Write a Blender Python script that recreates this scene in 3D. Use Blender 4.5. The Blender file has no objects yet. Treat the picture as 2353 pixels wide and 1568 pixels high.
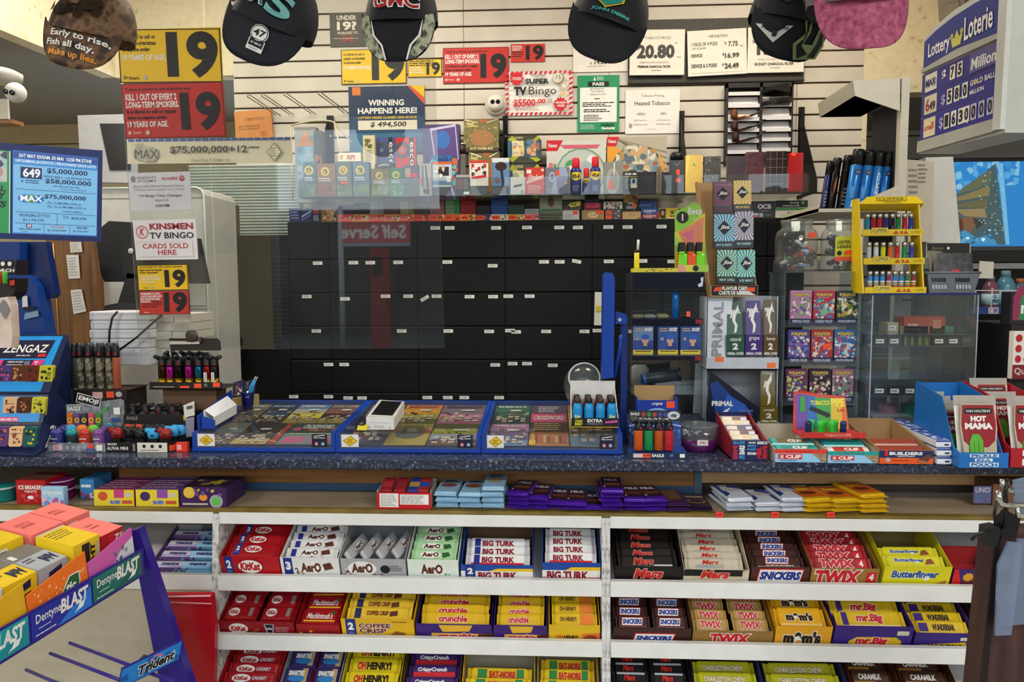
import bpy,bmesh,math,random
from mathutils import Vector,Matrix
rnd=random.Random(7)
SC=bpy.context.scene
COL=SC.collection
V=Vector
# ---------------------------------------------------------------- camera
CH,FPX=1.42,1700.0
cam_d=bpy.data.cameras.new('camera');cam=bpy.data.objects.new('camera',cam_d);COL.objects.link(cam)
cam_d.sensor_width=36.0;cam_d.lens=36.0*FPX/2353.0;cam_d.clip_start=0.05
CR=Matrix.Rotation(math.radians(2.9),3,'Z')@Matrix.Rotation(math.pi/2-math.radians(4.5),3,'X')@Matrix.Rotation(-0.005,3,'Z')
CO=V((0,0,CH))
cam.matrix_world=Matrix.Translation(CO)@CR.to_4x4()
SC.camera=cam
# ---------------------------------------------------------------- world, lights, exposure
SC.view_settings.view_transform='Standard';SC.view_settings.look='None'
SC.view_settings.exposure=0.0;SC.view_settings.gamma=1.0;SC.view_settings.use_curve_mapping=False
SC.cycles.transparent_max_bounces=24;SC.cycles.max_bounces=6;SC.cycles.diffuse_bounces=3
SC.cycles.glossy_bounces=3;SC.cycles.transmission_bounces=6
SC.cycles.use_denoising=True;SC.cycles.sample_clamp_indirect=4.0
W=bpy.data.worlds.new('overcast_sky');SC.world=W;W.use_nodes=True
wb=W.node_tree.nodes['Background'];wb.inputs[0].default_value=(0.80,0.90,1.0,1);wb.inputs[1].default_value=3.6
def area(name,loc,size,size_y,power,col,target=None,portal=False):
 d=bpy.data.lights.new(name,'AREA');d.shape='RECTANGLE';d.size=size;d.size_y=size_y
 d.energy=power;d.color=col
 o=bpy.data.objects.new(name,d);COL.objects.link(o);o.location=loc
 if target is not None:
  o.rotation_euler=(V(target)-V(loc)).to_track_quat('-Z','Y').to_euler()
 d.cycles.is_portal=portal
 return o
FRONT_Y=-2.2
wp=area('window_portal',(0.4,FRONT_Y-0.02,1.8),6.1,2.2,1,(1,1,1),(0.4,3,1.8),True)
area('ceiling_tube_or_fill_light',(-1.2,2.62,2.96),1.6,0.3,37,(1.0,0.91,0.77),(-1.2,2.62,0))
area('ceiling_tube_or_fill_light',(1.25,2.62,2.96),1.6,0.3,37,(1.0,0.91,0.77),(1.25,2.62,0))
area('ceiling_tube_or_fill_light',(1.7,-0.5,2.96),2.0,0.4,70,(1.0,0.99,0.97),(1.7,0.4,0))  # added frontal fill for the counter front, not a known fixture
area('ceiling_tube_or_fill_light',(-3.2,-0.5,2.96),1.2,0.4,70,(1.0,0.99,0.97),(-2.6,0.4,0))  # second added fill lamp, set aside so the screens do not mirror it
# ---------------------------------------------------------------- helpers
def ray(px,py):return CR@V(((px-1176.5)/FPX,-(py-784)/FPX,-1.0))
def PY(px,py,Y):
 d=ray(px,py);return CO+d*(Y/d.y)
def PZ(px,py,z):
 d=ray(px,py);return CO+d*((z-CH)/d.z)
def PX(px,py,x):
 d=ray(px,py);return CO+d*(x/d.x)
def lin(h):
 h=h.lstrip('#')
 f=lambda c:c/12.92 if c<=0.04045 else((c+0.055)/1.055)**2.4
 return tuple(f(int(h[i:i+2],16)/255)for i in(0,2,4))
_m={}
def C(h,rough=0.5,metal=0.0,var=0.10,scale=30.0,spec=0.35):
 """printed / painted surface with a little procedural mottling"""
 k=(h,rough,metal,var,scale,spec)
 if k in _m:return _m[k]
 m=bpy.data.materials.new('finish_'+h.lstrip('#'));m.use_nodes=True
 nt=m.node_tree;b=nt.nodes['Principled BSDF']
 r,g,bl=lin(h)
 tc=nt.nodes.new('ShaderNodeTexCoord');nz=nt.nodes.new('ShaderNodeTexNoise')
 nz.inputs['Scale'].default_value=scale;nz.inputs['Detail'].default_value=3.0
 mx=nt.nodes.new('ShaderNodeMix');mx.data_type='RGBA'
 mx.inputs[6].default_value=(r*(1-var),g*(1-var),bl*(1-var),1)
 mx.inputs[7].default_value=(min(1,r*(1+var)),min(1,g*(1+var)),min(1,bl*(1+var)),1)
 nt.links.new(tc.outputs['Object'],nz.inputs['Vector'])
 nt.links.new(nz.outputs['Fac'],mx.inputs[0]);nt.links.new(mx.outputs[2],b.inputs['Base Color'])
 b.inputs['Roughness'].default_value=rough;b.inputs['Metallic'].default_value=metal
 b.inputs['Specular IOR Level'].default_value=spec
 _m[k]=m;return m
def foil(h,rough=0.28):return C(h,rough,0.0,0.18,55.0,0.7)
def metal(h,rough=0.25):return C(h,rough,1.0,0.06)
def glow(h,s):
 k=('glow',h,s)
 if k in _m:return _m[k]
 m=bpy.data.materials.new('lit_'+h.lstrip('#'));m.use_nodes=True
 nt=m.node_tree;b=nt.nodes['Principled BSDF']
 tc=nt.nodes.new('ShaderNodeTexCoord');nz=nt.nodes.new('ShaderNodeTexNoise');nz.inputs['Scale'].default_value=4
 mx=nt.nodes.new('ShaderNodeMix');mx.data_type='RGBA'
 c=lin(h);mx.inputs[6].default_value=tuple(x*0.97 for x in c)+(1,);mx.inputs[7].default_value=c+(1,)
 nt.links.new(tc.outputs['Object'],nz.inputs['Vector']);nt.links.new(nz.outputs['Fac'],mx.inputs[0])
 nt.links.new(mx.outputs[2],b.inputs['Emission Color'])
 b.inputs['Base Color'].default_value=(0.01,0.01,0.012,1);b.inputs['Emission Strength'].default_value=s
 b.inputs['Roughness'].default_value=0.3
 _m[k]=m;return m
def acrylic(tint='#ffffff',haze=0.05,refl=1.0,hz='#d8dde0',scratch=0.0):
 """clear plastic: see-through, mirror-like by Fresnel, with a slight dusty haze"""
 k=('acr',tint,haze,refl,hz,scratch)
 if k in _m:return _m[k]
 m=bpy.data.materials.new('clear_plastic');m.use_nodes=True
 nt=m.node_tree;nt.nodes.clear();N=nt.nodes.new;L=nt.links.new
 out=N('ShaderNodeOutputMaterial');tr=N('ShaderNodeBsdfTransparent');gl=N('ShaderNodeBsdfGlossy');df=N('ShaderNodeBsdfDiffuse')
 tr.inputs[0].default_value=lin(tint)+(1,);gl.inputs['Roughness'].default_value=0.02;gl.inputs[0].default_value=(refl,refl,refl,1)
 df.inputs[0].default_value=lin(hz)+(1,)
 fr=N('ShaderNodeFresnel');ge=N('ShaderNodeNewGeometry');io=N('ShaderNodeMapRange')
 io.inputs['To Min'].default_value=1.45;io.inputs['To Max'].default_value=1/1.45
 L(ge.outputs['Backfacing'],io.inputs['Value']);L(io.outputs[0],fr.inputs[0])
 m1=N('ShaderNodeMixShader');m2=N('ShaderNodeMixShader')
 tc=N('ShaderNodeTexCoord');nz=N('ShaderNodeTexNoise');nz.inputs['Scale'].default_value=6;nz.inputs['Detail'].default_value=6
 mp=N('ShaderNodeMapRange');mp.inputs['From Min'].default_value=0.3;mp.inputs['From Max'].default_value=0.75
 mp.inputs['To Min'].default_value=haze*0.5;mp.inputs['To Max'].default_value=haze*1.5
 L(tc.outputs['Object'],nz.inputs['Vector']);L(nz.outputs['Fac'],mp.inputs['Value'])
 fac=mp.outputs[0]
 if scratch:
  wv=N('ShaderNodeTexVoronoi');wv.feature='DISTANCE_TO_EDGE';wv.inputs['Scale'].default_value=9
  nz2=N('ShaderNodeTexNoise');nz2.inputs['Scale'].default_value=3.0
  vm=N('ShaderNodeVectorMath');vm.operation='ADD'
  L(tc.outputs['Object'],nz2.inputs['Vector']);L(nz2.outputs['Color'],vm.inputs[0]);L(tc.outputs['Object'],vm.inputs[1]);L(vm.outputs[0],wv.inputs['Vector'])
  mr=N('ShaderNodeMapRange');mr.inputs['From Min'].default_value=0.0;mr.inputs['From Max'].default_value=0.006
  mr.inputs['To Min'].default_value=scratch;mr.inputs['To Max'].default_value=0.0
  ad=N('ShaderNodeMath');ad.operation='ADD';L(mp.outputs[0],ad.inputs[0]);L(mr.outputs[0],ad.inputs[1]);fac=ad.outputs[0]
 L(fac,m1.inputs[0]);L(tr.outputs[0],m1.inputs[1]);L(df.outputs[0],m1.inputs[2])
 L(fr.outputs[0],m2.inputs[0]);L(m1.outputs[0],m2.inputs[1]);L(gl.outputs[0],m2.inputs[2]);L(m2.outputs[0],out.inputs[0])
 _m[k]=m;return m
def surf(name,build):
 """named special material, built once by a function(nt, principled)"""
 if name in _m:return _m[name]
 m=bpy.data.materials.new(name);m.use_nodes=True
 build(m.node_tree,m.node_tree.nodes['Principled BSDF']);_m[name]=m;return m
def _ramp(nt,fac,stops):
 r=nt.nodes.new('ShaderNodeValToRGB');e=r.color_ramp.elements
 while len(e)<len(stops):e.new(0.5)
 for i,(p,h)in enumerate(stops):e[i].position=p;e[i].color=lin(h)+(1,)
 nt.links.new(fac,r.inputs[0]);return r.outputs[0]
def _noise(nt,scale,detail=4,stretch=(1,1,1)):
 tc=nt.nodes.new('ShaderNodeTexCoord');mp=nt.nodes.new('ShaderNodeMapping');mp.inputs['Scale'].default_value=stretch
 n=nt.nodes.new('ShaderNodeTexNoise');n.inputs['Scale'].default_value=scale;n.inputs['Detail'].default_value=detail
 nt.links.new(tc.outputs['Object'],mp.inputs[0]);nt.links.new(mp.outputs[0],n.inputs['Vector']);return n.outputs['Fac']
def m_wood(h1,h2,name,stretch=(1.2,12,26)):
 def b(nt,p):
  nt.links.new(_ramp(nt,_noise(nt,3.0,8,stretch),[(0.3,h1),(0.7,h2)]),p.inputs['Base Color']);p.inputs['Roughness'].default_value=0.5
 return surf(name,b)
def m_speck(name,stops,scale=160,rough=0.5):
 def b(nt,p):
  nt.links.new(_ramp(nt,_noise(nt,scale,3),stops),p.inputs['Base Color']);p.inputs['Roughness'].default_value=rough
 return surf(name,b)
_t={}
def tmesh(s,off=0.012,shear=0.0):
 k=(s,off,shear)
 if k in _t:return _t[k]
 cu=bpy.data.curves.new('t','FONT');cu.body=s;cu.size=1.0;cu.offset=off;cu.shear=shear;cu.resolution_u=5 if len(s)<4 else 2;cu.fill_mode='FRONT'
 ob=bpy.data.objects.new('t',cu)
 me=bpy.data.meshes.new_from_object(ob)
 vs=[(v.co.x,v.co.y)for v in me.vertices];fs=[tuple(p.vertices)for p in me.polygons]
 bpy.data.objects.remove(ob);bpy.data.curves.remove(cu);bpy.data.meshes.remove(me)
 if vs:
  x0=min(v[0]for v in vs);x1=max(v[0]for v in vs);y0=min(v[1]for v in vs);y1=max(v[1]for v in vs)
 else:x0=y0=0;x1=y1=1
 out=[]
 for f in fs:
  a=sum(vs[f[i]][0]*vs[f[(i+1)%len(f)]][1]-vs[f[(i+1)%len(f)]][0]*vs[f[i]][1]for i in range(len(f)))
  out.append(f if a>0 else tuple(reversed(f)))
 _t[k]=(vs,out,(x0,y0,x1,y1));return _t[k]
EPS=0.00025
class M:
 """collects shapes and becomes ONE mesh object"""
 def __init__(s):s.v=[];s.f=[];s.mi=[];s.ms=[];s.sm=[];s.xf=Matrix.Identity(4)
 def mat(s,m):
  if isinstance(m,str):m=C(m)
  if m not in s.ms:s.ms.append(m)
  return s.ms.index(m)
 def add(s,pts,faces,m,smooth=False):
  o=len(s.v);s.v+=[s.xf@V(p)for p in pts];i=s.mat(m)
  for f in faces:s.f.append(tuple(o+k for k in f));s.mi.append(i);s.sm.append(smooth)
  return s
 def poly(s,pts,m):return s.add(pts,[tuple(range(len(pts)))],m)
 def box(s,x0,x1,y0,y1,z0,z1,m,bev=0.0):
  if bev:
   b=bev;ring=lambda i,z:[(x0+i,y0+i,z),(x1-i,y0+i,z),(x1-i,y1-i,z),(x0+i,y1-i,z)]
   P=ring(b,z0)+ring(0,z0+b)+ring(0,z1-b)+ring(b,z1);Fs=[(3,2,1,0),(12,13,14,15)]
   for r in range(3):
    for k in range(4):Fs.append((r*4+k,r*4+(k+1)%4,r*4+4+(k+1)%4,r*4+4+k))
   return s.add(P,Fs,m)
  P=[(x0,y0,z0),(x1,y0,z0),(x1,y1,z0),(x0,y1,z0),(x0,y0,z1),(x1,y0,z1),(x1,y1,z1),(x0,y1,z1)]
  return s.add(P,[(3,2,1,0),(4,5,6,7),(0,1,5,4),(1,2,6,5),(2,3,7,6),(3,0,4,7)],m)
 def slab(s,pts,t,m,m2=None):
  """flat outline (3D points, one plane) given thickness t behind it"""
  a,b,c=V(pts[0]),V(pts[1]),V(pts[2]);n=(b-a).cross(c-a)
  for k in range(3,len(pts)):
   if n.length<1e-9:n=(V(pts[k-1])-a).cross(V(pts[k])-a)
  nn=V((0,0,0))
  for k in range(len(pts)):nn+=V(pts[k]).cross(V(pts[(k+1)%len(pts)]))
  n=nn.normalized();k=len(pts);Q=[V(p)-n*t for p in pts]
  s.add(list(pts),[tuple(range(k))],m)
  s.add(Q,[tuple(range(k-1,-1,-1))],m)
  return s.add(list(pts)+Q,[(i,k+i,k+(i+1)%k,(i+1)%k)for i in range(k)],m2 or m)
 def tube(s,pts,r,m,n=8,caps=True):
  pts=[V(p)for p in pts];P=[];Fs=[];rs=r if isinstance(r,(list,tuple))else[r]*len(pts)
  up=None
  for i,p in enumerate(pts):
   d=(pts[min(i+1,len(pts)-1)]-pts[max(i-1,0)]).normalized()
   if up is None:up=d.orthogonal().normalized()
   up=(up-d*up.dot(d)).normalized();w=d.cross(up)
   for k in range(n):
    a=2*math.pi*k/n;P.append(p+(up*math.cos(a)+w*math.sin(a))*rs[i])
  for i in range(len(pts)-1):
   for k in range(n):Fs.append((i*n+k,i*n+(k+1)%n,(i+1)*n+(k+1)%n,(i+1)*n+k))
  if caps:Fs+=[tuple(range(n-1,-1,-1)),tuple((len(pts)-1)*n+k for k in range(n))]
  return s.add(P,Fs,m,True)
 def lathe(s,c,prof,m,n=20,sx=1.0,sy=1.0):
  """profile [(r,z)...] turned about a vertical axis at c"""
  c=V(c);P=[];Fs=[]
  for r,z in prof:
   for k in range(n):a=2*math.pi*k/n;P.append((c.x+r*sx*math.cos(a),c.y+r*sy*math.sin(a),c.z+z))
  for i in range(len(prof)-1):
   for k in range(n):Fs.append((i*n+k,i*n+(k+1)%n,(i+1)*n+(k+1)%n,(i+1)*n+k))
  Fs+=[tuple(range(n-1,-1,-1)),tuple((len(prof)-1)*n+k for k in range(n))]
  return s.add(P,Fs,m,True)
 def blob(s,c,rx,ry,rz,m,n=10,k=6):
  return s.lathe(c,[(math.sin(math.pi*(i+0.02)/(k+0.04)),-math.cos(math.pi*(i+0.02)/(k+0.04))*rz)for i in range(k+1)],m,n,rx,ry)
 def art(s,F,items,l0=1):
  """printed decoration on a face; F=(origin,u,v) with u,v spanning the face; coordinates 0..1"""
  o,u,v=(V(x)for x in F);n=u.cross(v).normalized();w,h=u.length,v.length
  for q,it in enumerate(items):
   l=(l0+q)*EPS;P=lambda x,y:o+u*x+v*y+n*l
   t=it[0]
   if t=='r':
    _,x0,y0,x1,y1,m=it;s.poly([P(x0,y0),P(x1,y0),P(x1,y1),P(x0,y1)],m)
   elif t=='p':s.poly([P(*p)for p in it[1]],it[2])
   elif t in 'ce':
    if t=='c':_,cx,cy,ry,m=it;rx=ry*h/w
    else:_,cx,cy,rx,ry,m=it
    k=18;s.poly([P(cx+rx*math.cos(2*math.pi*i/k),cy+ry*math.sin(2*math.pi*i/k))for i in range(k)],m)
   elif t=='b':
    _,cx,cy,r,k,m=it;pts=[]
    for i in range(2*k):
     a=math.pi*i/k;q2=r if i%2==0 else r*0.76;pts.append(P(cx+q2*h/w*math.cos(a),cy+q2*math.sin(a)))
    c0=P(cx,cy);s.add([c0]+pts,[(0,1+i,1+(i+1)%(2*k))for i in range(2*k)],m)
   elif t in 'tT':
    if t=='T':_,tx,x0,y0,x1,y1,m,m2=it[:8];ex=it[8:]
    else:_,tx,x0,y0,x1,y1,m=it[:7];ex=it[7:];m2=None
    off=ex[0]if len(ex)>0 else 0.014;sh=ex[1]if len(ex)>1 else 0.0;rot=ex[2]if len(ex)>2 else 0
    bb=tmesh(tx,off,sh)[2];bw,bh=max(1e-6,bb[2]-bb[0]),max(1e-6,bb[3]-bb[1])
    def put(tm,ll,mm):
     vs,fs,_b=tm;pts=[]
     for a,b in vs:
      ux,uy=(a-bb[0])/bw,(b-bb[1])/bh
      if rot==1:ux,uy=1-uy,ux
      elif rot==2:ux,uy=1-ux,1-uy
      elif rot==3:ux,uy=uy,1-ux
      pts.append(o+u*(x0+ux*(x1-x0))+v*(y0+uy*(y1-y0))+n*ll)
     s.add(pts,fs,mm)
    if m2 is not None:put(tmesh(tx,off+0.05,sh),l-EPS*0.5,m2)
    put(tmesh(tx,off,sh),l,m)
   elif t=='l':
    _,x0,y0,x1,y1,k,m=it;rr=random.Random(k*31+int(x0*97))
    for i in range(k):
     yy=y1-(y1-y0)*(i+0.5)/k;hh=(y1-y0)/k*0.24;x=x0;e=x0+(x1-x0)*rr.uniform(0.72,1.0)
     while x<e-0.01:
      xx=min(e,x+(x1-x0)*rr.uniform(0.06,0.2));s.poly([P(x,yy-hh),P(xx,yy-hh),P(xx,yy+hh),P(x,yy+hh)],m);x=xx+(x1-x0)*0.025
   elif t=='s':
    _,sd,k,x0,y0,x1,y1,r,cols=it;rr=random.Random(sd)
    for i in range(k):
     cx,cy=rr.uniform(x0,x1),rr.uniform(y0,y1);g=6;a0=rr.uniform(0,6)
     pts=[]
     for j in range(g):
      a=a0+2*math.pi*j/g;d=r*rr.uniform(0.5,1.3)
      pts.append(o+u*min(x1,max(x0,cx+d*h/w*math.cos(a)))+v*min(y1,max(y0,cy+d*math.sin(a)))+n*(l+EPS*0.02*i))
     s.poly(pts,cols[rr.randrange(len(cols))])
   elif t=='y':
    _,cx,cy,r,k,m=it;ct=P(cx,cy)
    for i in range(k):
     a=2*math.pi*i/k;da=math.pi/k*0.55
     q=[]
     for aa in(a-da,a+da):
      dx,dy=math.cos(aa)*h/w,math.sin(aa);f=r
      for lim,cc,dd in((0.0,cx,dx),(1.0,cx,dx),(0.0,cy,dy),(1.0,cy,dy)):
       if abs(dd)>1e-9:
        g=(lim-cc)/dd
        if g>0:f=min(f,g)
      q.append(P(cx+dx*f,cy+dy*f))
     s.poly([ct]+q,m)
  return s
 def front(s,x0,x1,y,z0,z1):return(V((x0,y,z0)),V((x1-x0,0,0)),V((0,0,z1-z0)))
 def mesh(s,name,org):
  me=bpy.data.meshes.new(name);me.from_pydata([p-org for p in s.v],[],s.f)
  for m in s.ms:me.materials.append(m)
  me.polygons.foreach_set('material_index',s.mi);me.polygons.foreach_set('use_smooth',s.sm);me.update();return me
 def bbox(s):
  return(V([min(p[i]for p in s.v)for i in range(3)]),V([max(p[i]for p in s.v)for i in range(3)]))
 def build(s,name,parent=None,label=None):
  lo,hi=s.bbox();org=V(((lo.x+hi.x)/2,(lo.y+hi.y)/2,lo.z))
  o=bpy.data.objects.new(name,s.mesh(name,org));COL.objects.link(o)
  WL[o.name]=org
  if parent is not None:o.parent=parent;o.location=org-WL[parent.name]
  else:o.location=org
  if label:o['label']=label
  return o
WL={}
def tag(o,label,cat,group=None,kind=None):
 o['label']=label;o['category']=cat
 if group:o['group']=group
 if kind:o['kind']=kind
 return o
def struct(m,name,label=None):
 o=m.build(name);o['kind']='structure'
 if label:o['label']=label
 return o
def thing(m,name,label,cat,group=None,kind=None):return tag(m.build(name),label,cat,group,kind)
def empty(name,loc,label,cat,group=None):
 o=bpy.data.objects.new(name,None);COL.objects.link(o);o.location=loc;o.empty_display_size=0.05;WL[o.name]=V(loc)
 return tag(o,label,cat,group)
def inst(me,name,loc,rot,label,cat,group=None,parent=None):
 o=bpy.data.objects.new(name,me);COL.objects.link(o);o.rotation_euler=rot;WL[o.name]=V(loc)
 if parent is not None:o.parent=parent;o.location=V(loc)-WL[parent.name];return o
 o.location=loc;return tag(o,label,cat,group)
def rect(px0,px1,py0,py1,Y):
 """front rectangle at distance Y whose picture runs px0..px1, py0..py1 -> x0,x1,z0,z1"""
 pm=(py0+py1)/2;a=PY(px0,pm,Y);b=PY(px1,pm,Y);pc=(px0+px1)/2
 return a.x,b.x,PY(pc,py1,Y).z,PY(pc,py0,Y).z
def carton(px0,px1,py0,py1,Y,dep,body,art=(),z0=None,top=None,side=None,bev=0.0,m=None,sart=None,tart=None):
 """closed box with a printed front; returns the mesh builder"""
 x0,x1,za,zb=rect(px0,px1,py0,py1,Y);m=m or M()
 if z0 is not None:za=z0
 m.box(x0,x1,Y,Y+dep,za,zb,body,bev)
 m.art((V((x0,Y,za)),V((x1-x0,0,0)),V((0,0,zb-za))),art)
 if top or tart:m.art((V((x0,Y,zb)),V((x1-x0,0,0)),V((0,dep,0))),([('r',0,0,1,1,top)]if top else[])+list(tart or[]))
 if side or sart:
  for F in((V((x1,Y,za)),V((0,dep,0)),V((0,0,zb-za))),(V((x0,Y+dep,za)),V((0,-dep,0)),V((0,0,zb-za)))):
   m.art(F,([('r',0,0,1,1,side)]if side else[])+list(sart or[]))
 return m
def tilted(c,ang,pts_builder):
 m=M();m.xf=Matrix.Translation(c)@Matrix.Rotation(ang,4,'X');pts_builder(m);return m
# ================================================================ SETTING
WALL,CAB=3.55,3.30
LEDGE_Z,CT_Z,CT_B=0.776,0.912,0.882
m_beige=m_speck('mottled_beige_paint',[(0.27,'#b7a582'),(0.36,'#d9cba9'),(0.62,'#e2d5b6')],34,0.7)
m_slat=m_speck('greige_slat_laminate',[(0.3,'#c3baad'),(0.65,'#d2cabd')],5,0.55)
m_groove=C('#4a3828',0.8)
m_ceil=C('#8b8782',0.8,0,0.05)
m_grey_top=C('#b9b3a6',0.8)
def slatwall(name,x0,x1,Y,z0,z1,pitch,zref,gap=0.012,mat=None,seams=()):
 m=M();mat=mat or m_slat
 m.box(x0,x1,Y+0.008,Y+0.05,z0,z1,m_groove)
 z=zref-math.ceil((zref-z0)/pitch)*pitch
 while z<z1:
  a,b=max(z0,z+gap/2),min(z1,z+pitch-gap/2)
  if b-a>0.01:
   xs=[x0]+list(seams)+[x1]
   for i in range(len(xs)-1):
    e=0.0012 if i else 0
    xa,xb=xs[i]+e,xs[i+1]-(0.0012 if i<len(xs)-2 else 0)
    m.box(xa,xb,Y,Y+0.02,a,b,mat)
    m.box(xa,xb,Y+0.0005,Y+0.012,a-0.003,a,mat)
  z+=pitch
 return struct(m,name)
SL_P=0.0716
slatwall('wall_back',-1.505,1.439,WALL,0.0,3.0,SL_P,2.690,seams=(-0.40,0.28,1.14))
m=M()
xa=PY(266,165,WALL).x
m.box(xa,-1.505,WALL,WALL+0.08,2.415,3.0,m_beige)
pA=PZ(0,68,2.415)
q=(V((pA.x,pA.y,0))-V((xa,WALL,0)))*1.5
m.slab([(xa+q.x,WALL+q.y,2.415),(xa,WALL,2.415),(xa,WALL,3.0),(xa+q.x,WALL+q.y,3.0)],0.07,m_beige)
struct(m,'wall_bulkhead','mottled beige bulkhead above the side opening')
m=M();m.slab([(xa+q.x-0.02,WALL+q.y+0.02,2.418),(-4.2,WALL+q.y,2.418),(-4.2,4.6,2.418),(-1.46,4.6,2.418),(-1.46,WALL+0.01,2.418),(xa,WALL+0.01,2.418)],0.04,m_ceil);struct(m,'ceiling_side_room','grey lowered ceiling behind the bulkhead')
slatwall('wall_side_room',-4.2,-1.40,4.55,0.0,2.42,0.19,2.30,0.010,C('#d8c9a4',0.7))
m=M();m.box(1.439,1.80,WALL,WALL+0.10,2.28,3.0,m_beige)
xb=1.80
pB=PZ(2165,150,2.28)
q=(V((pB.x,pB.y,0))-V((xb,WALL,0)))*3.2
m.slab([(xb,WALL,2.28),(xb+q.x,WALL+q.y,2.28),(xb+q.x,WALL+q.y,3.0),(xb,WALL,3.0)],0.07,m_beige)
m.box(1.439,1.46,WALL,WALL+0.9,0,2.28,m_beige)
struct(m,'wall_cooler_side','mottled beige wall over the cooler corner')
m=M();m.slab([(xb+q.x+0.02,WALL+q.y+0.02,2.283),(xb,WALL+0.01,2.283),(1.43,WALL+0.01,2.283),(1.43,4.7,2.283),(4.2,4.7,2.283),(4.2,WALL+q.y,2.283)],0.04,m_ceil);struct(m,'ceiling_cooler_corner','grey lowered ceiling over the cooler corner')
slatwall('wall_cooler_corner',1.40,4.2,4.45,0.0,2.30,0.135,2.12,0.012,C('#b9bcc0',0.6))
m=M();m.box(-4.2,4.2,FRONT_Y-0.2,4.75,-0.05,0.0,m_speck('worn_vinyl_floor',[(0.3,'#8a857c'),(0.7,'#a39d92')],8));struct(m,'floor')
m=M();m.box(-4.2,4.2,FRONT_Y-0.2,WALL+0.1,3.0,3.05,C('#e2ddd0',0.8));struct(m,'ceiling')
m=M();m.box(-4.26,-4.2,FRONT_Y-0.2,4.75,0,3.0,m_beige);struct(m,'wall_left')
m=M();m.box(4.2,4.26,FRONT_Y-0.2,4.75,0,3.0,m_beige);struct(m,'wall_right')
m=M();m.box(-4.2,4.2,FRONT_Y-0.08,FRONT_Y,0,0.7,m_beige);m.box(-4.2,4.2,FRONT_Y-0.08,FRONT_Y,2.9,3.0,m_beige)
m.box(-4.2,-2.7,FRONT_Y-0.08,FRONT_Y,0.7,2.9,m_beige);m.box(3.5,4.2,FRONT_Y-0.08,FRONT_Y,0.7,2.9,m_beige)
struct(m,'wall_front')
m=M()
for x in(-2.7,-0.7,1.4,3.44):m.box(x,x+0.06,FRONT_Y-0.07,FRONT_Y-0.01,0.7,2.9,metal('#aab0b4',0.4))
struct(m,'window_1','aluminium shop front mullions')
# ---------------------------------------------------------------- counter and candy shelving
m_top=m_speck('speckled_blue_laminate',[(0.30,'#161c2a'),(0.52,'#283145'),(0.62,'#3c465c'),(0.73,'#8b95a8')],120,0.22)
m_wood_a=m_wood('#6f4416','#94622a','oak_veneer')
m_wood_l=m_wood('#b08352','#c79f6e','light_veneer')
m_ledge=m_wood('#8f7e66','#b09b7e','worn_shelf_wood',(1.5,5,8))
m_white=m_speck('scuffed_white_paint',[(0.22,'#bdb9ae'),(0.33,'#dbdad4'),(0.7,'#e3e3df')],11,0.5)
m_white_in=C('#c9c7c2',0.6)
m_gold=m_speck('worn_brass_strip',[(0.3,'#5e4c1c'),(0.7,'#857033')],12,0.38)
X0,X1,XM0,XM1=-2.2,1.42,-0.952,0.157
ctr=empty('counter',(0,2.2,0),'long shop counter with speckled blue laminate top and worn wood front','counter')
m=M();m.box(X0,X1+0.25,2.08,2.86,CT_B,CT_Z,m_top,0.004);m.build('worktop',ctr)
m=M();m.box(-1.36,0.44,2.235,2.255,LEDGE_Z+0.024,CT_B,m_wood_a);m.box(0.46,X1+0.2,2.235,2.255,LEDGE_Z+0.035,CT_B,m_wood_l);m.build('front_panel',ctr)
m=M();m.box(-1.30,0.44,2.232,2.25,LEDGE_Z+.001,LEDGE_Z+0.024,C('#33506e',0.5));m.box(0.44,0.462,2.23,2.26,LEDGE_Z+.001,CT_B,C('#4a6470'));m.build('kick_strip',ctr)
m=M();m.box(X0,X1+0.2,2.39,2.80,0,LEDGE_Z-0.03,C('#3b3128'));m.box(X0,X1+0.2,2.26,2.80,LEDGE_Z+0.004,CT_B-.0005,C('#3b3128'));m.build('carcass',ctr)
shf=empty('candy_shelving',(0,2.0,0),'white painted slanted candy shelving built under the counter','shelving')
m=M();m.box(X0,X1,2.06,2.228,LEDGE_Z-0.02,LEDGE_Z,m_ledge);m.build('top_ledge',shf)
m=M();m.box(X0,X1,2.032,2.06,LEDGE_Z-0.012,LEDGE_Z+0.001,m_gold);m.build('edge_strip',shf,'worn brass coloured edge strip')
BZ=[(0.734,0.768,2.030),(0.547,0.592,2.005),(0.385,0.429,1.980)]
TILT=math.radians(18)
for k,(za,zb,Y)in enumerate(BZ):
 for(a,b)in((X0,XM0-0.012),(XM0+0.006,XM1-0.012),(XM1+0.012,X1)):
  if a==X0 and k==2:continue
  m=M();m.box(a,b,Y,Y+0.02,za,zb,m_white,0.0015);m.build('shelf_rail',shf)
SHELF=[]
for k in(1,2,3):
 za,zb,Y=BZ[k]if k<3 else(0.225,0.268,1.955)
 base=V((0,Y+0.028,zb-0.016));SHELF.append(base)
 for(a,b)in((X0,XM0-0.002),(XM0,XM1),(XM1,X1)):
  if a==X0 and k>1:continue
  m=M();m.xf=Matrix.Translation(base)@Matrix.Rotation(TILT,4,'X');m.box(a+0.004,b-0.004,-0.006,0.30,-0.012,-0.001,m_white_in);m.build('slanted_shelf',shf)
for x,w in((XM0-0.012,0.018),(XM1-0.012,0.0115),(XM1,0.0115),(X1,0.02)):
 m=M();m.slab([(x,1.95,0.0),(x+w,1.95,0.0),(x+w,2.028,LEDGE_Z-0.012),(x,2.028,LEDGE_Z-0.012)],0.30,m_speck('grey_flecked_edge',[(0.35,'#8e8c88'),(0.5,'#c9c7c2'),(0.7,'#d6d5d0')],60));m.build('upright',shf)
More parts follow.
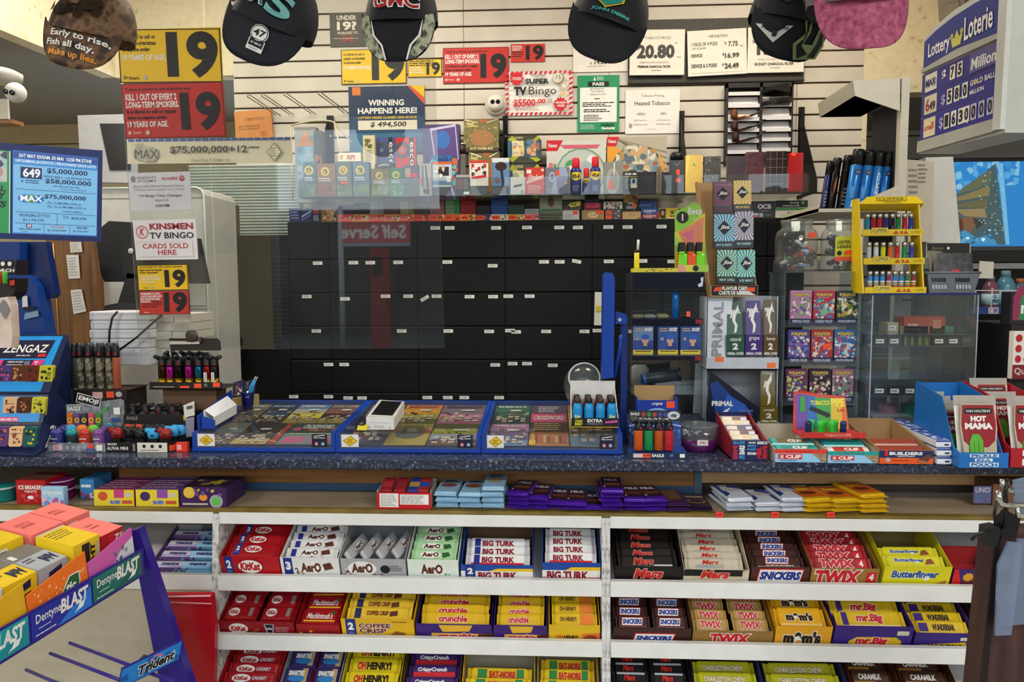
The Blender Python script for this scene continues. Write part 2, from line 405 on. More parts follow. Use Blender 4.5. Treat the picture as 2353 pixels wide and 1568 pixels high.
m=M();m.box(X0,XM0-0.013,2.01,2.03,0.0,0.546,C('#b3aa94',.6));m.build('blank_panel',shf,'plain beige panel under the first shelf')
m=M();m.box(X0,X1,2.36,2.375,0.0,LEDGE_Z-0.02,C('#9a958d'));m.build('back_board',shf)
# ================================================================ BLACK DRAWER CABINET
m_blk=C('#0d0e0f',0.5,0,0.15,12,.22);m_blk2=C('#0b0b0c',0.6)
X_BLK=C('#141414',0.5);X_WHT=C('#e9e7e0',0.5);X_RED=C('#c8202a',0.5);X_YEL=C('#f0c419',0.5);X_ORG=C('#f0512d',0.5)
CX0,CX1=PY(485,700,CAB).x,PY(1850,560,CAB).x
CTOP=PY(1100,507,CAB).z
PITCH=0.1512;ZR=PY(1100,517,CAB).z
cab=empty('drawer_cabinet',((CX0+CX1)/2,3.42,0),'wide black metal drawer cabinet with small white price tags along the back wall','cabinet')
XC=PY(660,515,CAB).x
m=M();m.box(XC,CX1,CAB+0.004,WALL-0.01,CTOP-0.02,CTOP,m_blk);m.box(XC,CX1,CAB+0.02,WALL-0.01,0.1,CTOP-0.02,m_blk2);m.build('body',cab)
tags={0:[(1000,524),(1033,524),(1140,524),(1211,523),(1285,523),(1328,523),(1398,522),(1442,522),(1520,521)],1:[(730,605),(812,603),(851,604),(915,602),(1028,602),(1132,611),(1250,602),(1286,602),(1325,601,-12),(1399,601),(1476,600),(1545,601)],2:[(705,681),(793,687),(886,681),(938,681),(976,686,30),(1003,681),(1079,682),(1133,682),(1168,681),(1217,681)],3:[(727,761),(923,761),(1030,761),(1124,762),(1172,760),(1186,763),(1255,762),(1343,762),(1373,760)],4:[(637,837),(755,838),(791,838),(1138,839),(1178,836),(1211,836),(1270,840)],5:[(634,912),(653,916),(675,912),(755,912),(800,915),(832,915),(982,914),(1029,914),(1067,914),(1147,914)]}
colx=[PY(x,560,CAB).x for x in(555,756,958,1160,1361,1562,1763,1850)]
for r in range(7):
 z1=ZR-r*PITCH;z0=z1-PITCH+0.006
 for k in range(7):
  a,b=max(colx[k],XC)+0.0015,min(colx[k+1],CX1)-0.0015
  m=M();m.box(a,b,CAB,CAB+0.016,z0,z1,m_blk,0.002);d=m.build('drawer',cab)
  for t in tags.get(r,[]):
   p=PY(t[0],t[1],CAB)
   if a<=p.x<b:
    w=0.0215 if len(t)<3 else 0.02;t_m=M()
    t_m.xf=Matrix.Translation((p.x,CAB-0.0008,min(p.z,z1-0.012)))@Matrix.Rotation(math.radians(t[2]if len(t)>2 else 0),4,'Y').inverted()
    t_m.box(-w,w,0,0.0007,-0.0075,0.0075,X_WHT);t_m.art(t_m.front(-w,w,0,-0.0075,0.0075),[('l',0.1,0.2,0.9,0.85,2,C('#8a8a8a'))])
    t_m.build('price_label',d,'small white price sticker')
x0,x1,z0,z1=rect(488,664,540,930,CAB)
m=M();m.box(x0,XC-0.004,CAB+0.01,WALL-0.02,0.05,z1,m_blk,0.004)
for i in range(7):
 for j in range(22):
  zz=z1-0.1-j*0.02;xx=XC-0.015-i*0.012
  m.box(xx,xx+0.004,CAB+0.0085,CAB+0.0101,zz,zz+0.004,C('#3a3b3d'))
thing(m,'storage_unit','lower black storage unit with perforated front at the end of the drawer cabinet','cabinet')
x0,x1,z0,z1=rect(436,688,378,545,WALL-0.03)
m=M();k=24
for i in range(k):
 za=z0+(z1-z0)*i/k;zb=z0+(z1-z0)*(i+1)/k
 m.add([(x0,WALL-0.022,za),(x1,WALL-0.022,za),(x1,WALL-0.034,(za+zb)/2),(x0,WALL-0.034,(za+zb)/2),(x1,WALL-0.022,zb),(x0,WALL-0.022,zb)],[(0,1,2,3),(3,2,4,5)],C('#b9c2bd',0.5))
m.box(x0,x1,WALL-0.02,WALL-0.005,z0,z1,C('#7c8480'))
thing(m,'roller_shutter','closed pale grey ribbed roller shutter on the back wall above the storage unit','shutter')
m=M();x0,x1,z0,z1=rect(527,540,470,542,CAB);m.box(x0,x1,CAB+0.02,CAB+0.05,PY(600,540,CAB).z,z1,C('#4a3526'));thing(m,'wooden_peg','short dark wooden peg standing on the black storage unit','peg')
# ================================================================ SIGNS ON THE BACK WALL
OR_R=C('#c02c28',0.5);OR_Y=C('#ecc018',0.5);K=X_BLK;WH=X_WHT
def art_yellow(wht=WH):
 return[('r',0,0,1,1,K),('r',0.012,0.02,0.988,0.98,OR_Y),('t','It is illegal to sell or',0.04,0.80,0.37,0.9,K,0.03),('t','supply e-cigarettes',0.04,0.68,0.37,0.785,K,0.03),('t','to anyone under',0.04,0.565,0.31,0.665,K,0.03),('t','19 YEARS OF AGE.',0.04,0.42,0.46,0.53,wht,0.035),('t','19',0.47,0.08,0.97,0.95,K,0.045),('p',[(0.04,0.06),(0.085,0.1),(0.04,0.14)],C('#8a6a10')),('t','Ontario',0.09,0.06,0.19,0.12,K),('c',0.25,0.1,0.045,C('#b9b4a4'))]
def art_red(small=False):
 return[('r',0,0,1,1,C('#7c1f1a')),('r',0.012,0.02,0.988,0.98,OR_R),('t','Tobacco products are addictive and',0.035,0.85,0.68,0.92,K,0.03),('t','KILL 1 OUT OF EVERY 2',0.035,0.69,0.54,0.81,WH,0.035),('t','LONG-TERM SMOKERS.',0.035,0.555,0.56,0.67,WH,0.035),('t','It is illegal to sell or supply',0.035,0.43,0.53,0.52,K,0.03),('t','them to anyone under',0.035,0.33,0.43,0.41,K,0.03),('t','19 YEARS OF AGE.',0.035,0.2,0.44,0.31,WH,0.035),('t','19',0.57,0.12,0.965,0.82,K,0.045),('c',0.05,0.1,0.035,C('#e8a79a')),('t','Ontario',0.08,0.08,0.17,0.13,C('#f0c9c0')),('c',0.23,0.1,0.045,C('#c9b4a4'))]
def art_gov_y():
 return[('r',0,0,1,1,K),('r',0.015,0.02,0.985,0.98,OR_Y),('t','Government I.D. with a photo and birth',0.05,0.87,0.9,0.96,K,0.03),('t','date must be shown',0.05,0.76,0.5,0.85,K,0.03),('t','when requested.',0.05,0.65,0.42,0.74,K,0.03),('t','You must be 19 or',0.06,0.5,0.44,0.6,WH,0.03),('t','older to purchase',0.06,0.39,0.45,0.49,WH,0.03),('t','e-cigarettes.',0.06,0.28,0.35,0.38,WH,0.03),('t','19',0.54,0.1,0.95,0.8,K,0.045),('t','Ontario',0.11,0.08,0.21,0.13,K),('c',0.27,0.1,0.055,C('#b9b4a4'))]
def art_gov_r():
 return[('r',0,0,1,1,K),('r',0.015,0.02,0.985,0.98,C('#bd3226')),('t','GOVERNMENT I.D. WITH',0.04,0.83,0.42,0.92,WH,0.03),('t','A PHOTO AND BIRTH DATE',0.04,0.72,0.46,0.81,WH,0.03),('t','MUST BE SHOWN WHEN',0.04,0.61,0.42,0.7,WH,0.03),('t','REQUESTED.',0.04,0.5,0.24,0.59,WH,0.03),('t','You must be',0.26,0.5,0.46,0.58,K,0.03),('t','19 or older to purchase',0.05,0.4,0.47,0.48,K,0.03),('t','tobacco products.',0.05,0.3,0.37,0.38,K,0.03),('t','19',0.5,0.08,0.95,0.93,K,0.045),('t','Ontario',0.1,0.08,0.2,0.13,WH)]
def sign(px0,px1,py0,py1,Y,body,art,name,label,cat='sign',dep=0.003,ang=0.0,group=None):
 m=M();x0,x1,z0,z1=rect(px0,px1,py0,py1,Y)
 if ang:m.xf=Matrix.Translation(((x0+x1)/2,Y,(z0+z1)/2))@Matrix.Rotation(ang,4,'Y')@Matrix.Translation((-(x0+x1)/2,-Y,-(z0+z1)/2))
 m.box(x0,x1,Y,Y+dep,z0,z1,body);m.art(m.front(x0,x1,Y,z0,z1),art)
 return thing(m,name,label,cat,group)
SW=WALL-0.006
sign(758,840,29,107,SW,C('#4a4640'),[('t','UNDER',0.2,0.78,0.75,0.92,C('#e3dccb'),0.03),('t','19?',0.2,0.48,0.75,0.74,C('#e3dccb'),0.04),('t','FORGET IT.',0.22,0.36,0.8,0.44,C('#d8d0bf'),0.03),('p',[(0.3,0.12),(0.4,0.12),(0.5,0.2),(0.62,0.12),(0.7,0.12),(0.6,0.24),(0.7,0.34),(0.6,0.34),(0.5,0.28),(0.4,0.34),(0.3,0.34),(0.41,0.24)],C('#8e3b33')),('r',0.1,0.225,0.8,0.25,C('#a59a8c'))],'age_sign','square charcoal age limit sign with a red cross high on the slat wall')
sign(784,934,113,193,SW,OR_Y,art_yellow(),'age_sign','yellow age limit sign on the slat wall under the black flame cap')
sign(937,1015,136,177,SW,OR_Y,[('r',0,0,1,1,C('#6b5714')),('r',0.02,0.03,0.98,0.97,OR_Y),('l',0.05,0.6,0.95,0.95,3,K),('l',0.05,0.2,0.5,0.58,3,WH),('t','19',0.55,0.1,0.95,0.82,K,0.04)],'age_sign','smallest yellow age limit sign on the slat wall, beside the large red one')
sign(1018,1169,109,191,SW,OR_R,art_red(),'age_sign','large red age limit sign on the slat wall above the dome camera')
sign(1174,1252,101,142,SW,OR_R,[('r',0.02,0.03,0.98,0.97,C('#bd3226')),('l',0.04,0.62,0.38,0.93,3,WH),('l',0.04,0.25,0.42,0.6,3,K),('t','19',0.44,0.08,0.96,0.92,K,0.04)],'age_sign','small red age limit sign high on the slat wall over the bingo sign')
NAVY=C('#1f3050',0.4)
sign(802,976,198,352,SW,NAVY,[('p',[(0.78,1),(0.84,1),(1,0.82),(1,0.72)],C('#d5502c')),('p',[(0.82,1),(1,1),(1,0.82)],OR_Y),('r',0.05,0.87,0.16,0.99,C('#d4762c')),('r',0,0,1,0.55,C('#294a6b')),('r',0,0.0,1,0.3,C('#3d6f91')),('t','WINNING',0.26,0.71,0.73,0.80,WH,0.035),('t','HAPPENS HERE!',0.12,0.59,0.9,0.68,WH,0.035),('t','LOTTERY PRIZES CLAIMED HERE IN 2018:',0.12,0.515,0.9,0.55,OR_Y,0.03,0.2),('r',0.12,0.35,0.9,0.49,C('#e6dfcb')),('t','$ 494,500',0.28,0.38,0.76,0.47,C('#3a3a38'),0.03,0.15)],'lottery_poster','navy lottery winnings poster on the slat wall behind the boxed goods','poster')
STR=[('r',0,0,1,1,WH)]+[('p',[(x/14+0.0,e),(x/14+0.035,e),(x/14+0.055,e+0.065),(x/14+0.02,e+0.065)],X_RED)for x in range(0,14)for e in(0,0.935)]+[('p',[(e,x/9),(e+0.055,x/9+0.03),(e+0.055,x/9+0.08),(e,x/9+0.05)],X_RED)for x in range(0,9)for e in(0,0.945)]
sign(1161,1316,164,265,SW,WH,STR+[('t','Kinsmen',0.4,0.87,0.6,0.93,C('#6b5a4a')),('t','SUPER',0.3,0.70,0.65,0.82,K,0.04),('t','TV',0.13,0.44,0.32,0.64,K,0.05),('t','Bingo',0.35,0.40,0.76,0.64,C('#3a322a'),0.0),('t','$5500',0.12,0.17,0.45,0.36,X_RED,0.03),('t','.00',0.46,0.26,0.6,0.36,X_RED,0.03),('t','PER WEEK',0.63,0.26,0.7,0.35,C('#8b6b5a')),('l',0.15,0.09,0.6,0.14,1,C('#b08a80')),('b',0.17,0.83,0.17,12,X_RED),('t','3 TO 5X BIGGER',0.1,0.79,0.24,0.86,WH,0.02,0.2),('b',0.82,0.23,0.17,12,X_RED),('t','NEW BIGGER',0.75,0.24,0.89,0.29,WH,0.03,0.2),('t','PRIZES',0.77,0.17,0.88,0.22,WH,0.03,0.2),('c',0.79,0.82,0.13,C('#8a7a66')),('c',0.78,0.83,0.115,C('#d9cdb8')),('c',0.79,0.84,0.06,WH),('t','15',0.76,0.8,0.82,0.88,K),('c',0.87,0.64,0.08,C('#cdbfa6')),('c',0.87,0.64,0.035,WH),('c',0.86,0.47,0.065,C('#d9b98a'))],'bingo_sign','white bingo sign with red striped border on the slat wall')
m=M();p=PY(1140,241,WALL);m.xf=Matrix.Translation((p.x,WALL-0.002,p.z))@Matrix.Rotation(math.pi/2,4,'X')
m.lathe((0,0,0),[(0.052,0),(0.052,0.012),(0.046,0.022)],C('#c9c3b6',0.4),28);m.build('t')
bpy.data.objects.remove(bpy.data.objects['t'])
dc=thing(m,'dome_camera','round white dome security camera on the slat wall beside the bingo sign','security camera')
mm=M();mm.xf=m.xf;mm.lathe((0,0,0.0),[(0.040,0.022),(0.037,0.040),(0.024,0.052),(0.02,0.053)],C('#ddd8cc',0.35),24)
mm.build('eyeball',dc)
for sx in(-0.0125,0.0125):
 q=M();q.xf=m.xf;q.lathe((sx,0.001,0.046),[(0.0105,0.0),(0.0105,0.008),(0.009,0.0085)],C('#15151a',0.15),16);q.build('lens',dc)
sign(1317,1443,52,165,SW,C('#e4ddd3'),[('t','14.00',0.39,0.15,0.62,0.26,C('#3a3632'),0.03),('t','WHEN YOU BUY A DEVICE',0.3,0.3,0.76,0.34,C('#a89f95')),('t','$',0.31,0.15,0.34,0.2,C('#4a4642')),('l',0.27,0.1,0.72,0.13,1,C('#b0a79d')),('l',0.3,0.38,0.7,0.5,2,C('#8a827a'))],'price_sheet','pale paper price sheet on the slat wall, half hidden by the navy deer cap','price sheet')
x0,x1,z0,z1=rect(1444,1849,42,190,WALL-0.012);m=M();m.box(x0,x1,WALL-0.012,WALL-0.002,z0,z1,C('#3c3934',0.6))
for i in range(60):
 xa=x0+(x1-x0)*(i+0.2)/60;m.add([(xa,WALL-0.0125,z0+0.03),(xa+0.002,WALL-0.0125,z0+0.03),(xa+0.017,WALL-0.0125,z1),(xa+0.015,WALL-0.0125,z1)],[(0,1,2,3)],C('#57534b'))
m.box(x0,x1,WALL-0.018,WALL-0.002,z0,z0+0.006,K);thing(m,'display_board','dark grey latticed board on the slat wall behind the three price cards','board')
CARD=C('#e6e0d3');DK=C('#35322e')
def pcard(px0,px1,py0,py1,art,label,ang):sign(px0,px1,py0,py1,WALL-0.03,C('#2a2825'),[('r',0.0,0.015,1,1,CARD)]+art,'price_card',label,'price card',0.006,ang)
pcard(1447,1573,68,174,[('t','TOBACCO PRICES',0.27,0.79,0.74,0.85,DK,0.0),('t','$',0.06,0.59,0.11,0.71,DK,0.03),('t','20.80',0.13,0.37,0.82,0.68,DK,0.05),('t','*',0.83,0.68,0.86,0.72,DK),('t','PACK',0.86,0.39,0.94,0.42,C('#9a948a')),('t','WHEN YOU BUY 2 PACKS OF 25',0.18,0.27,0.72,0.31,C('#a8a297')),('t','PREMIUM CHARCOAL FILTER',0.15,0.17,0.75,0.225,DK,0.03),('l',0.4,0.1,0.6,0.13,1,C('#8a847a'))],'white price card reading 20.80 on the dark latticed board',0.01)
pcard(1580,1716,68,174,[('t','VAPOUR PODS',0.36,0.83,0.68,0.89,DK,0.02),('t','1 PACK OF 4 PODS',0.07,0.66,0.51,0.74,DK,0.02),('t','AT $ 30.99',0.08,0.58,0.31,0.63,DK,0.01),('t','$',0.63,0.66,0.655,0.73,DK,0.02),('t','7.75',0.69,0.62,0.85,0.73,DK,0.03),('t','/POD',0.88,0.6,0.94,0.64,C('#8a847a')),('t','DEVICE',0.06,0.42,0.25,0.49,DK,0.02),('t','$',0.59,0.42,0.615,0.49,DK,0.02),('t','16.99',0.63,0.37,0.87,0.48,DK,0.03),('t','DEVICE & 2 PODS',0.06,0.19,0.49,0.27,DK,0.02),('t','$',0.58,0.2,0.605,0.26,DK,0.02),('t','24.49',0.62,0.14,0.86,0.26,DK,0.03),('r',0.06,0.07,0.93,0.075,C('#8a847a'))],'white pod price card with three prices on the dark latticed board',-0.035)
pcard(1718,1848,62,168,[('t','TOBACCO PRICES',0.27,0.79,0.74,0.85,DK,0.0),('t','$',0.08,0.62,0.14,0.74,DK,0.03),('t','13.80',0.16,0.39,0.85,0.71,DK,0.05),('t','WHEN YOU BUY 2 PACKS OF 25',0.18,0.28,0.8,0.32,C('#a8a297')),('t','BUDGET CHARCOAL FILTER',0.13,0.17,0.82,0.23,DK,0.03),('l',0.4,0.1,0.6,0.13,1,C('#8a847a'))],'white price card on the dark board, covered partly by the green flame cap',0.0)
GRN=C('#1f8a5c',0.5)
sign(1327,1423,173,303,SW,GRN,[('p',[(0.38,0.91),(0.44,0.91),(0.41,0.98)],WH),('l',0.46,0.91,0.65,0.98,3,C('#bfe0d0')),('r',0.25,0.8,0.75,0.89,K),('t','PASS',0.36,0.815,0.64,0.875,WH,0.04),('r',0.06,0.17,0.94,0.785,WH),('l',0.3,0.75,0.72,0.77,1,K),('t','Tom Harris',0.32,0.70,0.62,0.735,K,0.0,0.3),('t','September 21, 2021',0.3,0.645,0.68,0.675,K,0.0,0.3),('l',0.4,0.57,0.55,0.6,1,K),('l',0.12,0.44,0.88,0.53,3,K),('l',0.15,0.34,0.8,0.41,2,K),('l',0.15,0.19,0.62,0.31,4,C('#6a6a6a')),('l',0.08,0.04,0.46,0.13,4,C('#a9d8c0')),('t','CHECK',0.55,0.095,0.88,0.145,C('#0d3a28'),0.03),('t','Newmarket',0.57,0.035,0.9,0.09,WH,0.04,0.2)],'inspection_notice','green PASS inspection notice on the slat wall','notice')
sign(1437,1562,206,307,SW,C('#e8e4de'),[('t','Tobacco Pricing',0.29,0.82,0.71,0.89,C('#7a766f')),('t','Heated Tobacco',0.17,0.645,0.82,0.74,C('#4a4641')),('t',"180's",0.21,0.42,0.36,0.48,C('#6a665f')),('t',"54's",0.65,0.42,0.76,0.48,C('#6a665f')),('t','$85.00 per unit',0.16,0.285,0.4,0.32,C('#8a867f')),('t','$31.00 per unit',0.58,0.285,0.82,0.32,C('#8a867f')),('t','$141.00 two units',0.14,0.19,0.41,0.225,C('#8a867f')),('t','$57.00 two units',0.57,0.195,0.83,0.23,C('#8a867f')),('r',0.07,0.14,0.12,0.23,C('#9a968f')),('l',0.4,0.09,0.6,0.11,1,C('#aaa69f'))],'price_sheet','white heated tobacco price sheet on the slat wall','price sheet')
sign(540,625,254,318,WALL-0.02,C('#c98446'),[('t','Legendary',0.28,0.62,0.8,0.78,C('#6b3d1c'),0.0,0.3),('l',0.1,0.3,0.8,0.5,2,C('#9c6030')),('r',0.68,0.05,0.85,0.24,C('#b36a30'))],'leather_pouch','tan leather coloured pouch hung on the slat wall hooks','pouch',0.012,-0.05)
for i,(px,py)in enumerate(((568,222),(600,220),(652,218),(731,216))):
 a=PY(px,py,WALL-0.16);a.y=WALL-0.16;b=V((a.x+0.075,WALL-0.005,a.z-0.05));m=M()
 m.tube([b,a,a+V((0.006,-0.004,0.008)),a+V((0.014,0,0.006)),b+V((0.022,0,-0.004))],0.0022,metal('#8d857b',0.4),6)
 thing(m,'display_hook',['empty wire display hook over the tan pouch','empty wire display hook next to the tan pouch','empty wire display hook in the middle of the hook row','empty wire display hook beside the navy poster'][i],'hook','wire hooks on the slat wall')
# ================================================================ GOODS ON TOP OF THE CABINET
YC=CAB+0.012
ORD=['topmost','second from the top','third from the top','fourth from the top','fifth from the top','sixth from the top','seventh from the top','eighth from the top','ninth from the top','tenth from the top','eleventh from the top','lowest']
stacks=[(778,811,470,'#3a2c5c','violet','O'),(813,848,466,'#222024','black','Y'),(850,882,462,'#87918f','grey','O'),(884,917,463,'#6a1f30','maroon','Y'),(919,951,461,'#8d8340','olive gold','O'),(953,986,474,'#4a3a36','brown','R'),(988,1021,458,'#a35f6c','dusty pink','O'),(1023,1057,458,'#2f7a3d','green','O'),(1059,1093,456,'#a3121c','red','Y'),(1095,1127,474,'#2b2526','charcoal','V'),(1129,1166,455,'#1b4f9a','blue','W'),(1168,1204,472,'#1f4a38','dark green','Y'),(1206,1238,480,'#b3b8ba','silver','P')]
tcol={'O':'#e8572c','Y':'#d9a845','R':'#d23a2c','V':'#4a3a6a','W':'#e4dcc8','P':'#e2688a'}
for i,(pa,pb,pt,h,cn,tc)in enumerate(stacks):
 x0,x1,z0,z1=rect(pa,pb,pt,495,YC+0.004)
 zb=rect(pa,pb,493,507,YC)[3]
 m=M();m.box(x0-0.002,x1+0.002,YC-0.004,YC+0.07,CTOP,zb,C(tcol[tc],0.5))
 F=m.front(x0-0.002,x1+0.002,YC-0.004,CTOP,zb)
 m.art(F,[('r',0.06,0.12,0.55,0.85,C('#ff5a2e',0.5)),('l',0.1,0.3,0.5,0.7,1,C('#8a2410')),('s',i,6,0.6,0.1,1,0.9,0.2,[C('#e9d9a8'),C('#c9502c'),C('#3a342e')])])
 thing(m,'paper_tray','low printed tray with an orange price sticker under the %s rolling paper stack'%cn,'tray','trays under the rolling paper stacks')
 n=max(3,min(11,round((z1-zb)/0.0066)));t=(z1-zb)/n
 p=M();w=(x1-x0)/2;p.box(-w,w,0,0.055,0.0004,t-0.0009,C(h,0.4));p.art(p.front(-w,w,0,0,t-0.001),[('r',0.05,0.45,0.6,0.75,C('#cfc6b6',0.5))]if i in(7,4,2)else[('r',0.1,0.5,0.9,0.66,C('#0f0f12',0.5))])
 me=p.mesh('paper_pack',V((0,0,0)))
 for k in range(n):
  inst(me,'paper_pack',((x0+x1)/2+rnd.uniform(-.0008,.0008),YC+rnd.uniform(-.001,.001),zb+k*t),(0,0,0),'thin %s paper pack on the cabinet, %s of its stack'%(cn,ORD[min(11,n-1-k)]if k else 'lowest'),'rolling papers','rolling paper packs stacked on the cabinet')
def item(px0,px1,py0,py1,Y,dep,body,art,name,label,cat,z0=None,**kw):
 return thing(carton(px0,px1,py0,py1,Y,dep,body,art,z0,**kw),name,label,cat)
def tr(h,r=0.45):return C(h,r)
item(665,690,478,507,YC,0.05,'#20264a',[('l',0.1,0.2,0.9,0.8,3,tr('#6a78b0'))],'product_box','small navy box standing first on the cabinet top by the roller shutter','box',CTOP)
item(692,716,478,507,YC,0.05,'#1c2350',[('p',[(0,.3),(1,.7),(1,.85),(0,.45)],tr('#8a93c4')),('p',[(0,.1),(1,.5),(1,.6),(0,.2)],tr('#5b66a0'))],'product_box','small navy box with pale diagonal stripes on the cabinet top','box',CTOP)
item(718,735,478,507,YC,0.05,'#242b52',[('r',0.1,0.6,0.9,0.95,tr('#a93a2a')),('l',0.1,0.1,0.9,0.5,3,tr('#c4b8a8'))],'product_box','small navy box with a red patch on the cabinet top','box',CTOP)
item(737,775,477,507,YC,0.05,'#8a6d48',[('e',0.5,0.5,0.35,0.4,tr('#c9a873')),('s',3,8,0.1,0.1,0.9,0.9,0.12,[tr('#3a2c22'),tr('#d9502c'),tr('#e9dcae')])],'product_box','small tan printed box on the cabinet top beside the violet papers','box',CTOP)
def pile(rows):
 z=CTOP
 for r in rows:
  px0,px1,py0,py1,body,art,name,label,cat=r
  x0,x1,za,zb=rect(px0,px1,py0,py1,YC);h=zb-za
  m=M();m.box(x0,x1,YC,YC+0.06,z,z+h,C(body));m.art(m.front(x0,x1,YC,z,z+h),art);thing(m,name,label,cat);z+=h
OS=('r',0.62,0.55,0.92,0.95,C('#ff5a2e',0.5))
pile([(1240,1292,450,507,'#6b6f54',[('r',0,0.35,1,1,tr('#8a8f74')),('r',0.05,0.36,0.95,0.45,tr('#3a6b4a')),('e',0.5,0.72,0.14,0.2,tr('#6a3a2a')),('t','HAND-ROLLED LEAF',0.04,0.16,0.98,0.25,tr('#23261a'),0.03),('l',0.04,0.04,0.98,0.13,1,tr('#23261a'))],'product_box','tall moss green printed carton on the drawer cabinet','box')])
LION=[('r',0,0,1,1,tr('#d9b92c')),('s',12,26,0.02,0.05,0.36,0.95,0.2,[tr('#1c1a14'),tr('#3a3120')]),('e',0.2,0.55,0.08,0.22,tr('#caa24a'))]
pile([(1293,1331,484,506,'#cfccc6',[('t','Cones',0.15,0.3,0.6,0.65,tr('#8a8680'),0.0,0.3),OS,('l',0.1,0.1,0.8,0.2,1,tr('#a09c96'))],'product_box','white box with an orange sticker under a yellow one on the cabinet','box'),(1294,1334,462,484,'#3a3624',[('r',0,0,1,0.75,tr('#4a4530')),('p',[(0.25,.25),(1,.5),(1,.95),(0.25,.7)],tr('#d9c43a')),('s',5,14,0,0.1,0.4,0.95,0.2,[tr('#14130f'),tr('#2a2418')]),('t','BOB',0.45,0.5,0.75,0.7,tr('#2a2a1a'),0.03,0)],'product_box','dark box with a slanting yellow band lying on the white cone box','box')])
pile([(1337,1388,484,506,'#a58a55',[('e',0.5,0.5,0.25,0.3,tr('#d9c690')),('t','Cones',0.32,0.4,0.66,0.62,tr('#6b5530'),0.0,0.3),OS],'product_box','tan box with an oval emblem and orange sticker on the cabinet','box'),(1342,1381,467,484,'#7a1620',[('r',0.12,0.35,0.9,0.92,tr('#c63a52')),('l',0.2,0.5,0.8,0.8,1,tr('#5a1020'))],'product_box','dark red box lying on the tan oval box','box'),(1345,1376,448,467,'#0e0d0f',[('r',0.0,0.0,0.1,1,tr('#1c1b1e'))],'product_box','plain black box topmost above the dark red one on the cabinet','box')])
ZZ=[('r',0.02,0.1,0.4,0.9,C('#ff5a2e',0.5)),('s',8,10,0.45,0.1,1,0.9,0.25,[tr('#d9d4cc'),tr('#2a2a2e'),tr('#8a4a3a')])]
pile([(1391,1428,495,506,'#5a5a5e',ZZ,'product_box','flat grey box with orange sticker, lowest of the pile of three','box'),(1391,1428,484,495,'#6a686c',ZZ,'product_box','flat grey box with orange sticker, middle of the pile of three','box'),(1387,1430,465,484,'#c8c4b2',[('s',21,22,0,0.1,1,0.95,0.16,[tr('#3f6a4a'),tr('#b3554a'),tr('#e0dccf'),tr('#4a4a44')]),('r',0,0,1,0.1,tr('#2a2a28'))],'product_box','flower patterned box topmost of the pile of three','box')])
pile([(1430,1475,486,505,'#d9b078',[('t','Raw',0.35,0.3,0.65,0.7,tr('#a9824c'),0.0,0.3),('r',0.75,0.1,0.95,0.2,tr('#6b4a24')),('r',0,0.93,1,1,tr('#7a5a30'))],'product_box','pale wood coloured box on the cabinet under the black script one','box'),(1431,1470,467,486,'#141315',[('t','Glory',0.2,0.15,0.8,0.7,WH,0.01,0.3),('c',0.68,0.7,0.28,C('#f0512d')),('r',0.3,0.88,0.6,1,WH)],'product_box','black box with white script on the pale wood coloured box','box')])
m=M();p=PY(1449,461,YC+0.03);m.xf=Matrix.Translation((p.x,YC+0.03,p.z-0.012))@Matrix.Rotation(math.pi/2,4,'X');m.lathe((0,0.006,0),[(0.033,0),(0.033,0.012),(0.03,0.014)],m_wood('#7a5a30','#b08a50','tin_wood',(30,30,30)),24);thing(m,'round_tin','round brown tin standing behind the black script box','tin')
pile([(1473,1513,494,505,'#a83030',[('t','ELEMENTS',0.15,0.45,0.85,0.85,WH,0.03),('r',0,0,1,0.15,tr('#2c4a8a')),('l',0.3,0.15,0.7,0.35,1,WH)],'product_box','flat red box, lowest of the blue pile on the cabinet','box'),(1473,1513,481,494,'#2456a0',[('t','ELEMENTS',0.15,0.4,0.85,0.8,WH,0.03),('l',0.3,0.1,0.7,0.3,1,WH),('p',[(0.8,0),(1,0),(1,0.4)],X_RED)],'product_box','bright blue box with white lettering on the flat red box','box'),(1470,1508,462,481,'#1d3a70',[('r',0,0.3,1,0.6,tr('#2b5596')),('r',0.7,0.2,0.92,0.55,tr('#16284c'))],'product_box','dark blue box topmost of the blue pile on the cabinet','box')])
pile([(1514,1558,480,505,'#d9b92c',LION[1:]+[('t','BOB',0.62,0.45,1.0,0.78,K,0.04),('t','MARLEY',0.58,0.2,1.0,0.34,K,0.03),('r',0.5,0.06,1,0.13,WH)],'product_box','yellow box with a dark portrait patch beside the green lighter display','box')])
pile([(1728,1780,458,497,'#37383a',[('t','OCB',0.25,0.55,0.85,0.82,WH,0.035),('r',0.05,0.06,0.28,0.3,tr('#b5bdc9')),('r',0.05,0.06,0.28,0.18,tr('#c0604a')),('r',0.32,0.06,0.5,0.3,tr('#8aa6c0')),('l',0.3,0.38,0.85,0.48,1,tr('#8a8a8a')),('l',0.6,0.1,0.9,0.25,2,tr('#7a7a7a'))],'product_box','charcoal box with three white letters on the drawer cabinet','box')])
pile([(1782,1856,457,497,'#d9d4bd',[('r',0,0.6,1,1,tr('#171813')),('t','BLACK LABEL',0.38,0.24,0.78,0.34,tr('#2a2a24'),0.03),('t','Smoking',0.44,0.78,0.72,0.94,WH,0.0,0.2),('t','UNREFINED PAPER',0.22,0.66,0.74,0.73,WH,0.02),('r',0,0.44,1,0.58,tr('#3f8a4a')),('c',0.84,0.86,0.08,tr('#3f9a4a')),('r',0.2,0.12,0.7,0.15,tr('#2a2a24')),('e',0.85,0.28,0.05,0.06,tr('#5a4a3a'))],'product_box','cream, green and black box at the far end of the cabinet','box')])
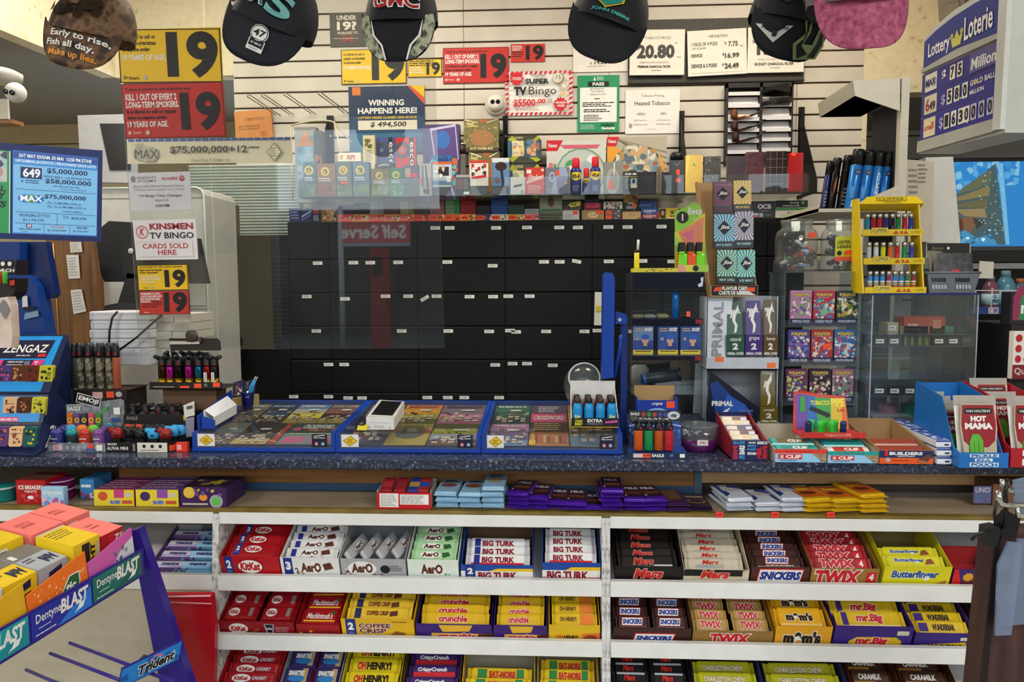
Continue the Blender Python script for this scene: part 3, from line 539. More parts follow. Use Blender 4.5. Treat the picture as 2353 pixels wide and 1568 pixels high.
# ================================================================ CLEAR SHELF WITH GOODS
SHZ=PY(1200,446,3.21).z
ACR=acrylic('#f4f7f7',0.04,0.7,'#9aa2a8')
for(pa,pb,n)in((687,1571,'long'),(1616,1858,'short')):
 xa,xb=PY(pa,445,3.21).x,PY(pb,445,3.21).x
 sh=empty('clear_shelf',((xa+xb)/2,3.35,SHZ),'%s clear plastic shelf with raised front lip on the slat wall'%n,'shelf')
 m=M();m.box(xa,xb+(.085 if n=='long' else 0),3.212,WALL-0.002,SHZ-0.005,SHZ,ACR);m.build('shelf_plate',sh)
 m=M();m.box(xa,xb,3.206,3.210,SHZ-0.005,SHZ+0.072,ACR);m.build('front_lip',sh)
 for x in((xa,)if n=='long' else(xb-0.003,)):
  m=M();m.slab([(x,3.21,SHZ),(x,WALL-0.002,SHZ),(x,WALL-0.002,SHZ+0.16),(x,3.21,SHZ+0.072)],0.003,ACR);m.build('end_panel',sh)
for i,(px,pt,pb)in enumerate(((752,266,372),(1157,266,372),(1563,255,345),(1838,246,345))):
 a=PY(px,pt,WALL-0.01);m=M();x=a.x;zt=a.z;L=[0.028,0.02,0.02,0.022][i]
 m.slab([(x,WALL-0.002,zt),(x,WALL-0.002,SHZ+0.002),(x,3.30,SHZ+0.002),(x,3.30,SHZ+0.06)],0.004,m_blk)
 m.box(x-0.003,x+L,WALL-0.012,WALL-0.001,SHZ+0.005,zt,m_blk)
 m.box(x+L*0.4,x+L*0.6,WALL-0.0135,WALL-0.012,zt-0.1,zt-0.09,C('#d8d8d4'))
 thing(m,'shelf_bracket','black triangular shelf bracket '+['by the navy lottery poster','under the dome camera','beside the heated tobacco sheet','above the red cigarette case'][i],'bracket','black brackets of the clear shelves')
S=SHZ+0.0008
YB,YM,YF=3.45,3.36,3.235
PK=[tr(c)for c in('#5fa8c4','#2f6fa0','#7d5aa0','#d98a5a','#e6d3a0','#356a7a','#b7404a')]
item(678,727,292,440,YB,0.05,'#8a8f8a',[('r',0.1,0.05,0.9,0.75,tr('#6a8fb0')),('p',[(0.1,.75),(0.9,.75),(0.5,.95)],tr('#c9804a')),('s',31,40,0.1,0.05,0.9,0.74,0.06,[tr('#86a9c0'),tr('#5d7f9c'),tr('#9fb2b8')])],'blister_pack','tall blue grey blister pack at the shelf end behind the hanging screen','package',S)
item(722,740,300,440,YB-.06,0.05,'#4a3f38',[('s',32,30,0.05,0.05,0.95,0.95,0.09,[tr('#2b3f48'),tr('#8a5a44'),tr('#6a7a80'),tr('#241f1c')])],'blister_pack','dark brown blister pack next to the black bracket','package',S)
m=M();pts=[]
for i in range(15):
 t=i/14;px=668+140*t;py=291-40*math.sin(math.pi*min(1,t*0.9+0.05))*0.35+(t>0.7)*(t-0.7)*130;pts.append(PY(px,py,YM+0.03))
m.tube(pts,0.004,C('#c3b89f'),6);m.tube([pts[-5],PY(789,372,YM+0.03),V((PY(789,372,YM+0.03).x,YM+0.03,S))],0.004,C('#c3b89f'),6);m.tube([pts[0],V((pts[0].x,YM+0.03,S))],0.004,C('#c3b89f'),6)
thing(m,'wire_arch','beige curved wire arch stand over the packs on the clear shelf','stand')
item(972,1056,286,440,YB,0.05,'#4b4374',[('p',[(0.02,.35),(0.3,.6),(0.2,.95),(0.9,1),(0.98,.55),(0.7,.3),(0.9,0),(0.1,0)],tr('#c9bfe0')),('p',[(0.05,.35),(0.33,.6),(0.24,.92),(0.88,.97),(0.95,.55),(0.67,.3),(0.85,0),(0.15,0)],tr('#5d4a86')),('r',0.25,0.2,0.9,0.55,tr('#4fa3ae')),('s',33,40,0.2,0.2,0.95,0.6,0.05,[tr('#2f6fa8'),tr('#74c4c0'),tr('#2a4c8a'),tr('#c9704a')]),('e',0.55,0.8,0.2,0.12,tr('#3f6fb8'))],'card_pack','large purple and teal card pack standing on the clear shelf','package',S)
m=M();p=PY(1064,395,YM);m.lathe((p.x,YM,S),[(0.011,0),(0.012,0.005),(0.012,0.19),(0.013,0.19),(0.013,0.235),(0.009,0.245)],C('#d6d1c6',0.3),16);m.lathe((p.x,YM,S+0.195),[(0.0136,0),(0.0136,0.045)],C('#2a1c1c',0.4),16);thing(m,'marker_tube','white upright tube with a dark cap beside the golden box','tube')
GD=[('s',41,60,0,0.1,1,1,0.035,[tr('#8d8450'),tr('#5f5a3c'),tr('#b0a46a')]),('e',0.52,0.42,0.34,0.26,tr('#a5764a')),('r',0,0,1,0.12,tr('#4a4330')),('r',0.46,0.9,0.68,1,tr('#a8663f')),('t','ELITE TRAINER BOX',0.18,0.06,0.84,0.13,tr('#eddfa0'),0.03),('t','Pokemon',0.08,0.84,0.3,0.92,tr('#ece09a'),0.03),('t','CROWN',0.08,0.76,0.36,0.83,tr('#e6d987'),0.03),('p',[(0.0,.98),(0.05,1),(0.42,.9),(0.4,.88)],tr('#efe6b8')),('p',[(1,1),(0.95,1),(0.65,.9),(0.67,.88)],tr('#efe6b8'))]
x0,x1,z0,z1=rect(1077,1149,349,440,YB)
m=carton(1077,1149,349,440,YB,0.07,'#787046',GD,S,top=tr('#6a6340'));thing(m,'trading_card_box','golden card box standing on the clear shelf, lower of two','box')
m=M();a=rect(1066,1146,272,346,YB-0.006);m.box(a[0],a[1],YB-0.006,YB+0.07,z1,z1+(a[3]-a[2]),C('#787046'));m.art(m.front(a[0],a[1],YB-0.006,z1,z1+(a[3]-a[2])),GD);thing(m,'trading_card_box','golden card box with a tan oval, upper of two on the clear shelf','box')
def tin(px0,px1,py0,py1,Y,zb,art,label):
 x0,x1,z0,z1=rect(px0,px1,py0,py1,Y);h=z1-z0;z0=zb;z1=zb+h;c=0.014;w=x1-x0
 o=[(x0+c,z0),(x1-c*1.6,z0),(x1,z0+c),(x1,z1-c*1.8),(x1-c*1.6,z1),(x0+c*0.7,z1),(x0,z1-c),(x0,z0+c)]
 m=M();m.slab([(x,Y,z)for x,z in o],0.045,C('#4a4a3a',0.35,0.3));m.art(m.front(x0,x1,Y,z0,z1),art);thing(m,'trading_card_tin',label,'tin');return z1
TA=[('p',[(0.02,.85),(0.14,.98),(0.5,.6),(0.9,.98),(0.96,.9),(0.6,.5),(0.98,.1),(0.85,.03),(0.45,.35),(0.15,.03),(0.02,.15),(0.3,.5)],tr('#a8b030')),('r',0.5,0.2,0.95,0.8,tr('#3b5068')),('s',51,14,0.52,0.25,0.95,0.85,0.12,[tr('#b5664a'),tr('#d0a878'),tr('#5a7a90'),tr('#c9805a')]),('r',0.14,0.25,0.48,0.8,tr('#e3d6a8')),('s',52,12,0.16,0.28,0.46,0.78,0.08,[tr('#c9905a'),tr('#a8b0b0'),tr('#d9c08a')]),('r',0.01,0.2,0.12,0.8,tr('#3a5f78')),('t','POKEMON',0.22,0.86,0.46,0.95,tr('#c9b88a'),0.03)]
zt=tin(1168,1243,358,443,YB,S,TA,'lower eight sided card tin standing on the clear shelf')
tin(1166,1244,292,356,YB-0.004,zt,TA,'upper eight sided card tin balanced on the lower tin')
item(1256,1392,322,443,YB,0.05,'#cfcfc6',[('p',[(0,1),(0.28,1),(0.18,.82),(0,.82)],X_RED),('t','Pokemon',0.03,0.88,0.18,0.95,WH,0.02),('e',0.58,0.45,0.42,0.42,tr('#7c9a86')),('e',0.58,0.45,0.39,0.39,tr('#b9c4bd')),('p',[(0.22,.92),(0.9,.92),(0.86,.86),(0.3,.86)],tr('#cf5f74')),('e',0.42,0.55,0.11,0.12,tr('#4f9a5f')),('s',61,22,0.3,0.15,0.9,0.75,0.08,[tr('#dca0b4'),tr('#e3e6e2'),tr('#9fb6b8'),tr('#c9a0c0')]),('p',[(0.06,.3),(0.12,.45),(0.12,.6),(0.16,.6),(0.18,.3)],tr('#4f9a4f')),('r',0.04,.5,.1,.62,tr('#e06a84'))],'card_collection_box','white card box with a green bordered oval window on the clear shelf','box',S)
item(1395,1532,314,443,YB,0.05,'#b3aa96',[('p',[(0.05+0.02*i,1),(1,0.75-0.09*i),(1,0.73-0.09*i),(0.03+0.02*i,1)],tr('#6f6a5c'))for i in range(5)]+[('p',[(0,.9),(0.25,.78),(0.12,.5),(0.1,.2),(0,.35)],tr('#e29a2a')),('p',[(0,1),(0.2,1),(0.15,.85),(0,.85)],X_RED),('t','Pokemon',0.02,0.9,0.15,0.96,WH,0.02),('e',0.5,0.5,0.42,0.36,tr('#3a3a3a')),('p',[(0.86,.75),(0.98,.5),(0.86,.35)],tr('#e29a2a')),('e',0.5,0.5,0.4,0.34,tr('#8d9a9c')),('s',62,46,0.15,0.2,0.85,0.8,0.07,[tr('#c9b48a'),tr('#6a8a9a'),tr('#a8583f'),tr('#d9d2c0'),tr('#4a5a60'),tr('#b08a4a')]),('r',0.27,0.55,0.68,0.86,tr('#a5a08c')),('s',63,20,0.28,0.56,0.67,0.85,0.06,[tr('#c9a070'),tr('#5a6a70'),tr('#d9d0b8')])],'card_collection_box','card box with an orange curve and oval window on the clear shelf','box',S)
def seed(px0,px1,pt,h,h2,label,st=False):
 item(px0,px1,pt,441,YF+0.02,0.045,h,[('r',0,0,1,0.35,tr(h2)),('s',px0,16,0,0.02,1,0.35,0.07,[tr(h),tr(h2),tr('#8a9a5a')]),('c',0.45,0.76,0.13,tr('#d3c23a')),('c',0.45,0.76,0.085,tr(h)),('s',px0+1,4,0.3,0.7,0.6,0.82,0.05,[tr('#d3a23a'),tr('#6a7a3a')]),('l',0.12,0.46,0.85,0.58,2,WH)]+([('r',.3,.36,.75,.45,C('#f0512d'))]if st else[]),'filter_box',label,'box',S,top=tr('#b9b4a8'))
seed(697,726,372,'#4f6b80','#5f7a6a','slim slate blue carton with a yellow round emblem, first on the clear shelf')
seed(728,771,376,'#86635a','#8a4a44','dusty brown carton with a yellow round emblem on the clear shelf')
seed(773,808,372,'#5d6b72','#74806a','grey carton with a yellow round emblem and orange sticker',True)
seed(811,848,372,'#5b7590','#7f8f7a','pale blue carton with a yellow round emblem on the clear shelf')
seed(853,894,388,'#6a5b24','#6b7a2a','olive brown carton with a yellow round emblem on the clear shelf')
seed(896,927,386,'#1f6a3a','#2a7a46','bright green carton with a yellow round emblem on the clear shelf')
item(777,829,351,371,YM+0.02,0.05,'#e3dccb',[('t','RIPS',0.4,0.2,0.75,0.75,tr('#a83a4a'),0.03),('e',0.15,0.5,0.08,0.3,tr('#d9a87a'))],'product_box','small cream box with red lettering raised behind the cartons','box',None)
m=M();a=rect(777,829,371,446,YM+0.02);m.box(a[0]+0.01,a[1]-0.01,YM+0.022,YM+0.06,S,a[3]-0.0005,C('#8f8f86'));thing(m,'product_box','plain grey box under the small cream box','box')
item(835,862,311,441,YM+0.02,0.03,'#d6cba6',[('s',71,5,.1,.8,.9,.95,.04,[tr('#5a6a3a'),tr('#8a6a3a')]),('l',.15,.6,.85,.78,5,tr('#8a8266'))],'product_box','tall cream printed card box behind the pale blue carton','box',S)
def vape(px0,px1,h,label):
 item(px0,px1,316,441,YM+0.06,0.03,h,[('r',0.68,0,0.9,1,tr('#2a2c34')),('t','esco',0.71,0.55,0.88,0.93,WH,0.01,0,3),('c',0.34,0.8,0.13,tr('#55586a')),('c',0.34,0.8,0.07,tr(h)),('c',0.34,0.8,0.03,tr('#8a8d9c')),('p',[(0.1,0),(0.6,0),(0.6,.45),(0.3,.3)],tr('#5a5a62'))],'vape_box',label,'box',S)
vape(862,908,'#4a5a94','blue vapour device box on the clear shelf')
vape(909,956,'#c23a3a','red vapour device box on the clear shelf')
m=M();a=rect(851,911,355,441,YF+0.07);cx=(a[0]+a[1])/2;w=(a[1]-a[0])/2
m.lathe((cx,YF+0.108,S),[(w*0.95,0),(w,0.01),(w,0.10),(w*0.8,0.13),(w*0.8,0.155),(w*0.5,0.16)],C('#1c211b',0.25),20,1,0.5);m.art((V((cx-w*.6,YF+0.108-w*0.505,S+0.06)),V((w*1.2,0,0)),V((0,0,0.06))),[('l',0.1,.6,.9,.9,1,tr('#6a6a3a')),('e',.5,.3,.2,.2,tr('#6a4a2a'))]);thing(m,'storage_jar','squat black jar behind the olive and green cartons','jar')
item(928,962,380,441,YF+0.02,0.05,'#57506a',[('r',0,0,1,0.5,tr('#3f4438')),('r',.1,.62,.45,.9,tr('#a3988e')),('r',.5,.6,.9,.75,X_RED),('p',[(.14,.65),(.35,.65),(.3,.8)],tr('#d9702c'))],'product_box','grey violet box with a red patch on the clear shelf','box',S,top=tr('#8f8394'))
item(964,992,376,441,YF+0.02,0.03,'#a8a49c',[('r',.2,.3,.32,.95,tr('#40608a')),('p',[(.45,.95),(.55,.95),(.75,.25),(.62,.25)],tr('#2a2624')),('r',.3,.06,.8,.22,tr('#4a2f2c')),('r',.0,.42,.2,.55,C('#f0512d'))],'pen_pack','grey blister pack holding a dark pen on the clear shelf','package',S)
item(994,1038,372,430,YF+0.015,0.02,'#b9c6d2',[('r',0,.9,1,1,tr('#d9602c')),('r',.3,.45,.85,.8,tr('#2a2c34')),('e',.55,.76,.1,.1,tr('#c99a78')),('r',0,.1,1,.25,tr('#6a88b0')),('r',.72,.2,.95,.42,WH),('s',72,10,.05,.3,.6,.85,.08,[tr('#8fb0cc'),tr('#d9cbb0'),tr('#e8e8e4')])],'hockey_card_box','pale blue hockey card box on the clear shelf beside the pen pack','box',None)
m=M();a=rect(994,1038,430,446,YF+0.015);m.box(a[0]+.01,a[1]-.01,YF+.016,YF+.034,S,a[3]-0.0005,C('#5b5f66'));thing(m,'product_box','flat grey box under the pale blue hockey card box','box')
item(1048,1080,402,443,YF+0.01,0.02,'#2a2422',[('r',0,.88,1,1,tr('#a8a8a4')),('r',.05,.3,.5,.8,tr('#6a4030')),('l',.55,.3,.9,.8,5,tr('#8a8a86')),('r',.55,.05,.95,.18,WH)],'product_box','small dark photo printed pack on the clear shelf','package',S)
item(1079,1122,369,428,YF+0.012,0.02,'#e2dcd4',[('r',0,.9,1,1,tr('#c9402c')),('s',73,14,.1,.35,.9,.88,.1,[tr('#b03030'),tr('#e8e4dc'),tr('#3a3a40'),tr('#d9a08a')]),('p',[(.1,.28),(.9,.34),(.9,.45),(.1,.36)],X_RED),('r',.1,.02,.9,.2,tr('#efe6d8'))],'hockey_card_box','red and white hockey card box on the clear shelf','box',None)
m=M();a=rect(1079,1122,428,446,YF+0.012);m.box(a[0]+.01,a[1]-.005,YF+.014,YF+.03,S,a[3]-0.0005,C('#5b5f66'));thing(m,'product_box','flat grey box under the red and white hockey card box','box')
item(1128,1170,363,428,YF+0.012,0.02,'#5f86b4',[('r',0,.84,1,1,tr('#d3dbe2')),('e',.55,.7,.32,.16,tr('#3a1f1c')),('p',[(.5,.7),(.62,.7),(.75,0),(.6,0)],tr('#23252c')),('e',.35,.2,.14,.09,tr('#7a5f52')),('r',0,0,.06,1,tr('#c9602c'))],'hockey_card_box','blue hockey card box on the clear shelf beside the golden tin','box',None,side=tr('#c9602c'))
m=M();a=rect(1128,1168,428,446,YF+0.012);m.box(a[0]+.005,a[1]-.01,YF+.014,YF+.03,S,a[3]-0.0005,C('#5b5f66'));thing(m,'product_box','flat grey box under the blue hockey card box','box')
item(1173,1207,407,444,YF+0.008,0.03,'#c9c8bf',[('p',[(.2,.4),(.78,.5),(.78,.62),(.2,.52)],tr('#2a2a2c')),('r',.72,.05,.85,.25,tr('#4aa860'))],'product_box','small off-white box with a black stick picture on the clear shelf','box',S)
item(1208,1251,385,444,YF+0.004,0.02,'#c83a30',[('p',[(.05,.4),(.95,.6),(.95,.72),(.05,.5)],tr('#e9b8a8')),('l',.1,.05,.9,.35,4,tr('#e9b8a8')),('t','Shake',.12,.55,.8,.75,tr('#f0d0c8'),.02,.3),('r',.05,.78,.3,.92,tr('#e9dcd4')),('c',.9,.9,.05,WH)],'product_pack','bright red pack with white script on the clear shelf','package',S)
item(1253,1309,385,444,YF+0.006,0.025,'#6d7280',[('p',[(.2,0),(.35,.45),(.6,1),(.85,.98),(.95,.7),(.85,.35),(.55,.2),(.5,0)],tr('#9aa2c4')),('e',.28,.65,.12,.18,tr('#d4d8e4')),('e',.28,.65,.09,.14,tr('#6a78a4')),('r',.42,.72,.58,.88,C('#f0512d')),('l',.05,.05,.3,.2,2,tr('#b8bcc4')),('c',.85,.42,.06,tr('#c9b090'))],'earphone_pack','grey earphone pack picturing a head in profile on the clear shelf','package',S)
def can(px0,px1,pt,label,small=False):
 a=rect(px0,px1,pt,443,YF+0.035);r=(a[1]-a[0])/2;h=a[3]-S;cx=(a[0]+a[1])/2;y=YF+0.035;ch=h*(0.27 if not small else 0.35)
 t=empty('spray_can',(cx,y,S),label,'spray can','blue and yellow spray cans')
 b=M();b.lathe((cx,y,S),[(r*.9,0),(r,.003),(r,h-ch-.012),(r*.85,h-ch-.004),(r*.7,h-ch)],C('#1d2a74',0.28),20)
 k=9;zz0,zz1=S+h*.32,S+h*.6
 for i in range(k):
  a0=math.radians(-155+130*i/k);a1=math.radians(-155+130*(i+1)/k);rr=r*1.01
  dip=lambda q:0.35*h*0.5*(1-abs(q/k*2-1))*0.5
  b.add([(cx+rr*math.cos(a0),y+rr*math.sin(a0),zz0+.02-dip(i)),(cx+rr*math.cos(a1),y+rr*math.sin(a1),zz0+.02-dip(i+1)),(cx+rr*math.cos(a1),y+rr*math.sin(a1),zz1),(cx+rr*math.cos(a0),y+rr*math.sin(a0),zz1)],[(0,1,2,3)],C('#e8c81c',.35))
 b.art((V((cx-r*.7,y-r*1.04,zz1-h*.16)),V((r*1.4,0,0)),V((0,0,h*.11))),[('t','WD-40',0,0,1,1,tr('#161a2c'),.04)])
 b.art((V((cx-r*.6,y-r*1.03,S+.012)),V((r*1.2,0,0)),V((0,0,h*.17))),[('l',0,0,1,1,4,tr('#8a90c0'))])
 b.build('can_body',t)
 c=M();c.lathe((cx,y,S+h-ch),[(r*.66,0),(r*.7,.002),(r*.66,ch*.9),(r*.58,ch)],C('#d0202c',.35),18);c.build('cap',t,'red plastic cap')
can(1310,1336,364,'blue spray can with red cap beside the earphone pack')
can(1338,1357,387,'shortest of the three blue spray cans, in the middle',True)
can(1356,1380,361,'blue spray can with red cap beside the plastic mask pack')
item(1388,1432,372,444,YF+0.03,0.03,'#85867f',[('e',.45,.4,.35,.4,tr('#a6a79f')),('e',.5,.42,.22,.28,tr('#8d8e88')),('r',.25,.15,.45,.42,C('#f0512d')),('r',.5,.6,.56,.98,tr('#e0e0da'))],'blister_pack','grey clear blister pack with an orange sticker on the clear shelf','package',S)
item(1433,1465,394,444,YF+0.004,0.02,'#17181a',[('t','STUD 100',.08,.83,.9,.93,WH,.04),('r',.05,.74,.95,.77,tr('#b0a040')),('r',.5,.25,.95,.68,tr('#8fb4c4')),('r',.5,.25,.95,.4,tr('#cfc9b4')),('e',.72,.55,.1,.1,K),('l',.08,.2,.42,.68,6,tr('#8a8a8a'))],'product_box','black box with a white title line and small blue picture','box',S)
item(1467,1508,395,444,YF+0.02,0.04,'#1a191b',[('l',.1,.6,.9,.8,2,tr('#333236'))],'product_box','plain black box on the clear shelf beside the ruler','box',S)
item(1509,1520,383,444,YF+0.006,0.004,'#7a6a4c',[('l',.2,.1,.8,.9,9,tr('#4a4030'))],'ruler','short brown ruler leaning upright on the clear shelf','ruler',S)
item(1521,1537,396,444,YF+0.03,0.03,'#121113',[('r',.1,.1,.9,.9,tr('#1c1a1e'))],'product_box','narrow black box between the ruler and the zip bag','box',S)
m=M();a=rect(1539,1572,345,444,YF+0.03);m.box(a[0],a[1],YF+.03,YF+.05,S,S+(a[3]-a[2])*.8,C('#242224',.25),.004);m.lathe(((a[0]+a[1])/2,YF+.04,S+(a[3]-a[2])*.8),[(.03,0),(.028,.02),(.02,.03)],C('#1a191b',.2),14,1,.5)
m.art((V((a[0],YF+.03,S)),V((a[1]-a[0],0,0)),V((0,0,(a[3]-a[2])*.8))),[('r',.45,.55,.7,.7,C('#f0512d')),('r',.42,.33,.75,.45,C('#f0512d')),('p',[(.1,.95),(.5,.8),(.9,.98),(.5,.85)],tr('#6a6a6a'))]);thing(m,'zip_bag','glossy black zip bag with two orange stickers on the clear shelf','bag')
def case(px0,px1,pt,body,art,label,Y=YF+0.03,pbm=440):
 m=carton(px0,px1,pt,pbm,Y,0.022,body,art,S,bev=0.004,side=metal('#a08d60',.35));thing(m,'cigarette_case',label,'case','cigarette cases on the clear shelf')
dia=lambda c1:[('p',[(x/10,0),(x/10+.03,0),(min(1,x/10+.33),1),(min(1,x/10+.3),1)],tr(c1))for x in range(-3,10)if x>=0]
case(1575,1614,356,C('#dcb95c',.35,.3),dia('#b0924a')+[('p',[(.4,.75),(.58,.72),(.55,.8)],tr('#7ab03a'))],'gold ribbed cigarette case on the clear shelf')
case(1618,1656,359,C('#4f4d48',.4),dia('#2a2926')+[('s',77,60,0,0,1,1,.02,[tr('#8a877e'),tr('#2e2c29')])],'black and grey woven cigarette case beside the gold one')
case(1671,1712,358,C('#2c1a26',.35),[('l',.05,.05,.95,.95,14,tr('#3a2430'))],'dark plum ribbed cigarette case below the pipe rack')
case(1715,1755,349,C('#451420',.3),[('s',78,40,.02,.02,.98,.98,.045,[tr('#5c1c2a'),tr('#36101a')])],'maroon crocodile cigarette case below the pipe rack')
case(1760,1808,347,C('#241418',.3),[('r',x,0,x+.02,1,tr('#7a6a60'))for x in(.2,.5,.78)]+[('r',0,y,1,y+.012,tr('#7a6a60'))for y in(.2,.42,.6,.8)],'black crocodile cigarette case with pale cracks')
case(1811,1845,351,C('#a8141a',.3),[('r',.2,.92,.5,1,C('#f0512d'))]+[('r',x,.35,x+.015,.95,tr('#7c0f14'))for x in(.25,.45,.62,.8)],'bright red cigarette case at the end of the clear shelf')
x0,x1,z0,z1=rect(1669,1822,190,356,WALL-0.05)
pr=empty('pipe_rack',((x0+x1)/2,WALL-0.03,z0),'black upright rack with white stepped cells holding tobacco pipes','rack')
m=M();m.box(x0,x1,WALL-0.012,WALL-0.003,z0-.04,z1,K);m.box(x0,x0+.007,WALL-.05,WALL-.012,z0-.04,z1,K);m.box(x1-.007,x1,WALL-.05,WALL-.012,z0-.04,z1,K);xm=x0+(x1-x0)*.52;m.box(xm-.006,xm+.006,WALL-.05,WALL-.012,z0-.04,z1,K);m.box(x0,x1,WALL-.05,WALL-.012,z1-.02,z1,K);m.build('frame',pr)
WHC=C('#e4e2e4',.6)
for(a,b,tops)in((x0+.008,xm-.007,(213,218,246,277,302,327,352)),(xm+.007,x1-.008,(218,245,275,302,324,348))):
 for i in range(len(tops)-1):
  za=PY(1740,tops[i],WALL-.04).z-.003;zb2=PY(1740,tops[i+1],WALL-.04).z
  m=M();m.add([(a,WALL-.014,za),(b,WALL-.014,za),(b,WALL-.03,zb2+.004),(a,WALL-.03,zb2+.004),(b,WALL-.052,zb2+.012),(a,WALL-.052,zb2+.012)],[(3,2,1,0),(5,4,2,3)],WHC);m.add([(a,WALL-.052,zb2+.012),(b,WALL-.052,zb2+.012),(b,WALL-.05,zb2-.004),(a,WALL-.05,zb2-.004)],[(3,2,1,0)],WHC);m.build('cell',pr)
def pipe(px,py,wood,label,band=None,L=68):
 s=.002105;o=PY(px,py,WALL-.062);P=lambda x,y:(o.x+x*s,WALL-.062,o.z-y*s)
 t=empty('tobacco_pipe',(o.x,WALL-.062,o.z-.03),label,'pipe','tobacco pipes in the rack')
 b=M();b.lathe((o.x,WALL-.062,o.z-.022),[(.006,0),(.014,.004),(.0165,.016),(.0150,.034),(.0155,.042),(.011,.042),(.009,.03)],C(wood,.25,0,.3),18)
 b.tube([P(2,8),P(12,8),P(26,5)],[.0085,.0065,.0055],C(wood,.25,0,.3),10);b.build('bowl',t)
 if band:
  b=M();b.tube([P(24,5.4),P(33,3.6)],.0058,C(band,.3),10);b.build('band',t)
 b=M();b.tube([P(26 if not band else 33,4),P(42,1),P(52,-4),P(L-6,-12),P(L,-13)],[.0054,.0045,.0035,.0028,.0024],C('#17120f',.2),10);b.build('stem',t)
pipe(1687,263,'#6a3a14','brown tobacco pipe with a pale band, highest of the rack','#c99a64')
pipe(1688,290,'#3a1c14','dark reddish tobacco pipe in the middle of the rack',None,66)
pipe(1690,316,'#33180c','dark tobacco pipe with a pale bowl stripe, lowest of the rack',None,64)
for i,(py,d)in enumerate(((203,0),(233,1))):
 a=rect(1752,1816,py-11,py+11,WALL-.06);m=M()
 m.add([(a[0],WALL-.06,a[2]),(a[1],WALL-.06,a[2]+.02*d),(a[1],WALL-.058,a[3]),(a[0]+(a[1]-a[0])*.6,WALL-.072,a[3]-.006),(a[0],WALL-.06,a[2]+.02),(a[0]+.05,WALL-.075,a[2]+.012)],[(0,5,4),(0,1,5),(5,1,3),(1,2,3),(4,5,3)],C('#15161a',.15));m.box(a[0]+.03,a[1],WALL-.06,WALL-.056,a[2]+.006,a[3]-.004,C('#15161a',.2))
 thing(m,'pipe_pouch',['black plastic wrapped pipe in the top cell of the rack','black plastic wrapped pipe in the second cell of the rack'][i],'pouch')
# ================================================================ HANGING SCREENS AND THE SIGNS ON THEM
YP=2.45
PANE=acrylic('#f3f5f4',0.014,1.0,'#b9c0c0',0.02)
EDGE=acrylic('#e4f0ea',0.3,1.0,'#dfeee6')
def quad(c,Y,t,mat,name=None):
 return[PY(p[0],p[1],Y)for p in c]
def pane(c,label):
 q=quad(c,YP,0,None);m=M();m.slab([q[3],q[2],q[1],q[0]],0.004,PANE,EDGE)
 return thing(m,'acrylic_screen',label,'screen','clear screens hanging over the counter')
pane([(262,-45),(463,-45),(501,832),(322,838)],'narrow clear acrylic screen carrying the stacked age and bingo signs')
pane([(467,-45),(993,-45),(1021,800),(505,803)],'wide scratched clear acrylic screen hanging over the lottery ticket trays')
YS=YP-0.006
def qsign(c,Y,art,body,name,label,cat='sign',t=0.003,parent=None,group=None):
 """sign whose picture corners are c = TL, TR, BR, BL"""
 q=[PY(p[0],p[1],p[2]if len(p)>2 else Y)for p in c];m=M();m.slab([q[3],q[2],q[1],q[0]],t,body)
 m.art((q[3],q[2]-q[3],q[0]-q[3]),art)
 return thing(m,name,label,cat,group)
qsign([(269,68),(507,62),(512,189),(277,191)],YS,art_yellow(),OR_Y,'age_sign','large yellow age limit sign topmost on the narrow acrylic screen')
qsign([(278,193),(512,190),(520,314),(289,319)],YS,art_red(),OR_R,'age_sign','large red age limit sign under the yellow one on the acrylic screen')
PAPER=acrylic('#efe9c8',0.72,0.6,'#ece6c6');BLUEG=C('#5169a8',0.5);GRY=C('#5a5c5c',0.5)
qsign([(291,320),(668,318),(669,373),(293,377)],YS,[('r',0,0.88,1,1,C('#e3e3d8',.5))]+[('r',0.01+i/22,0.89,0.048+i/22,0.99,BLUEG)for i in range(22)]+[('e',0.12-.035,.4,.042,.3,C('#b8b6a0')),('e',.12,.36,.042,.3,C('#c5c3ad')),('e',.155,.36,.042,.3,C('#b8b6a0')),('t','MAX',.055,.2,.195,.55,GRY,.0),('t','LOTTO',.06,.7,.11,.8,GRY,0),('t','$75,000,000+12',.27,.35,.74,.68,GRY,.02),('l',.75,.55,.82,.66,1,GRY),('t','Draw Date TUE MAY 06',.4,.06,.63,.17,C('#a9a68e')),('p',[(.86,.4),(.905,.78),(.95,.4),(.905,.02)],C('#8f8f7c')),('p',[(.866,.4),(.905,.73),(.944,.4),(.905,.07)],C('#ebe6c6')),('l',.88,.2,.93,.6,4,C('#9b9b86'))],C('#ebe5c4',.5),'jackpot_banner','pale yellow jackpot banner with blue squares along its top edge','banner')
qsign([(294,398),(436,394),(441,482),(300,485)],YS,[('t','KNIGHTS',.15,.83,.45,.9,GRY,.01),('t','OF COLUMBUS',.15,.75,.45,.81,GRY,.01),('e',.08,.83,.04,.09,C('#8a8c86')),('t','ROGERS',.55,.79,.8,.87,C('#b04a48'),.02),('c',.87,.83,.075,C('#b03a3c')),('t','TV',.84,.8,.9,.87,WH,.02),('t','Due to the Oshawa Generals Games,',.08,.6,.9,.68,C('#8e8e94'),.0),('t','TV Bingo will be played 1 hour earlier',.08,.51,.9,.58,C('#8e8e94'),.0),('t','TV Bingo Time Changes:',.16,.34,.86,.42,GRY,.01),('t','April 23',.42,.22,.63,.3,GRY,.0),('t','6:00 PM',.42,.09,.64,.16,GRY,.02)],C('#d8d6dc',.5),'notice','white paper notice about bingo times on the narrow acrylic screen','notice')
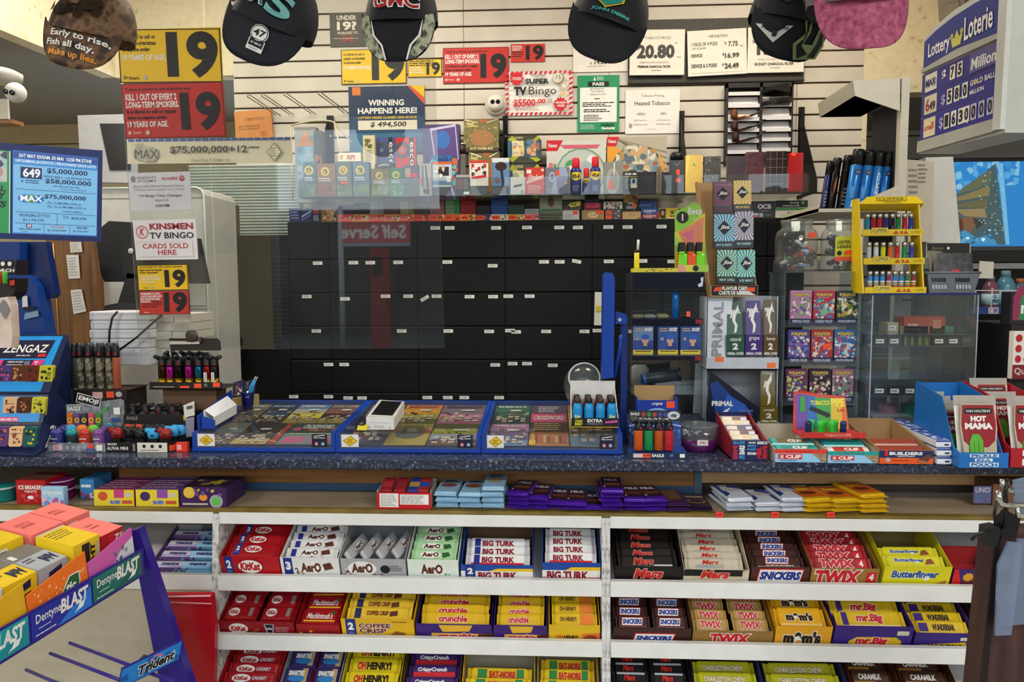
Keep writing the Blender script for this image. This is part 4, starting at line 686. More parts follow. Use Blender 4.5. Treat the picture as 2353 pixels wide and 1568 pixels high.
qsign([(304,507),(449,503),(455,596),(313,598)],YS,[('c',.14,.7,.17,C('#c98a90')),('c',.14,.7,.13,C('#e8dfe0')),('t','K',.1,.62,.18,.8,C('#b03a48'),.03,.2),('t','KINSMEN',.27,.76,.97,.92,C('#a02430'),.035),('t','TV BINGO',.26,.53,.97,.69,C('#2c2c3a'),.02),('r',.06,.07,.94,.45,C('#d9c2c4')),('r',.065,.08,.935,.44,C('#e9e6e8')),('t','CARDS SOLD',.13,.28,.87,.41,C('#b23a40'),.02),('t','HERE',.37,.12,.67,.25,C('#b23a40'),.02)],C('#e9e6e8',.5),'bingo_sign','white bingo cards sold here sign on the narrow acrylic screen')
qsign([(314,610),(430,609),(434,666),(318,668)],YS,art_gov_y(),OR_Y,'age_sign','small yellow identification sign low on the narrow acrylic screen')
qsign([(318,669),(434,667),(437,722),(321,724)],YS,art_gov_r(),C('#bd3226'),'age_sign','small red identification sign, lowest on the narrow acrylic screen')
# ---------------------------------------------------------------- forecourt outside the shop window (seen mirrored in the screens)
def RV(px,py,Yv):
 p=PY(px,py,Yv);return V((p.x,2*YP-Yv,p.z))
m=M();m.box(-30,30,-40,FRONT_Y-0.2,-0.12,-0.06,m_speck('asphalt',[(0.3,'#2c2d2f'),(0.7,'#47484a')],30,.8));o=struct(m,'ground_forecourt')
m=M();m.box(-16,14,-20,-16.5,-0.06,3.45,C('#2e2d30',.8));m.box(-16.2,14.2,-20,-16.4,3.45,3.55,C('#201f22',.8))  # added dark backdrop; its roofline cuts off the sky mirrored in the screens
for x in range(-14,13,4):m.box(x,x+1.6,-16.5,-16.44,0.9,2.2,C('#16181c',.2))
thing(m,'building','low dark backdrop building added across the forecourt to bound the mirrored sky','building')
a,b=RV(942,565,13.9),RV(806,500,13.9)
m=M();x0,x1,z0,z1=min(a.x,b.x)-0.25,max(a.x,b.x)+.0,a.z,b.z
m.box(x0,x1,-9.06,-9.0,z0,z1,glow('#f06a76',1.5));F=(V((x1,-9.0,z0)),V((x0-x1,0,0)),V((0,0,z1-z0)))
m.art(F,[('r',0,.9,1,1,glow('#a8d0ea',1.6)),('r',0,0,1,.1,glow('#a8d0ea',1.6)),('t','Self Serve',.05,.26,.96,.74,glow('#ffffff',2.2),.03)])
m.tube([(x0+.04,-9.03,-0.06),(x0+.04,-9.03,z1+.2)],.05,C('#c9ccd0'));thing(m,'forecourt_sign','pink Self Serve sign on a pale pole outside the window','sign')
a,b=RV(885,640,13.0),RV(850,570,13.0)
m=M();x0,x1=min(a.x,b.x),max(a.x,b.x);m.box(x0,x1,-8.5,-8.1,-.06,b.z,C('#a8242e',.5));m.box(x0+.05,x1-.05,-8.1,-8.09,b.z-.5,b.z-.15,C('#1a1a1c',.2));m.box(x0-.06,x1+.06,-8.55,-8.05,-.06,.06,C('#8a8a8a'));thing(m,'fuel_pump','red fuel pump standing on the forecourt outside the window','fuel pump')
# ================================================================ CAPS HANGING ALONG THE TOP
m=M();m.tube([(-2.0,1.86,2.42),(2.0,1.86,2.42)],.006,metal('#a8a8a8'));
for x in(-1.9,0.0,1.9):m.tube([(x,1.86,2.42),(x,1.86,3.0)],.004,metal('#a8a8a8'))
thing(m,'hanging_rail','thin steel rail hung from the ceiling over the counter carrying the caps','rail')
m_camo=m_speck('camouflage_cloth',[(0.35,'#20160f'),(0.45,'#4a2f1a'),(0.55,'#7a5a3a'),(0.66,'#2a1c12')],24,.65)
m_camo2=m_speck('pale_camouflage_cloth',[(0.35,'#3a4230'),(0.45,'#b9b8a0'),(0.55,'#8a9070'),(0.62,'#2c3024')],40,.5)
m_pink=m_speck('washed_pink_denim',[(0.3,'#7a2a48'),(0.7,'#b45a78')],90,.8)
def cap(px,py,wpx,hpx,rot,cloth,under,label,brim_art=(),crown_art=(),Y=1.78,crown=None,flat=1.0):
 """peaked cap hung by its strap: peak hanging down towards the viewer; (px,py) = lowest point of the peak"""
 tipp=PY(px,py,Y);s=Y/1700.0;a=wpx*s/2;b=hpx*s
 X=Matrix.Translation(tipp)@Matrix.Rotation(rot,4,'Y').inverted()@Matrix.Rotation(-.12,4,'X')
 org=X@V((0,0.05,b*1.0))
 t=empty('baseball_cap',org,label,'cap','caps hanging over the counter')
 k=0.035;warp=lambda p:V((p.x,p.y+k*(p.x/a)**2+.012*(1-min(1,p.z/b)),p.z))
 m=M();n,r=20,6;P=[];Fs=[]
 for side in(0,1):
  for j in range(r+1):
   for i in range(n+1):
    ph=math.pi*i/n;u=j/r
    ox=a*math.copysign(abs(math.cos(ph))**(.80 if flat==1.0 else.7),math.cos(ph));oz=b-b*math.sin(ph)**(.9*flat)
    ix=a*.97*math.cos(ph);iz=b-.22*b*math.sin(ph)
    P.append((ix+(ox-ix)*u,side*.0035,iz+(oz-iz)*u))
 N=(r+1)*(n+1)
 for j in range(r):
  for i in range(n):
   q=(j*(n+1)+i,j*(n+1)+i+1,(j+1)*(n+1)+i+1,(j+1)*(n+1)+i)
   Fs.append(tuple(reversed(q)));Fs.append(tuple(N+x for x in q))
 for i in range(n):Fs.append((r*(n+1)+i,r*(n+1)+i+1,N+r*(n+1)+i+1,N+r*(n+1)+i))
 m.add(P[:N]+P[N:],Fs,cloth,True)
 m.art((V((-a,-.0035,0)),V((2*a,0,0)),V((0,0,b))),list(brim_art))
 m.v=[X@warp(p)for p in m.v];m.build('peak',t)
 m=M();cr=a*1.0;P=[];Fs=[];n2,r2=24,8;h=.135
 for j in range(r2+1):
  el=math.pi/2*j/r2
  for i in range(n2):th=2*math.pi*i/n2;P.append((cr*math.cos(el)*math.cos(th),.075+.088*math.cos(el)*math.sin(th)*1.0,b*.97+h*math.sin(el)-.25*b*max(0,-math.sin(th))*(1-j/r2)))
 for j in range(r2):
  for i in range(n2):Fs.append((j*n2+i,j*n2+(i+1)%n2,(j+1)*n2+(i+1)%n2,(j+1)*n2+i))
 m.add(P,Fs,crown or cloth,True)
 m2=M();m2.art((V((-a,0,b*.96)),V((2*a,0,0)),V((0,0,h))),list(crown_art))
 def wr(p):
  q=max(0.0,1-(p.x/cr)**2-((p.z-b*.96)/h)**2);return V((p.x,.075-.088*math.sqrt(q)+p.y-.004,p.z))
 m2.v=[wr(p)for p in m2.v];o=len(m.v);m.v+=m2.v
 for f,mi in zip(m2.f,m2.mi):m.f.append(tuple(x+o for x in f));m.mi.append(m.mat(m2.ms[mi]));m.sm.append(False)
 m.v=[X@p for p in m.v];m.build('crown',t)
 m=M();top=X@V((0,.06,b+h*.96));m.tube([top,V((top.x,1.86,2.416))],.003,C('#1a1a1c'));m.build('strap',t)
R_=math.radians
CW=C('#e8e6e0',.6)
cap(146,149,192,112,R_(-13),m_camo,None,'brown camouflage cap with fishing words on its peak',[('t','in bed.',.3,.80,.66,.88,CW,.02),('t','Early to rise,',.2,.56,.93,.73,CW,.025),('t','Fish all day,',.16,.36,.78,.53,CW,.025),('t','Make up lies.',.22,.16,.82,.33,C('#e0922a'),.025)],[('s',91,12,.2,.02,.8,.5,.12,[C('#0f0d0c',.15),C('#2a1e16',.2)]),('e',.1,.25,.06,.1,C('#d98a2a'))])
NV=C('#12151f',.7);TEAL=C('#6fb3b0',.5)
cap(556,133,200,122,R_(-24),NV,None,'navy cap with teal lettering and a white oval tag on the peak',[('c',.56,.56,.17,CW),('c',.56,.56,.155,C('#10131c')),('c',.56,.56,.14,CW),('t','47',.49,.5,.63,.63,C('#10131c'),.03),('r',.47,.22,.66,.44,CW),('r',.482,.30,.648,.45,C('#10131c')),('t',"47 MVP",.5,.34,.63,.38,CW),('l',.5,.24,.64,.28,1,C('#8aa0a8'))],[('t','SEA',.12,.05,.5,.30,C('#a9c9c8'),.06),('t','SEA',.13,.06,.49,.29,C('#35605f'),.0),('t','S',.52,-.02,.8,.42,TEAL,.03)])
cap(908,136,172,122,0.0,C('#0e1018',.75),None,'black cap with red block lettering and camouflage flames along the peak edges',[('p',[(.02,.95),(.12,.9),(.17,.55),(.25,.35),(.36,.02),(.25,.07),(.08,.35),(.0,.75)],m_camo2),('p',[(.98,.95),(.88,.9),(.83,.55),(.75,.35),(.64,.02),(.75,.07),(.92,.35),(1.0,.75)],m_camo2),('p',[(.14,.9),(.21,.5),(.32,.3),(.37,.02),(.35,.02),(.29,.3),(.18,.5)],CW),('p',[(.86,.9),(.79,.5),(.68,.3),(.63,.02),(.65,.02),(.71,.3),(.82,.5)],CW)],[('t','GMC',.2,-.04,.82,.26,CW,.08),('t','GMC',.215,-.02,.805,.24,C('#a3141e',.5),.02)])
cap(1366,131,180,118,R_(-20),C('#10131a',.75),None,'navy cap with a green and yellow leaping deer shield',[],[('p',[(.24,.42),(.24,.12),(.42,-.05),(.62,.12),(.62,.42)],C('#d8b42a')),('p',[(.26,.40),(.26,.13),(.42,-.02),(.6,.13),(.6,.40)],C('#1f8478')),('p',[(.3,.2),(.36,.26),(.34,.33),(.4,.26),(.52,.24),(.57,.16),(.5,.19),(.44,.12),(.44,.18),(.36,.2),(.32,.12)],C('#d8b42a')),('t','JOHN DEERE',.25,-.13,.75,-.06,C('#2aa39a'),.03)])
cap(1806,132,176,118,R_(-14),C('#10141a',.7),None,'black cap with olive flames and a white triangular badge on the peak',[('p',[(.06,.62),(.5,.62),(.31,.26)],C('#c9ccc8')),('t','BLACK EAGLE',.14,.53,.45,.59,C('#15151a'),.02),('e',.3,.43,.03,.06,C('#15151a')),('p',[(.6,.02),(.55,.3),(.68,.55),(.62,.8),(.72,.95),(.74,.6),(.68,.35),(.8,.4),(.85,.75),(.93,.85),(.97,.5),(.9,.2)],C('#7f9a6a')),('p',[(.64,.06),(.6,.3),(.7,.5),(.66,.75),(.71,.85),(.71,.6),(.66,.32),(.76,.2)],C('#10141a')),('p',[(.78,.15),(.86,.45),(.88,.72),(.93,.7),(.94,.5),(.87,.2)],C('#10141a'))],[('s',95,14,.25,.0,.75,.45,.09,[C('#5a7040'),C('#31422a'),C('#171c18')]),('t','DEER',.3,.08,.7,.3,C('#6f8a4a'),.04)])
cap(2006,104,208,140,R_(3),m_pink,None,'washed dusty pink cap with a wide stitched peak',[],[('r',.25,-.05,.8,.2,C('#4a4650')),('e',.45,.12,.05,.1,C('#c98aa0'))],1.56,C('#55505a',.7),.9)
# ================================================================ HANGING LOTTERY SIGN
bl,br,tl,trr=PY(2121,322,2.10),PY(2289,268,1.815),PY(2128,88,2.10),PY(2304,-4,1.815)
LB=C('#26347e',.35);SIL=C('#b9bab4',.4,.1);PUR=C('#2b2c86',.35)
t=empty('hanging_sign',((bl+br)/2),'hanging silver lottery jackpot board with blue number rows, over the cooler corner','sign')
u=(br-bl);n=u.cross(V((0,0,1))).normalized();n=-n if n.y>0 else n
h=V((0,0,(tl.z-bl.z)))
B=lambda a,b,c:bl+u*a+h*b-n*c
m=M();arch=[(0,.99),(.15,1.045),(.4,1.09),(.7,1.1),(1.0,1.085)]
o=[B(-.05,-.13,0),B(1.11,-.16,0),B(1.13,1.10,0)]+[B(x,y+.035,0)for x,y in reversed(arch)]+[B(-.04,1.0,0)]
m.slab(o,.11,SIL);m.slab([p+n*.012 for p in(B(1.02,-.12,0),B(1.11,-.13,0),B(1.13,1.10,0),B(1.03,1.10,0))],.012,C('#c9cac4',.3));m.slab([p+n*.010 for p in(B(-.04,-.12,0),B(1.02,-.13,0),B(1.02,-.02,0),B(-.035,-.01,0))],.010,C('#a9aaa0',.3))
m.slab([p+n*.008 for p in(B(-.03,.665,0),B(1.02,.655,0),B(1.02,.70,0),B(.5,.735,0),B(-.03,.70,0))],.008,C('#a9aaa0',.3));m.build('casing',t)
m=M();m.slab([p+n*.003 for p in(B(-.02,.70,0),B(.5,.735,0),B(1.02,.70,0),B(1.02,1.06,0),B(.7,1.075,0),B(.4,1.06,0),B(.15,1.02,0),B(-.02,.97,0))],.003,LB)
m.art((B(0,.70,-.0035),u,h*.36),[('t','Lottery',.05,.14,.37,.62,WH,.02),('p',[(.41,.2),(.52,.2),(.55,.5),(.50,.42),(.465,.62),(.43,.42),(.38,.5)],C('#c9c05a')),('c',.4,.5,.07,C('#a9a860')),('c',.535,.52,.07,C('#a9a860')),('t','Loterie',.57,.22,.93,.8,WH,.02)])
m.build('header',t)
KB=C('#23284a')
def digits(m,F,xs,chars,wt='#e9e4d2'):
 for x,c in zip(xs,chars):m.art(F,[('r',x-.037,.12,x+.037,.86,C(wt,.5)),('t',c,x-.026,.2,x+.026,.78,C('#15151a'),.05)],4)
for i,(b0,b1)in enumerate(((.445,.645),(.225,.435),(.0,.215))):
 m=M();m.slab([p+n*.003 for p in(B(-.03,b0,0),B(1.02,b0-.01,0),B(1.02,b1-.008,0),B(-.03,b1,0))],.003,PUR)
 F=(B(0,b0+.01,-.0032),u,h*(b1-b0-.02))
 if i==0:
  m.art(F,[('r',.02,.02,.2,.95,C('#e4dfd0')),('e',.065,.45,.045,.25,C('#a8acc0')),('e',.155,.45,.04,.25,C('#a8acc0')),('t','MAX',.035,.28,.185,.65,KB,.03),('t','$',.28,.22,.34,.82,WH,.03),('r',.66,.0,1,1,C('#55568c',.3)),('t','Million',.68,.14,.99,.72,WH,.02,.1)]);digits(m,F,(.43,.53),'75')
 elif i==1:
  m.art(F,[('r',.02,.02,.21,.95,C('#d9cdb0')),('t','6',.04,.15,.1,.8,C('#a83a2c'),.03),('t','49',.1,.15,.19,.6,KB,.04),('t','$',.28,.15,.34,.7,C('#a9a8d0'),.02),('c',.555,.2,.05,WH),('t','GOLD BALL',.68,.56,.99,.82,WH,.02),('c',.755,.68,.11,C('#c9a050')),('t','MILLION',.68,.16,.86,.36,WH,.02)]);digits(m,F,(.4,.5,.61),'580')
 else:
  m.art(F,[('r',.02,.02,.2,.95,C('#e4d2a8')),('c',.16,.62,.1,C('#d9582c')),('t','LOTTARIO',.03,.35,.18,.55,C('#c9402c'),.03),('t','$',.26,.15,.32,.75,C('#a9a8d0'),.02),('c',.405,.15,.04,WH),('t',',',.65,.05,.68,.25,WH,.03)]);digits(m,F,(.37,.47,.57),'163');digits(m,F,(.645,),'0');digits(m,F,(.735,.835,.94),'000','#b9b6d8')
 m.build('number_row',t)
for px,py in((2166,55),(2270,5)):
 p0=B(.2 if px<2200 else.75,1.12,.05);m=M();z=p0.z;k=0
 while z<2.95:
  m.tube([(p0.x+.004*math.cos(a)*(k%2),p0.y+.004*math.cos(a)*(1-k%2),z+.009+.011*math.sin(a))for a in[2*math.pi*i/8 for i in range(9)]],.0014,metal('#6b6860',.4),5,False);z+=.017;k+=1
 m.build('chain',t)
# ================================================================ WHITE GONDOLA SHELF WITH SPRAY CANS
YN=2.62
gd=empty('gondola_shelf',(1.36,YN,0),'white metal shelf unit behind the counter holding black and blue spray cans','shelf unit')
GW=C('#d9d4c4',.45);GU=C('#8f8c84',.6);GK=C('#2a2b2d',.6)
xr=PY(2068,330,YN).x;xr2=PY(2086,330,YN).x;zt=PY(2078,178,YN).z
m=M();m.box(xr,xr2,YN,YN+.03,CT_Z+.0006,zt,GW);m.build('post',gd)
m=M();m.box(xr+.004,xr2-.004,YN+.03,YN+.235,CT_Z+.0006,zt-.01,GK);m.build('back_panel',gd)
A=lambda px,py:PY(px,py,YN)
yf=YN*1.126
a1,a2,a3,a4=A(1960,185),A(2068,180),A(2068,255),A(1965,220)
m=M();m.slab([a4,a3,a2,a1],.004,GW);m.build('end_gusset',gd)
f=lambda p:V((p.x,yf,p.z))
m=M();m.add([a1,a4,f(a4),f(a1)],[(0,1,2,3),(3,2,1,0)],GW);m.add([a4,V((xr,YN,a4.z)),V((xr,yf,a4.z)),f(a4)],[(0,1,2,3),(3,2,1,0)],GU);m.add([a1,V((xr,YN,a2.z)),V((xr,yf,a2.z)),f(a1)],[(3,2,1,0),(0,1,2,3)],GW);m.build('hood',gd)
SZ=A(2060,478).z;xs=A(1878,484).x
m=M();m.box(xs,xr,YN,yf+.05,SZ-.012,SZ,GW);m.box(xs,xs+.004,YN,yf+.05,SZ-.014,SZ+.012,C('#c9c2a8'));m.build('shelf_board',gd)
g=[A(1950,476),A(2068,472),A(2068,424)];m=M();m.slab([p+V((0,-.002,0))for p in g],.003,GW);m.build('end_gusset',gd)
for i,(px,pt,w,h,lab,wrd)in enumerate(((1899,372,15,'#26305e','navy spray can nearly hidden at the start of the row on the white shelf',''),(1916,362,22,'#1b1614','black spray can with an orange flash on the white shelf','o'),(1940,356,24,'#1d1a1c','black spray can next to the first blue one on the white shelf','k'),(1962,342,29,'#2a78c8','first bright blue spray can counting from the black ones',''),(1987,344,27,'#2f84d4','second bright blue spray can counting from the black ones',''),(2011,346,26,'#2f84d4','third bright blue spray can, lettered down its side','A'),(2033,348,25,'#2a78c8','last bright blue spray can beside the white post',''))):
 Yc=YN+.075 if i>2 else YN+.16
 p=PY(px-9,470,Yc);r=w*.86*Yc/1700/2;h2=(PY(px,pt,Yc).z-SZ)*.98
 X=Matrix.Translation((p.x,Yc,SZ+.0035))@Matrix.Rotation(R_(7),4,'Y')
 t=empty('spray_can',(p.x,Yc,SZ),lab,'spray can','spray cans on the white shelf')
 m=M();m.xf=X;m.lathe((0,0,0),[(r*.92,0),(r,.004),(r,h2*.72),(r*.9,h2*.74)],C(h,.22,.35),20)
 m.art((V((-r*.7,-r*1.03,h2*.03)),V((r*1.4,0,0)),V((0,0,h2*.66))),[('e',.5,.88,.42,.07,C('#1c2a5a',.3)),('t','AXE',.3,.86,.7,.9,C('#c9d2e2')),('r',.2,.02,.75,.16,C('#dfe2e6')),('l',.1,.22,.45,.5,7,C('#9ac0e6'))]if i>2 and wrd=='' else[('t','AERO',.3,.1,.75,.9,C('#e6f0fa'),.03,0,1)]if wrd=='A' else[('p',[(.3,.7),(.7,.95),(.6,.6),(.4,.4)],C('#c9602c'))]if wrd=='o' else[('l',.2,.1,.8,.6,5,C('#9a948a'))]);m.build('can_body',t)
 m=M();m.xf=X;m.lathe((0,0,h2*.735),[(r*.96,0),(r*.98,h2*.2),(r*.9,h2*.26),(r*.5,h2*.265)],C('#17181b',.3),20);m.build('cap',t)
m=M();q=[PY(*c,2.75)for c in((2086,556),(2142,556),(2147,372),(2080,366))];m.slab(q,.012,C('#d3c7b4',.6));m.art((q[0],q[1]-q[0],q[3]-q[0]),[('l',.5,.7,.9,.95,5,C('#7a7468')),('l',.1,.5,.5,.9,6,C('#8a8478'))]);thing(m,'paper_sheets','beige paper sheets hanging behind the yellow lighter stand','paper')
m=M();q=[PY(*c,2.78)for c in((2128,592),(2210,588),(2190,360),(2127,362))];m.slab(q,.05,C('#dcdad2',.4),C('#c4c2ba'));thing(m,'white_panel','tall white blank panel beside the fish picture screen','panel')
# ================================================================ COOLER CORNER
YK=3.1
x0,x1,z0,z1=rect(2172,2500,362,604,YK)
t=empty('menu_screen',((x0+x1)/2,YK,z0),'large display screen showing a leaping fish against blue sky','screen')
m=M();m.box(x0,x1,YK,YK+.08,z0,z1,C('#15171c',.3),.004);m.box(x0,x1,YK-.004,YK,z0+.05,z0+.075,C('#3a3f46',.3));m.build('bezel',t)
xa,xb,za,zb=rect(2186,2490,371,566,YK-.002);m=M();m.box(xa,xb,YK-.005,YK-.001,za,zb,glow('#158fe0',.75))
g=lambda h,s=.75:glow(h,s)
m.art(m.front(xa,xb,YK-.005,za,zb),[('s',17,30,.0,.72,.5,1,.045,[g('#5ab8f0'),g('#8fd0f4'),g('#2f9fe4')]),('s',18,14,.02,.55,.2,.8,.05,[g('#4ab0ee'),g('#9ad4f4')]),('p',[(.0,.02),(.42,.02),(.37,.5),(.32,.98),(.24,.87),(.1,.72),(.03,.62)],g('#4f6f74',.55)),('p',[(.03,.62),(.1,.72),(.24,.87),(.29,.9),(.28,.74),(.14,.66)],g('#77805f',.55)),('p',[(.03,.58),(.14,.64),(.28,.72),(.28,.60),(.05,.54)],g('#a08f56',.6)),('p',[(.03,.5),(.27,.57),(.27,.46),(.05,.46)],g('#7f7a52',.55)),('p',[(.03,.44),(.25,.45),(.27,.34),(.1,.36)],g('#b39a66',.6)),('p',[(.05,.33),(.16,.36),(.2,.27),(.14,.14),(.08,.2)],g('#9a6a44',.55)),('p',[(.02,.3),(.08,.34),(.1,.2),(.03,.16)],g('#6a3a26',.5)),('p',[(.16,.34),(.26,.3),(.2,.2)],g('#3a4a48',.5)),('s',19,70,.2,.04,.4,.9,.008,[g('#a9c4c0',.8),g('#33504f',.5),g('#cfe4e6',.9)]),('p',[(.33,.98),(.37,.98),(.45,.02),(.42,.02)],g('#7ac4ea',.8)),('p',[(.02,.12),(.1,.2),(.2,.1),(.3,.15),(.36,.02),(.02,.02)],g('#3fa0d4',.7)),('s',23,26,.02,.03,.36,.2,.02,[g('#dff0f6',.9),g('#6ab4d8',.8),g('#2f6f90',.6)])]);m.build('display',t)
ck=empty('drinks_cooler',(1.95,3.3,0),'open drinks cooler with dark interior and blue price rails','cooler')
cx0,cx1=PY(2228,700,3.0).x,PY(2228,700,3.0).x+1.0
m=M();m.box(cx0,cx1,3.42,3.45,.2,PY(2300,616,3.2).z,C('#20262c',.5));m.box(cx0-.01,cx0,3.0,3.45,.2,PY(2300,616,3.2).z,C('#3a4650',.4));m.build('cabinet',ck)
for pt,pb in((705,722),(862,880)):
 za,zb=PY(2300,pb,3.0).z,PY(2300,pt,3.0).z;m=M();m.box(cx0,cx1,3.0,3.42,za,za+.006,C('#8a9096',.4));m.box(cx0,cx1,2.992,3.0,za,zb,C('#1c3a7a',.4));m.build('shelf',ck)
 if pt==705:
  for k,hcol in((2282,'#8a6a9a'),(2323,'#4f8aa0')):
   a=rect(k-11,k+11,707,721,2.99);m=M();m.box(a[0],a[1],2.987,2.991,a[2],a[3],WH);m.art(m.front(a[0],a[1],2.987,a[2],a[3]),[('r',.06,.1,.94,.9,C(hcol)),('t','G',.15,.2,.45,.8,WH,.05)]);m.build('price_tag',ck)
 m=M();zz=PY(2300,668 if pt==705 else 827,2.99).z;m.tube([(cx0,2.985,zz),(cx1,2.985,zz)],.0022,C('#c9ccd0',.3));
 for xx in(cx0+.012,cx0+.075,cx0+.15):m.tube([(xx,2.985,zz),(xx,2.99,za+.004)],.0022,C('#c9ccd0',.3))
 m.build('wire_guard',ck)
def bottle(px,pt,w,zb,Y,liq,capc,label,wordy=False):
 p=PY(px,pt,Y);r=w*Y/1700/2;h=p.z-zb;t=empty('drink_bottle',(p.x,Y,zb),label,'bottle','sports drink bottles in the cooler')
 m=M();m.lathe((p.x,Y,zb),[(r*.85,0),(r,.006),(r*.95,h*.3),(r,h*.5),(r,h*.62),(r*.75,h*.76),(r*.45,h*.85),(r*.4,h*.86)],C(liq,.15),18);m.build('bottle_body',t)
 m=M();m.lathe((p.x,Y,zb+h*.2),[(r*1.012,0),(r*1.012,h*.3)],C('#b9dbe6',.4),18,);m.art((V((p.x-r*.6,Y-r*1.03,zb+h*.2)),V((r*1.2,0,0)),V((0,0,h*.3))),[('t','G',.35,.6,.7,.92,C('#1c3a5a'),.04),('t','ZERO',.08,.2,.95,.52,C('#1c3a5a'),.04)]if wordy else[('r',.2,.2,.8,.8,C('#8ab4c4'))]);m.build('label_sleeve',t)
 m=M();m.lathe((p.x,Y,zb+h*.86),[(r*.48,0),(r*.48,h*.12),(r*.4,h*.14)],C(capc,.4),16);m.build('cap',t)
zc=PY(2300,880,3.0).z+.0065;zu=PY(2300,722,3.0).z+.0065
bottle(2269,766,40,zc,3.06,'#1f9fd0','#d86a2c','blue sports drink bottle with orange cap at the front of the lower cooler shelf',True)
bottle(2287,755,36,zc,3.16,'#7fa4b4','#c9602c','pale grey blue bottle behind the blue one on the lower cooler shelf',True)
bottle(2246,756,30,zc,3.17,'#2a8ab4','#c9602c','teal bottle half hidden behind the acrylic case in the cooler')
bottle(2277,634,34,zu,3.08,'#7a4a5a','#5a6a72','plum coloured bottle on the upper cooler shelf',True)
bottle(2312,622,40,zu,3.1,'#4f7f92','#6a8a96','grey teal bottle on the upper cooler shelf')
bottle(2344,640,34,zu,3.12,'#5a7484','#b06a44','slate bottle at the far end of the upper cooler shelf')
m=M();q=[PY(*c,2.9)for c in((2248,640),(2282,640),(2284,602),(2252,600))];m.slab(q,.004,C('#d9d4c4',.5));thing(m,'paper_tag','cream paper tag hanging by the grey basket in front of the cooler','tag')
x0,x1,z0,z1=rect(2323,2440,648,745,2.35)
m=M();m.box(x0,x1,2.35,2.40,z0,z1-.03,C('#1c1c1e',.5));m.xf=Matrix.Identity(4)
ac=[V((x0+.006,2.349,z0+.012)),V((x1,2.349,z0+.012)),V((x1,2.349,z1+.05)),V((x0+.05,2.349,z1)),V((x0+.02,2.349,z1-.02)),V((x0+.006,2.349,z1-.045))]
m.slab(ac,.002,C('#8a2c50',.5));m.art((V((x0,2.349,z0)),V((x1-x0,0,0)),V((0,0,z1-z0))),[('p',[(.16,.1),(1,.1),(1,.95),(.3,.8),(.18,.6)],C('#2f7a4a')),('t','MINI',.2,.25,.75,.45,WH,.04)])
x0b,x1b,z0b,_=rect(2318,2440,745,1010,2.35);m.box(x0b,x1b,2.35,2.62,z0b,z0-.001,C('#171719',.5));thing(m,'snack_stand','black snack stand with a green and maroon header at the frame edge','stand')
x0,x1,z0,z1=rect(2330,2420,762,872,2.32);m=M();m.box(x0,x1,2.325,2.348,z0,z1,C('#e2dcd4'));m.art(m.front(x0,x1,2.325,z0,z1),[('r',0,0,1,.3,C('#7a1c24')),('t','Quality',.05,.06,.7,.24,C('#c9c0b8'),.02)]+[('e',.13+.22*(i%4),.42+.22*(i//4),.08,.08,C('#b01820'))for i in range(12)]);thing(m,'polka_dot_box','white box with red polka dots on the black snack stand','box')
# ================================================================ SIDE ROOM BEHIND THE SCREENS
m=M();x0,x1,z0,z1=rect(0,20,228,282,2.6);m.box(x0-.2,x1+.01,2.6,2.66,z0-.002,z0+.012,m_wood_a);m.box(x0-.06,x1,2.595,2.605,z0+.012,z1,C('#cfc8b8'));
p=PY(12,198,2.6);t=empty('security_camera',(p.x,2.6,p.z-.05),'white turret security camera on a bracket over the lottery screen','security camera')
m.build('bracket',t)
m=M();m.lathe((p.x,2.56,p.z+.005),[(.055,0),(.078,.008),(.08,.03),(.06,.04)],C('#c9c7c2',.4),24);m.build('dome_base',t)
m=M();c=PY(36,213,2.53);m.blob(c,.034,.034,.034,C('#d4d2cc',.35),18,10);m.build('eyeball',t)
for dx,dz in((-.011,-.004),(.011,-.008)):
 m=M();m.xf=Matrix.Translation((c.x+dx,c.y-.031,c.z+dz))@Matrix.Rotation(math.pi/2,4,'X');m.lathe((0,0,-.002),[(.009,0),(.009,.006),(.007,.007)],C('#1c1c20',.15),14);m.build('lens',t)
t=empty('wall_monitor',PY(240,420,3.3),'grey framed monitor with a black screen on the side room wall','monitor')
m=M();q=[PY(*c,3.3)for c in((186,418),(300,420),(300,262),(178,265))];m.slab(q,.06,C('#aeb0b2',.45));m.build('frame',t)
m=M();q=[PY(*c,3.295)for c in((252,391),(300,391),(300,284),(229,284))];m.slab(q,.004,C('#0c0c0e',.25));m.build('screen',t)
x0,x1,z0,z1=rect(228,476,432,860,2.95)
t=empty('filing_cabinet',((x0+x1)/2,3.1,.3),'tall off-white metal cabinet behind the narrow acrylic screen','cabinet')
WC=C('#c9c8c2',.45);r=.03
o=[V((x0,2.95,.002)),V((x1,2.95,.002)),V((x1,2.95,z1-r)),V((x1-r*.3,2.95,z1-r*.3)),V((x1-r,2.95,z1)),V((x0,2.95,z1))]
m=M();m.slab(o,.3,WC);
for pz in(455,703,710):zz=PY(400,pz,2.95).z;m.box(x0,x1,2.949,2.951,zz-.0015,zz+.0015,C('#7c7d7a'))
m.build('body',t)
m=M();m.tube([V((x0,2.947,z1)),V((x1-r,2.947,z1)),V((x1-r*.3,2.947,z1-r*.3)),V((x1,2.947,z1-r)),V((x1,2.947,.6))],.004,C('#dfeee6',.3));m.build('edge_trim',t)
q=[PY(*c,2.90)for c in((128,850),(230,850),(216,540),(104,540))];m=M();m.slab(q,.12,m_wood('#4f2f14','#8a5e2c','oak_post',(14,14,1.0)));m.tube([PY(122,560,2.895),PY(137,800,2.895)],.002,C('#d9b060'),5)
thing(m,'wooden_post','brown wood grained post between the blue terminal and the black monitor','post')
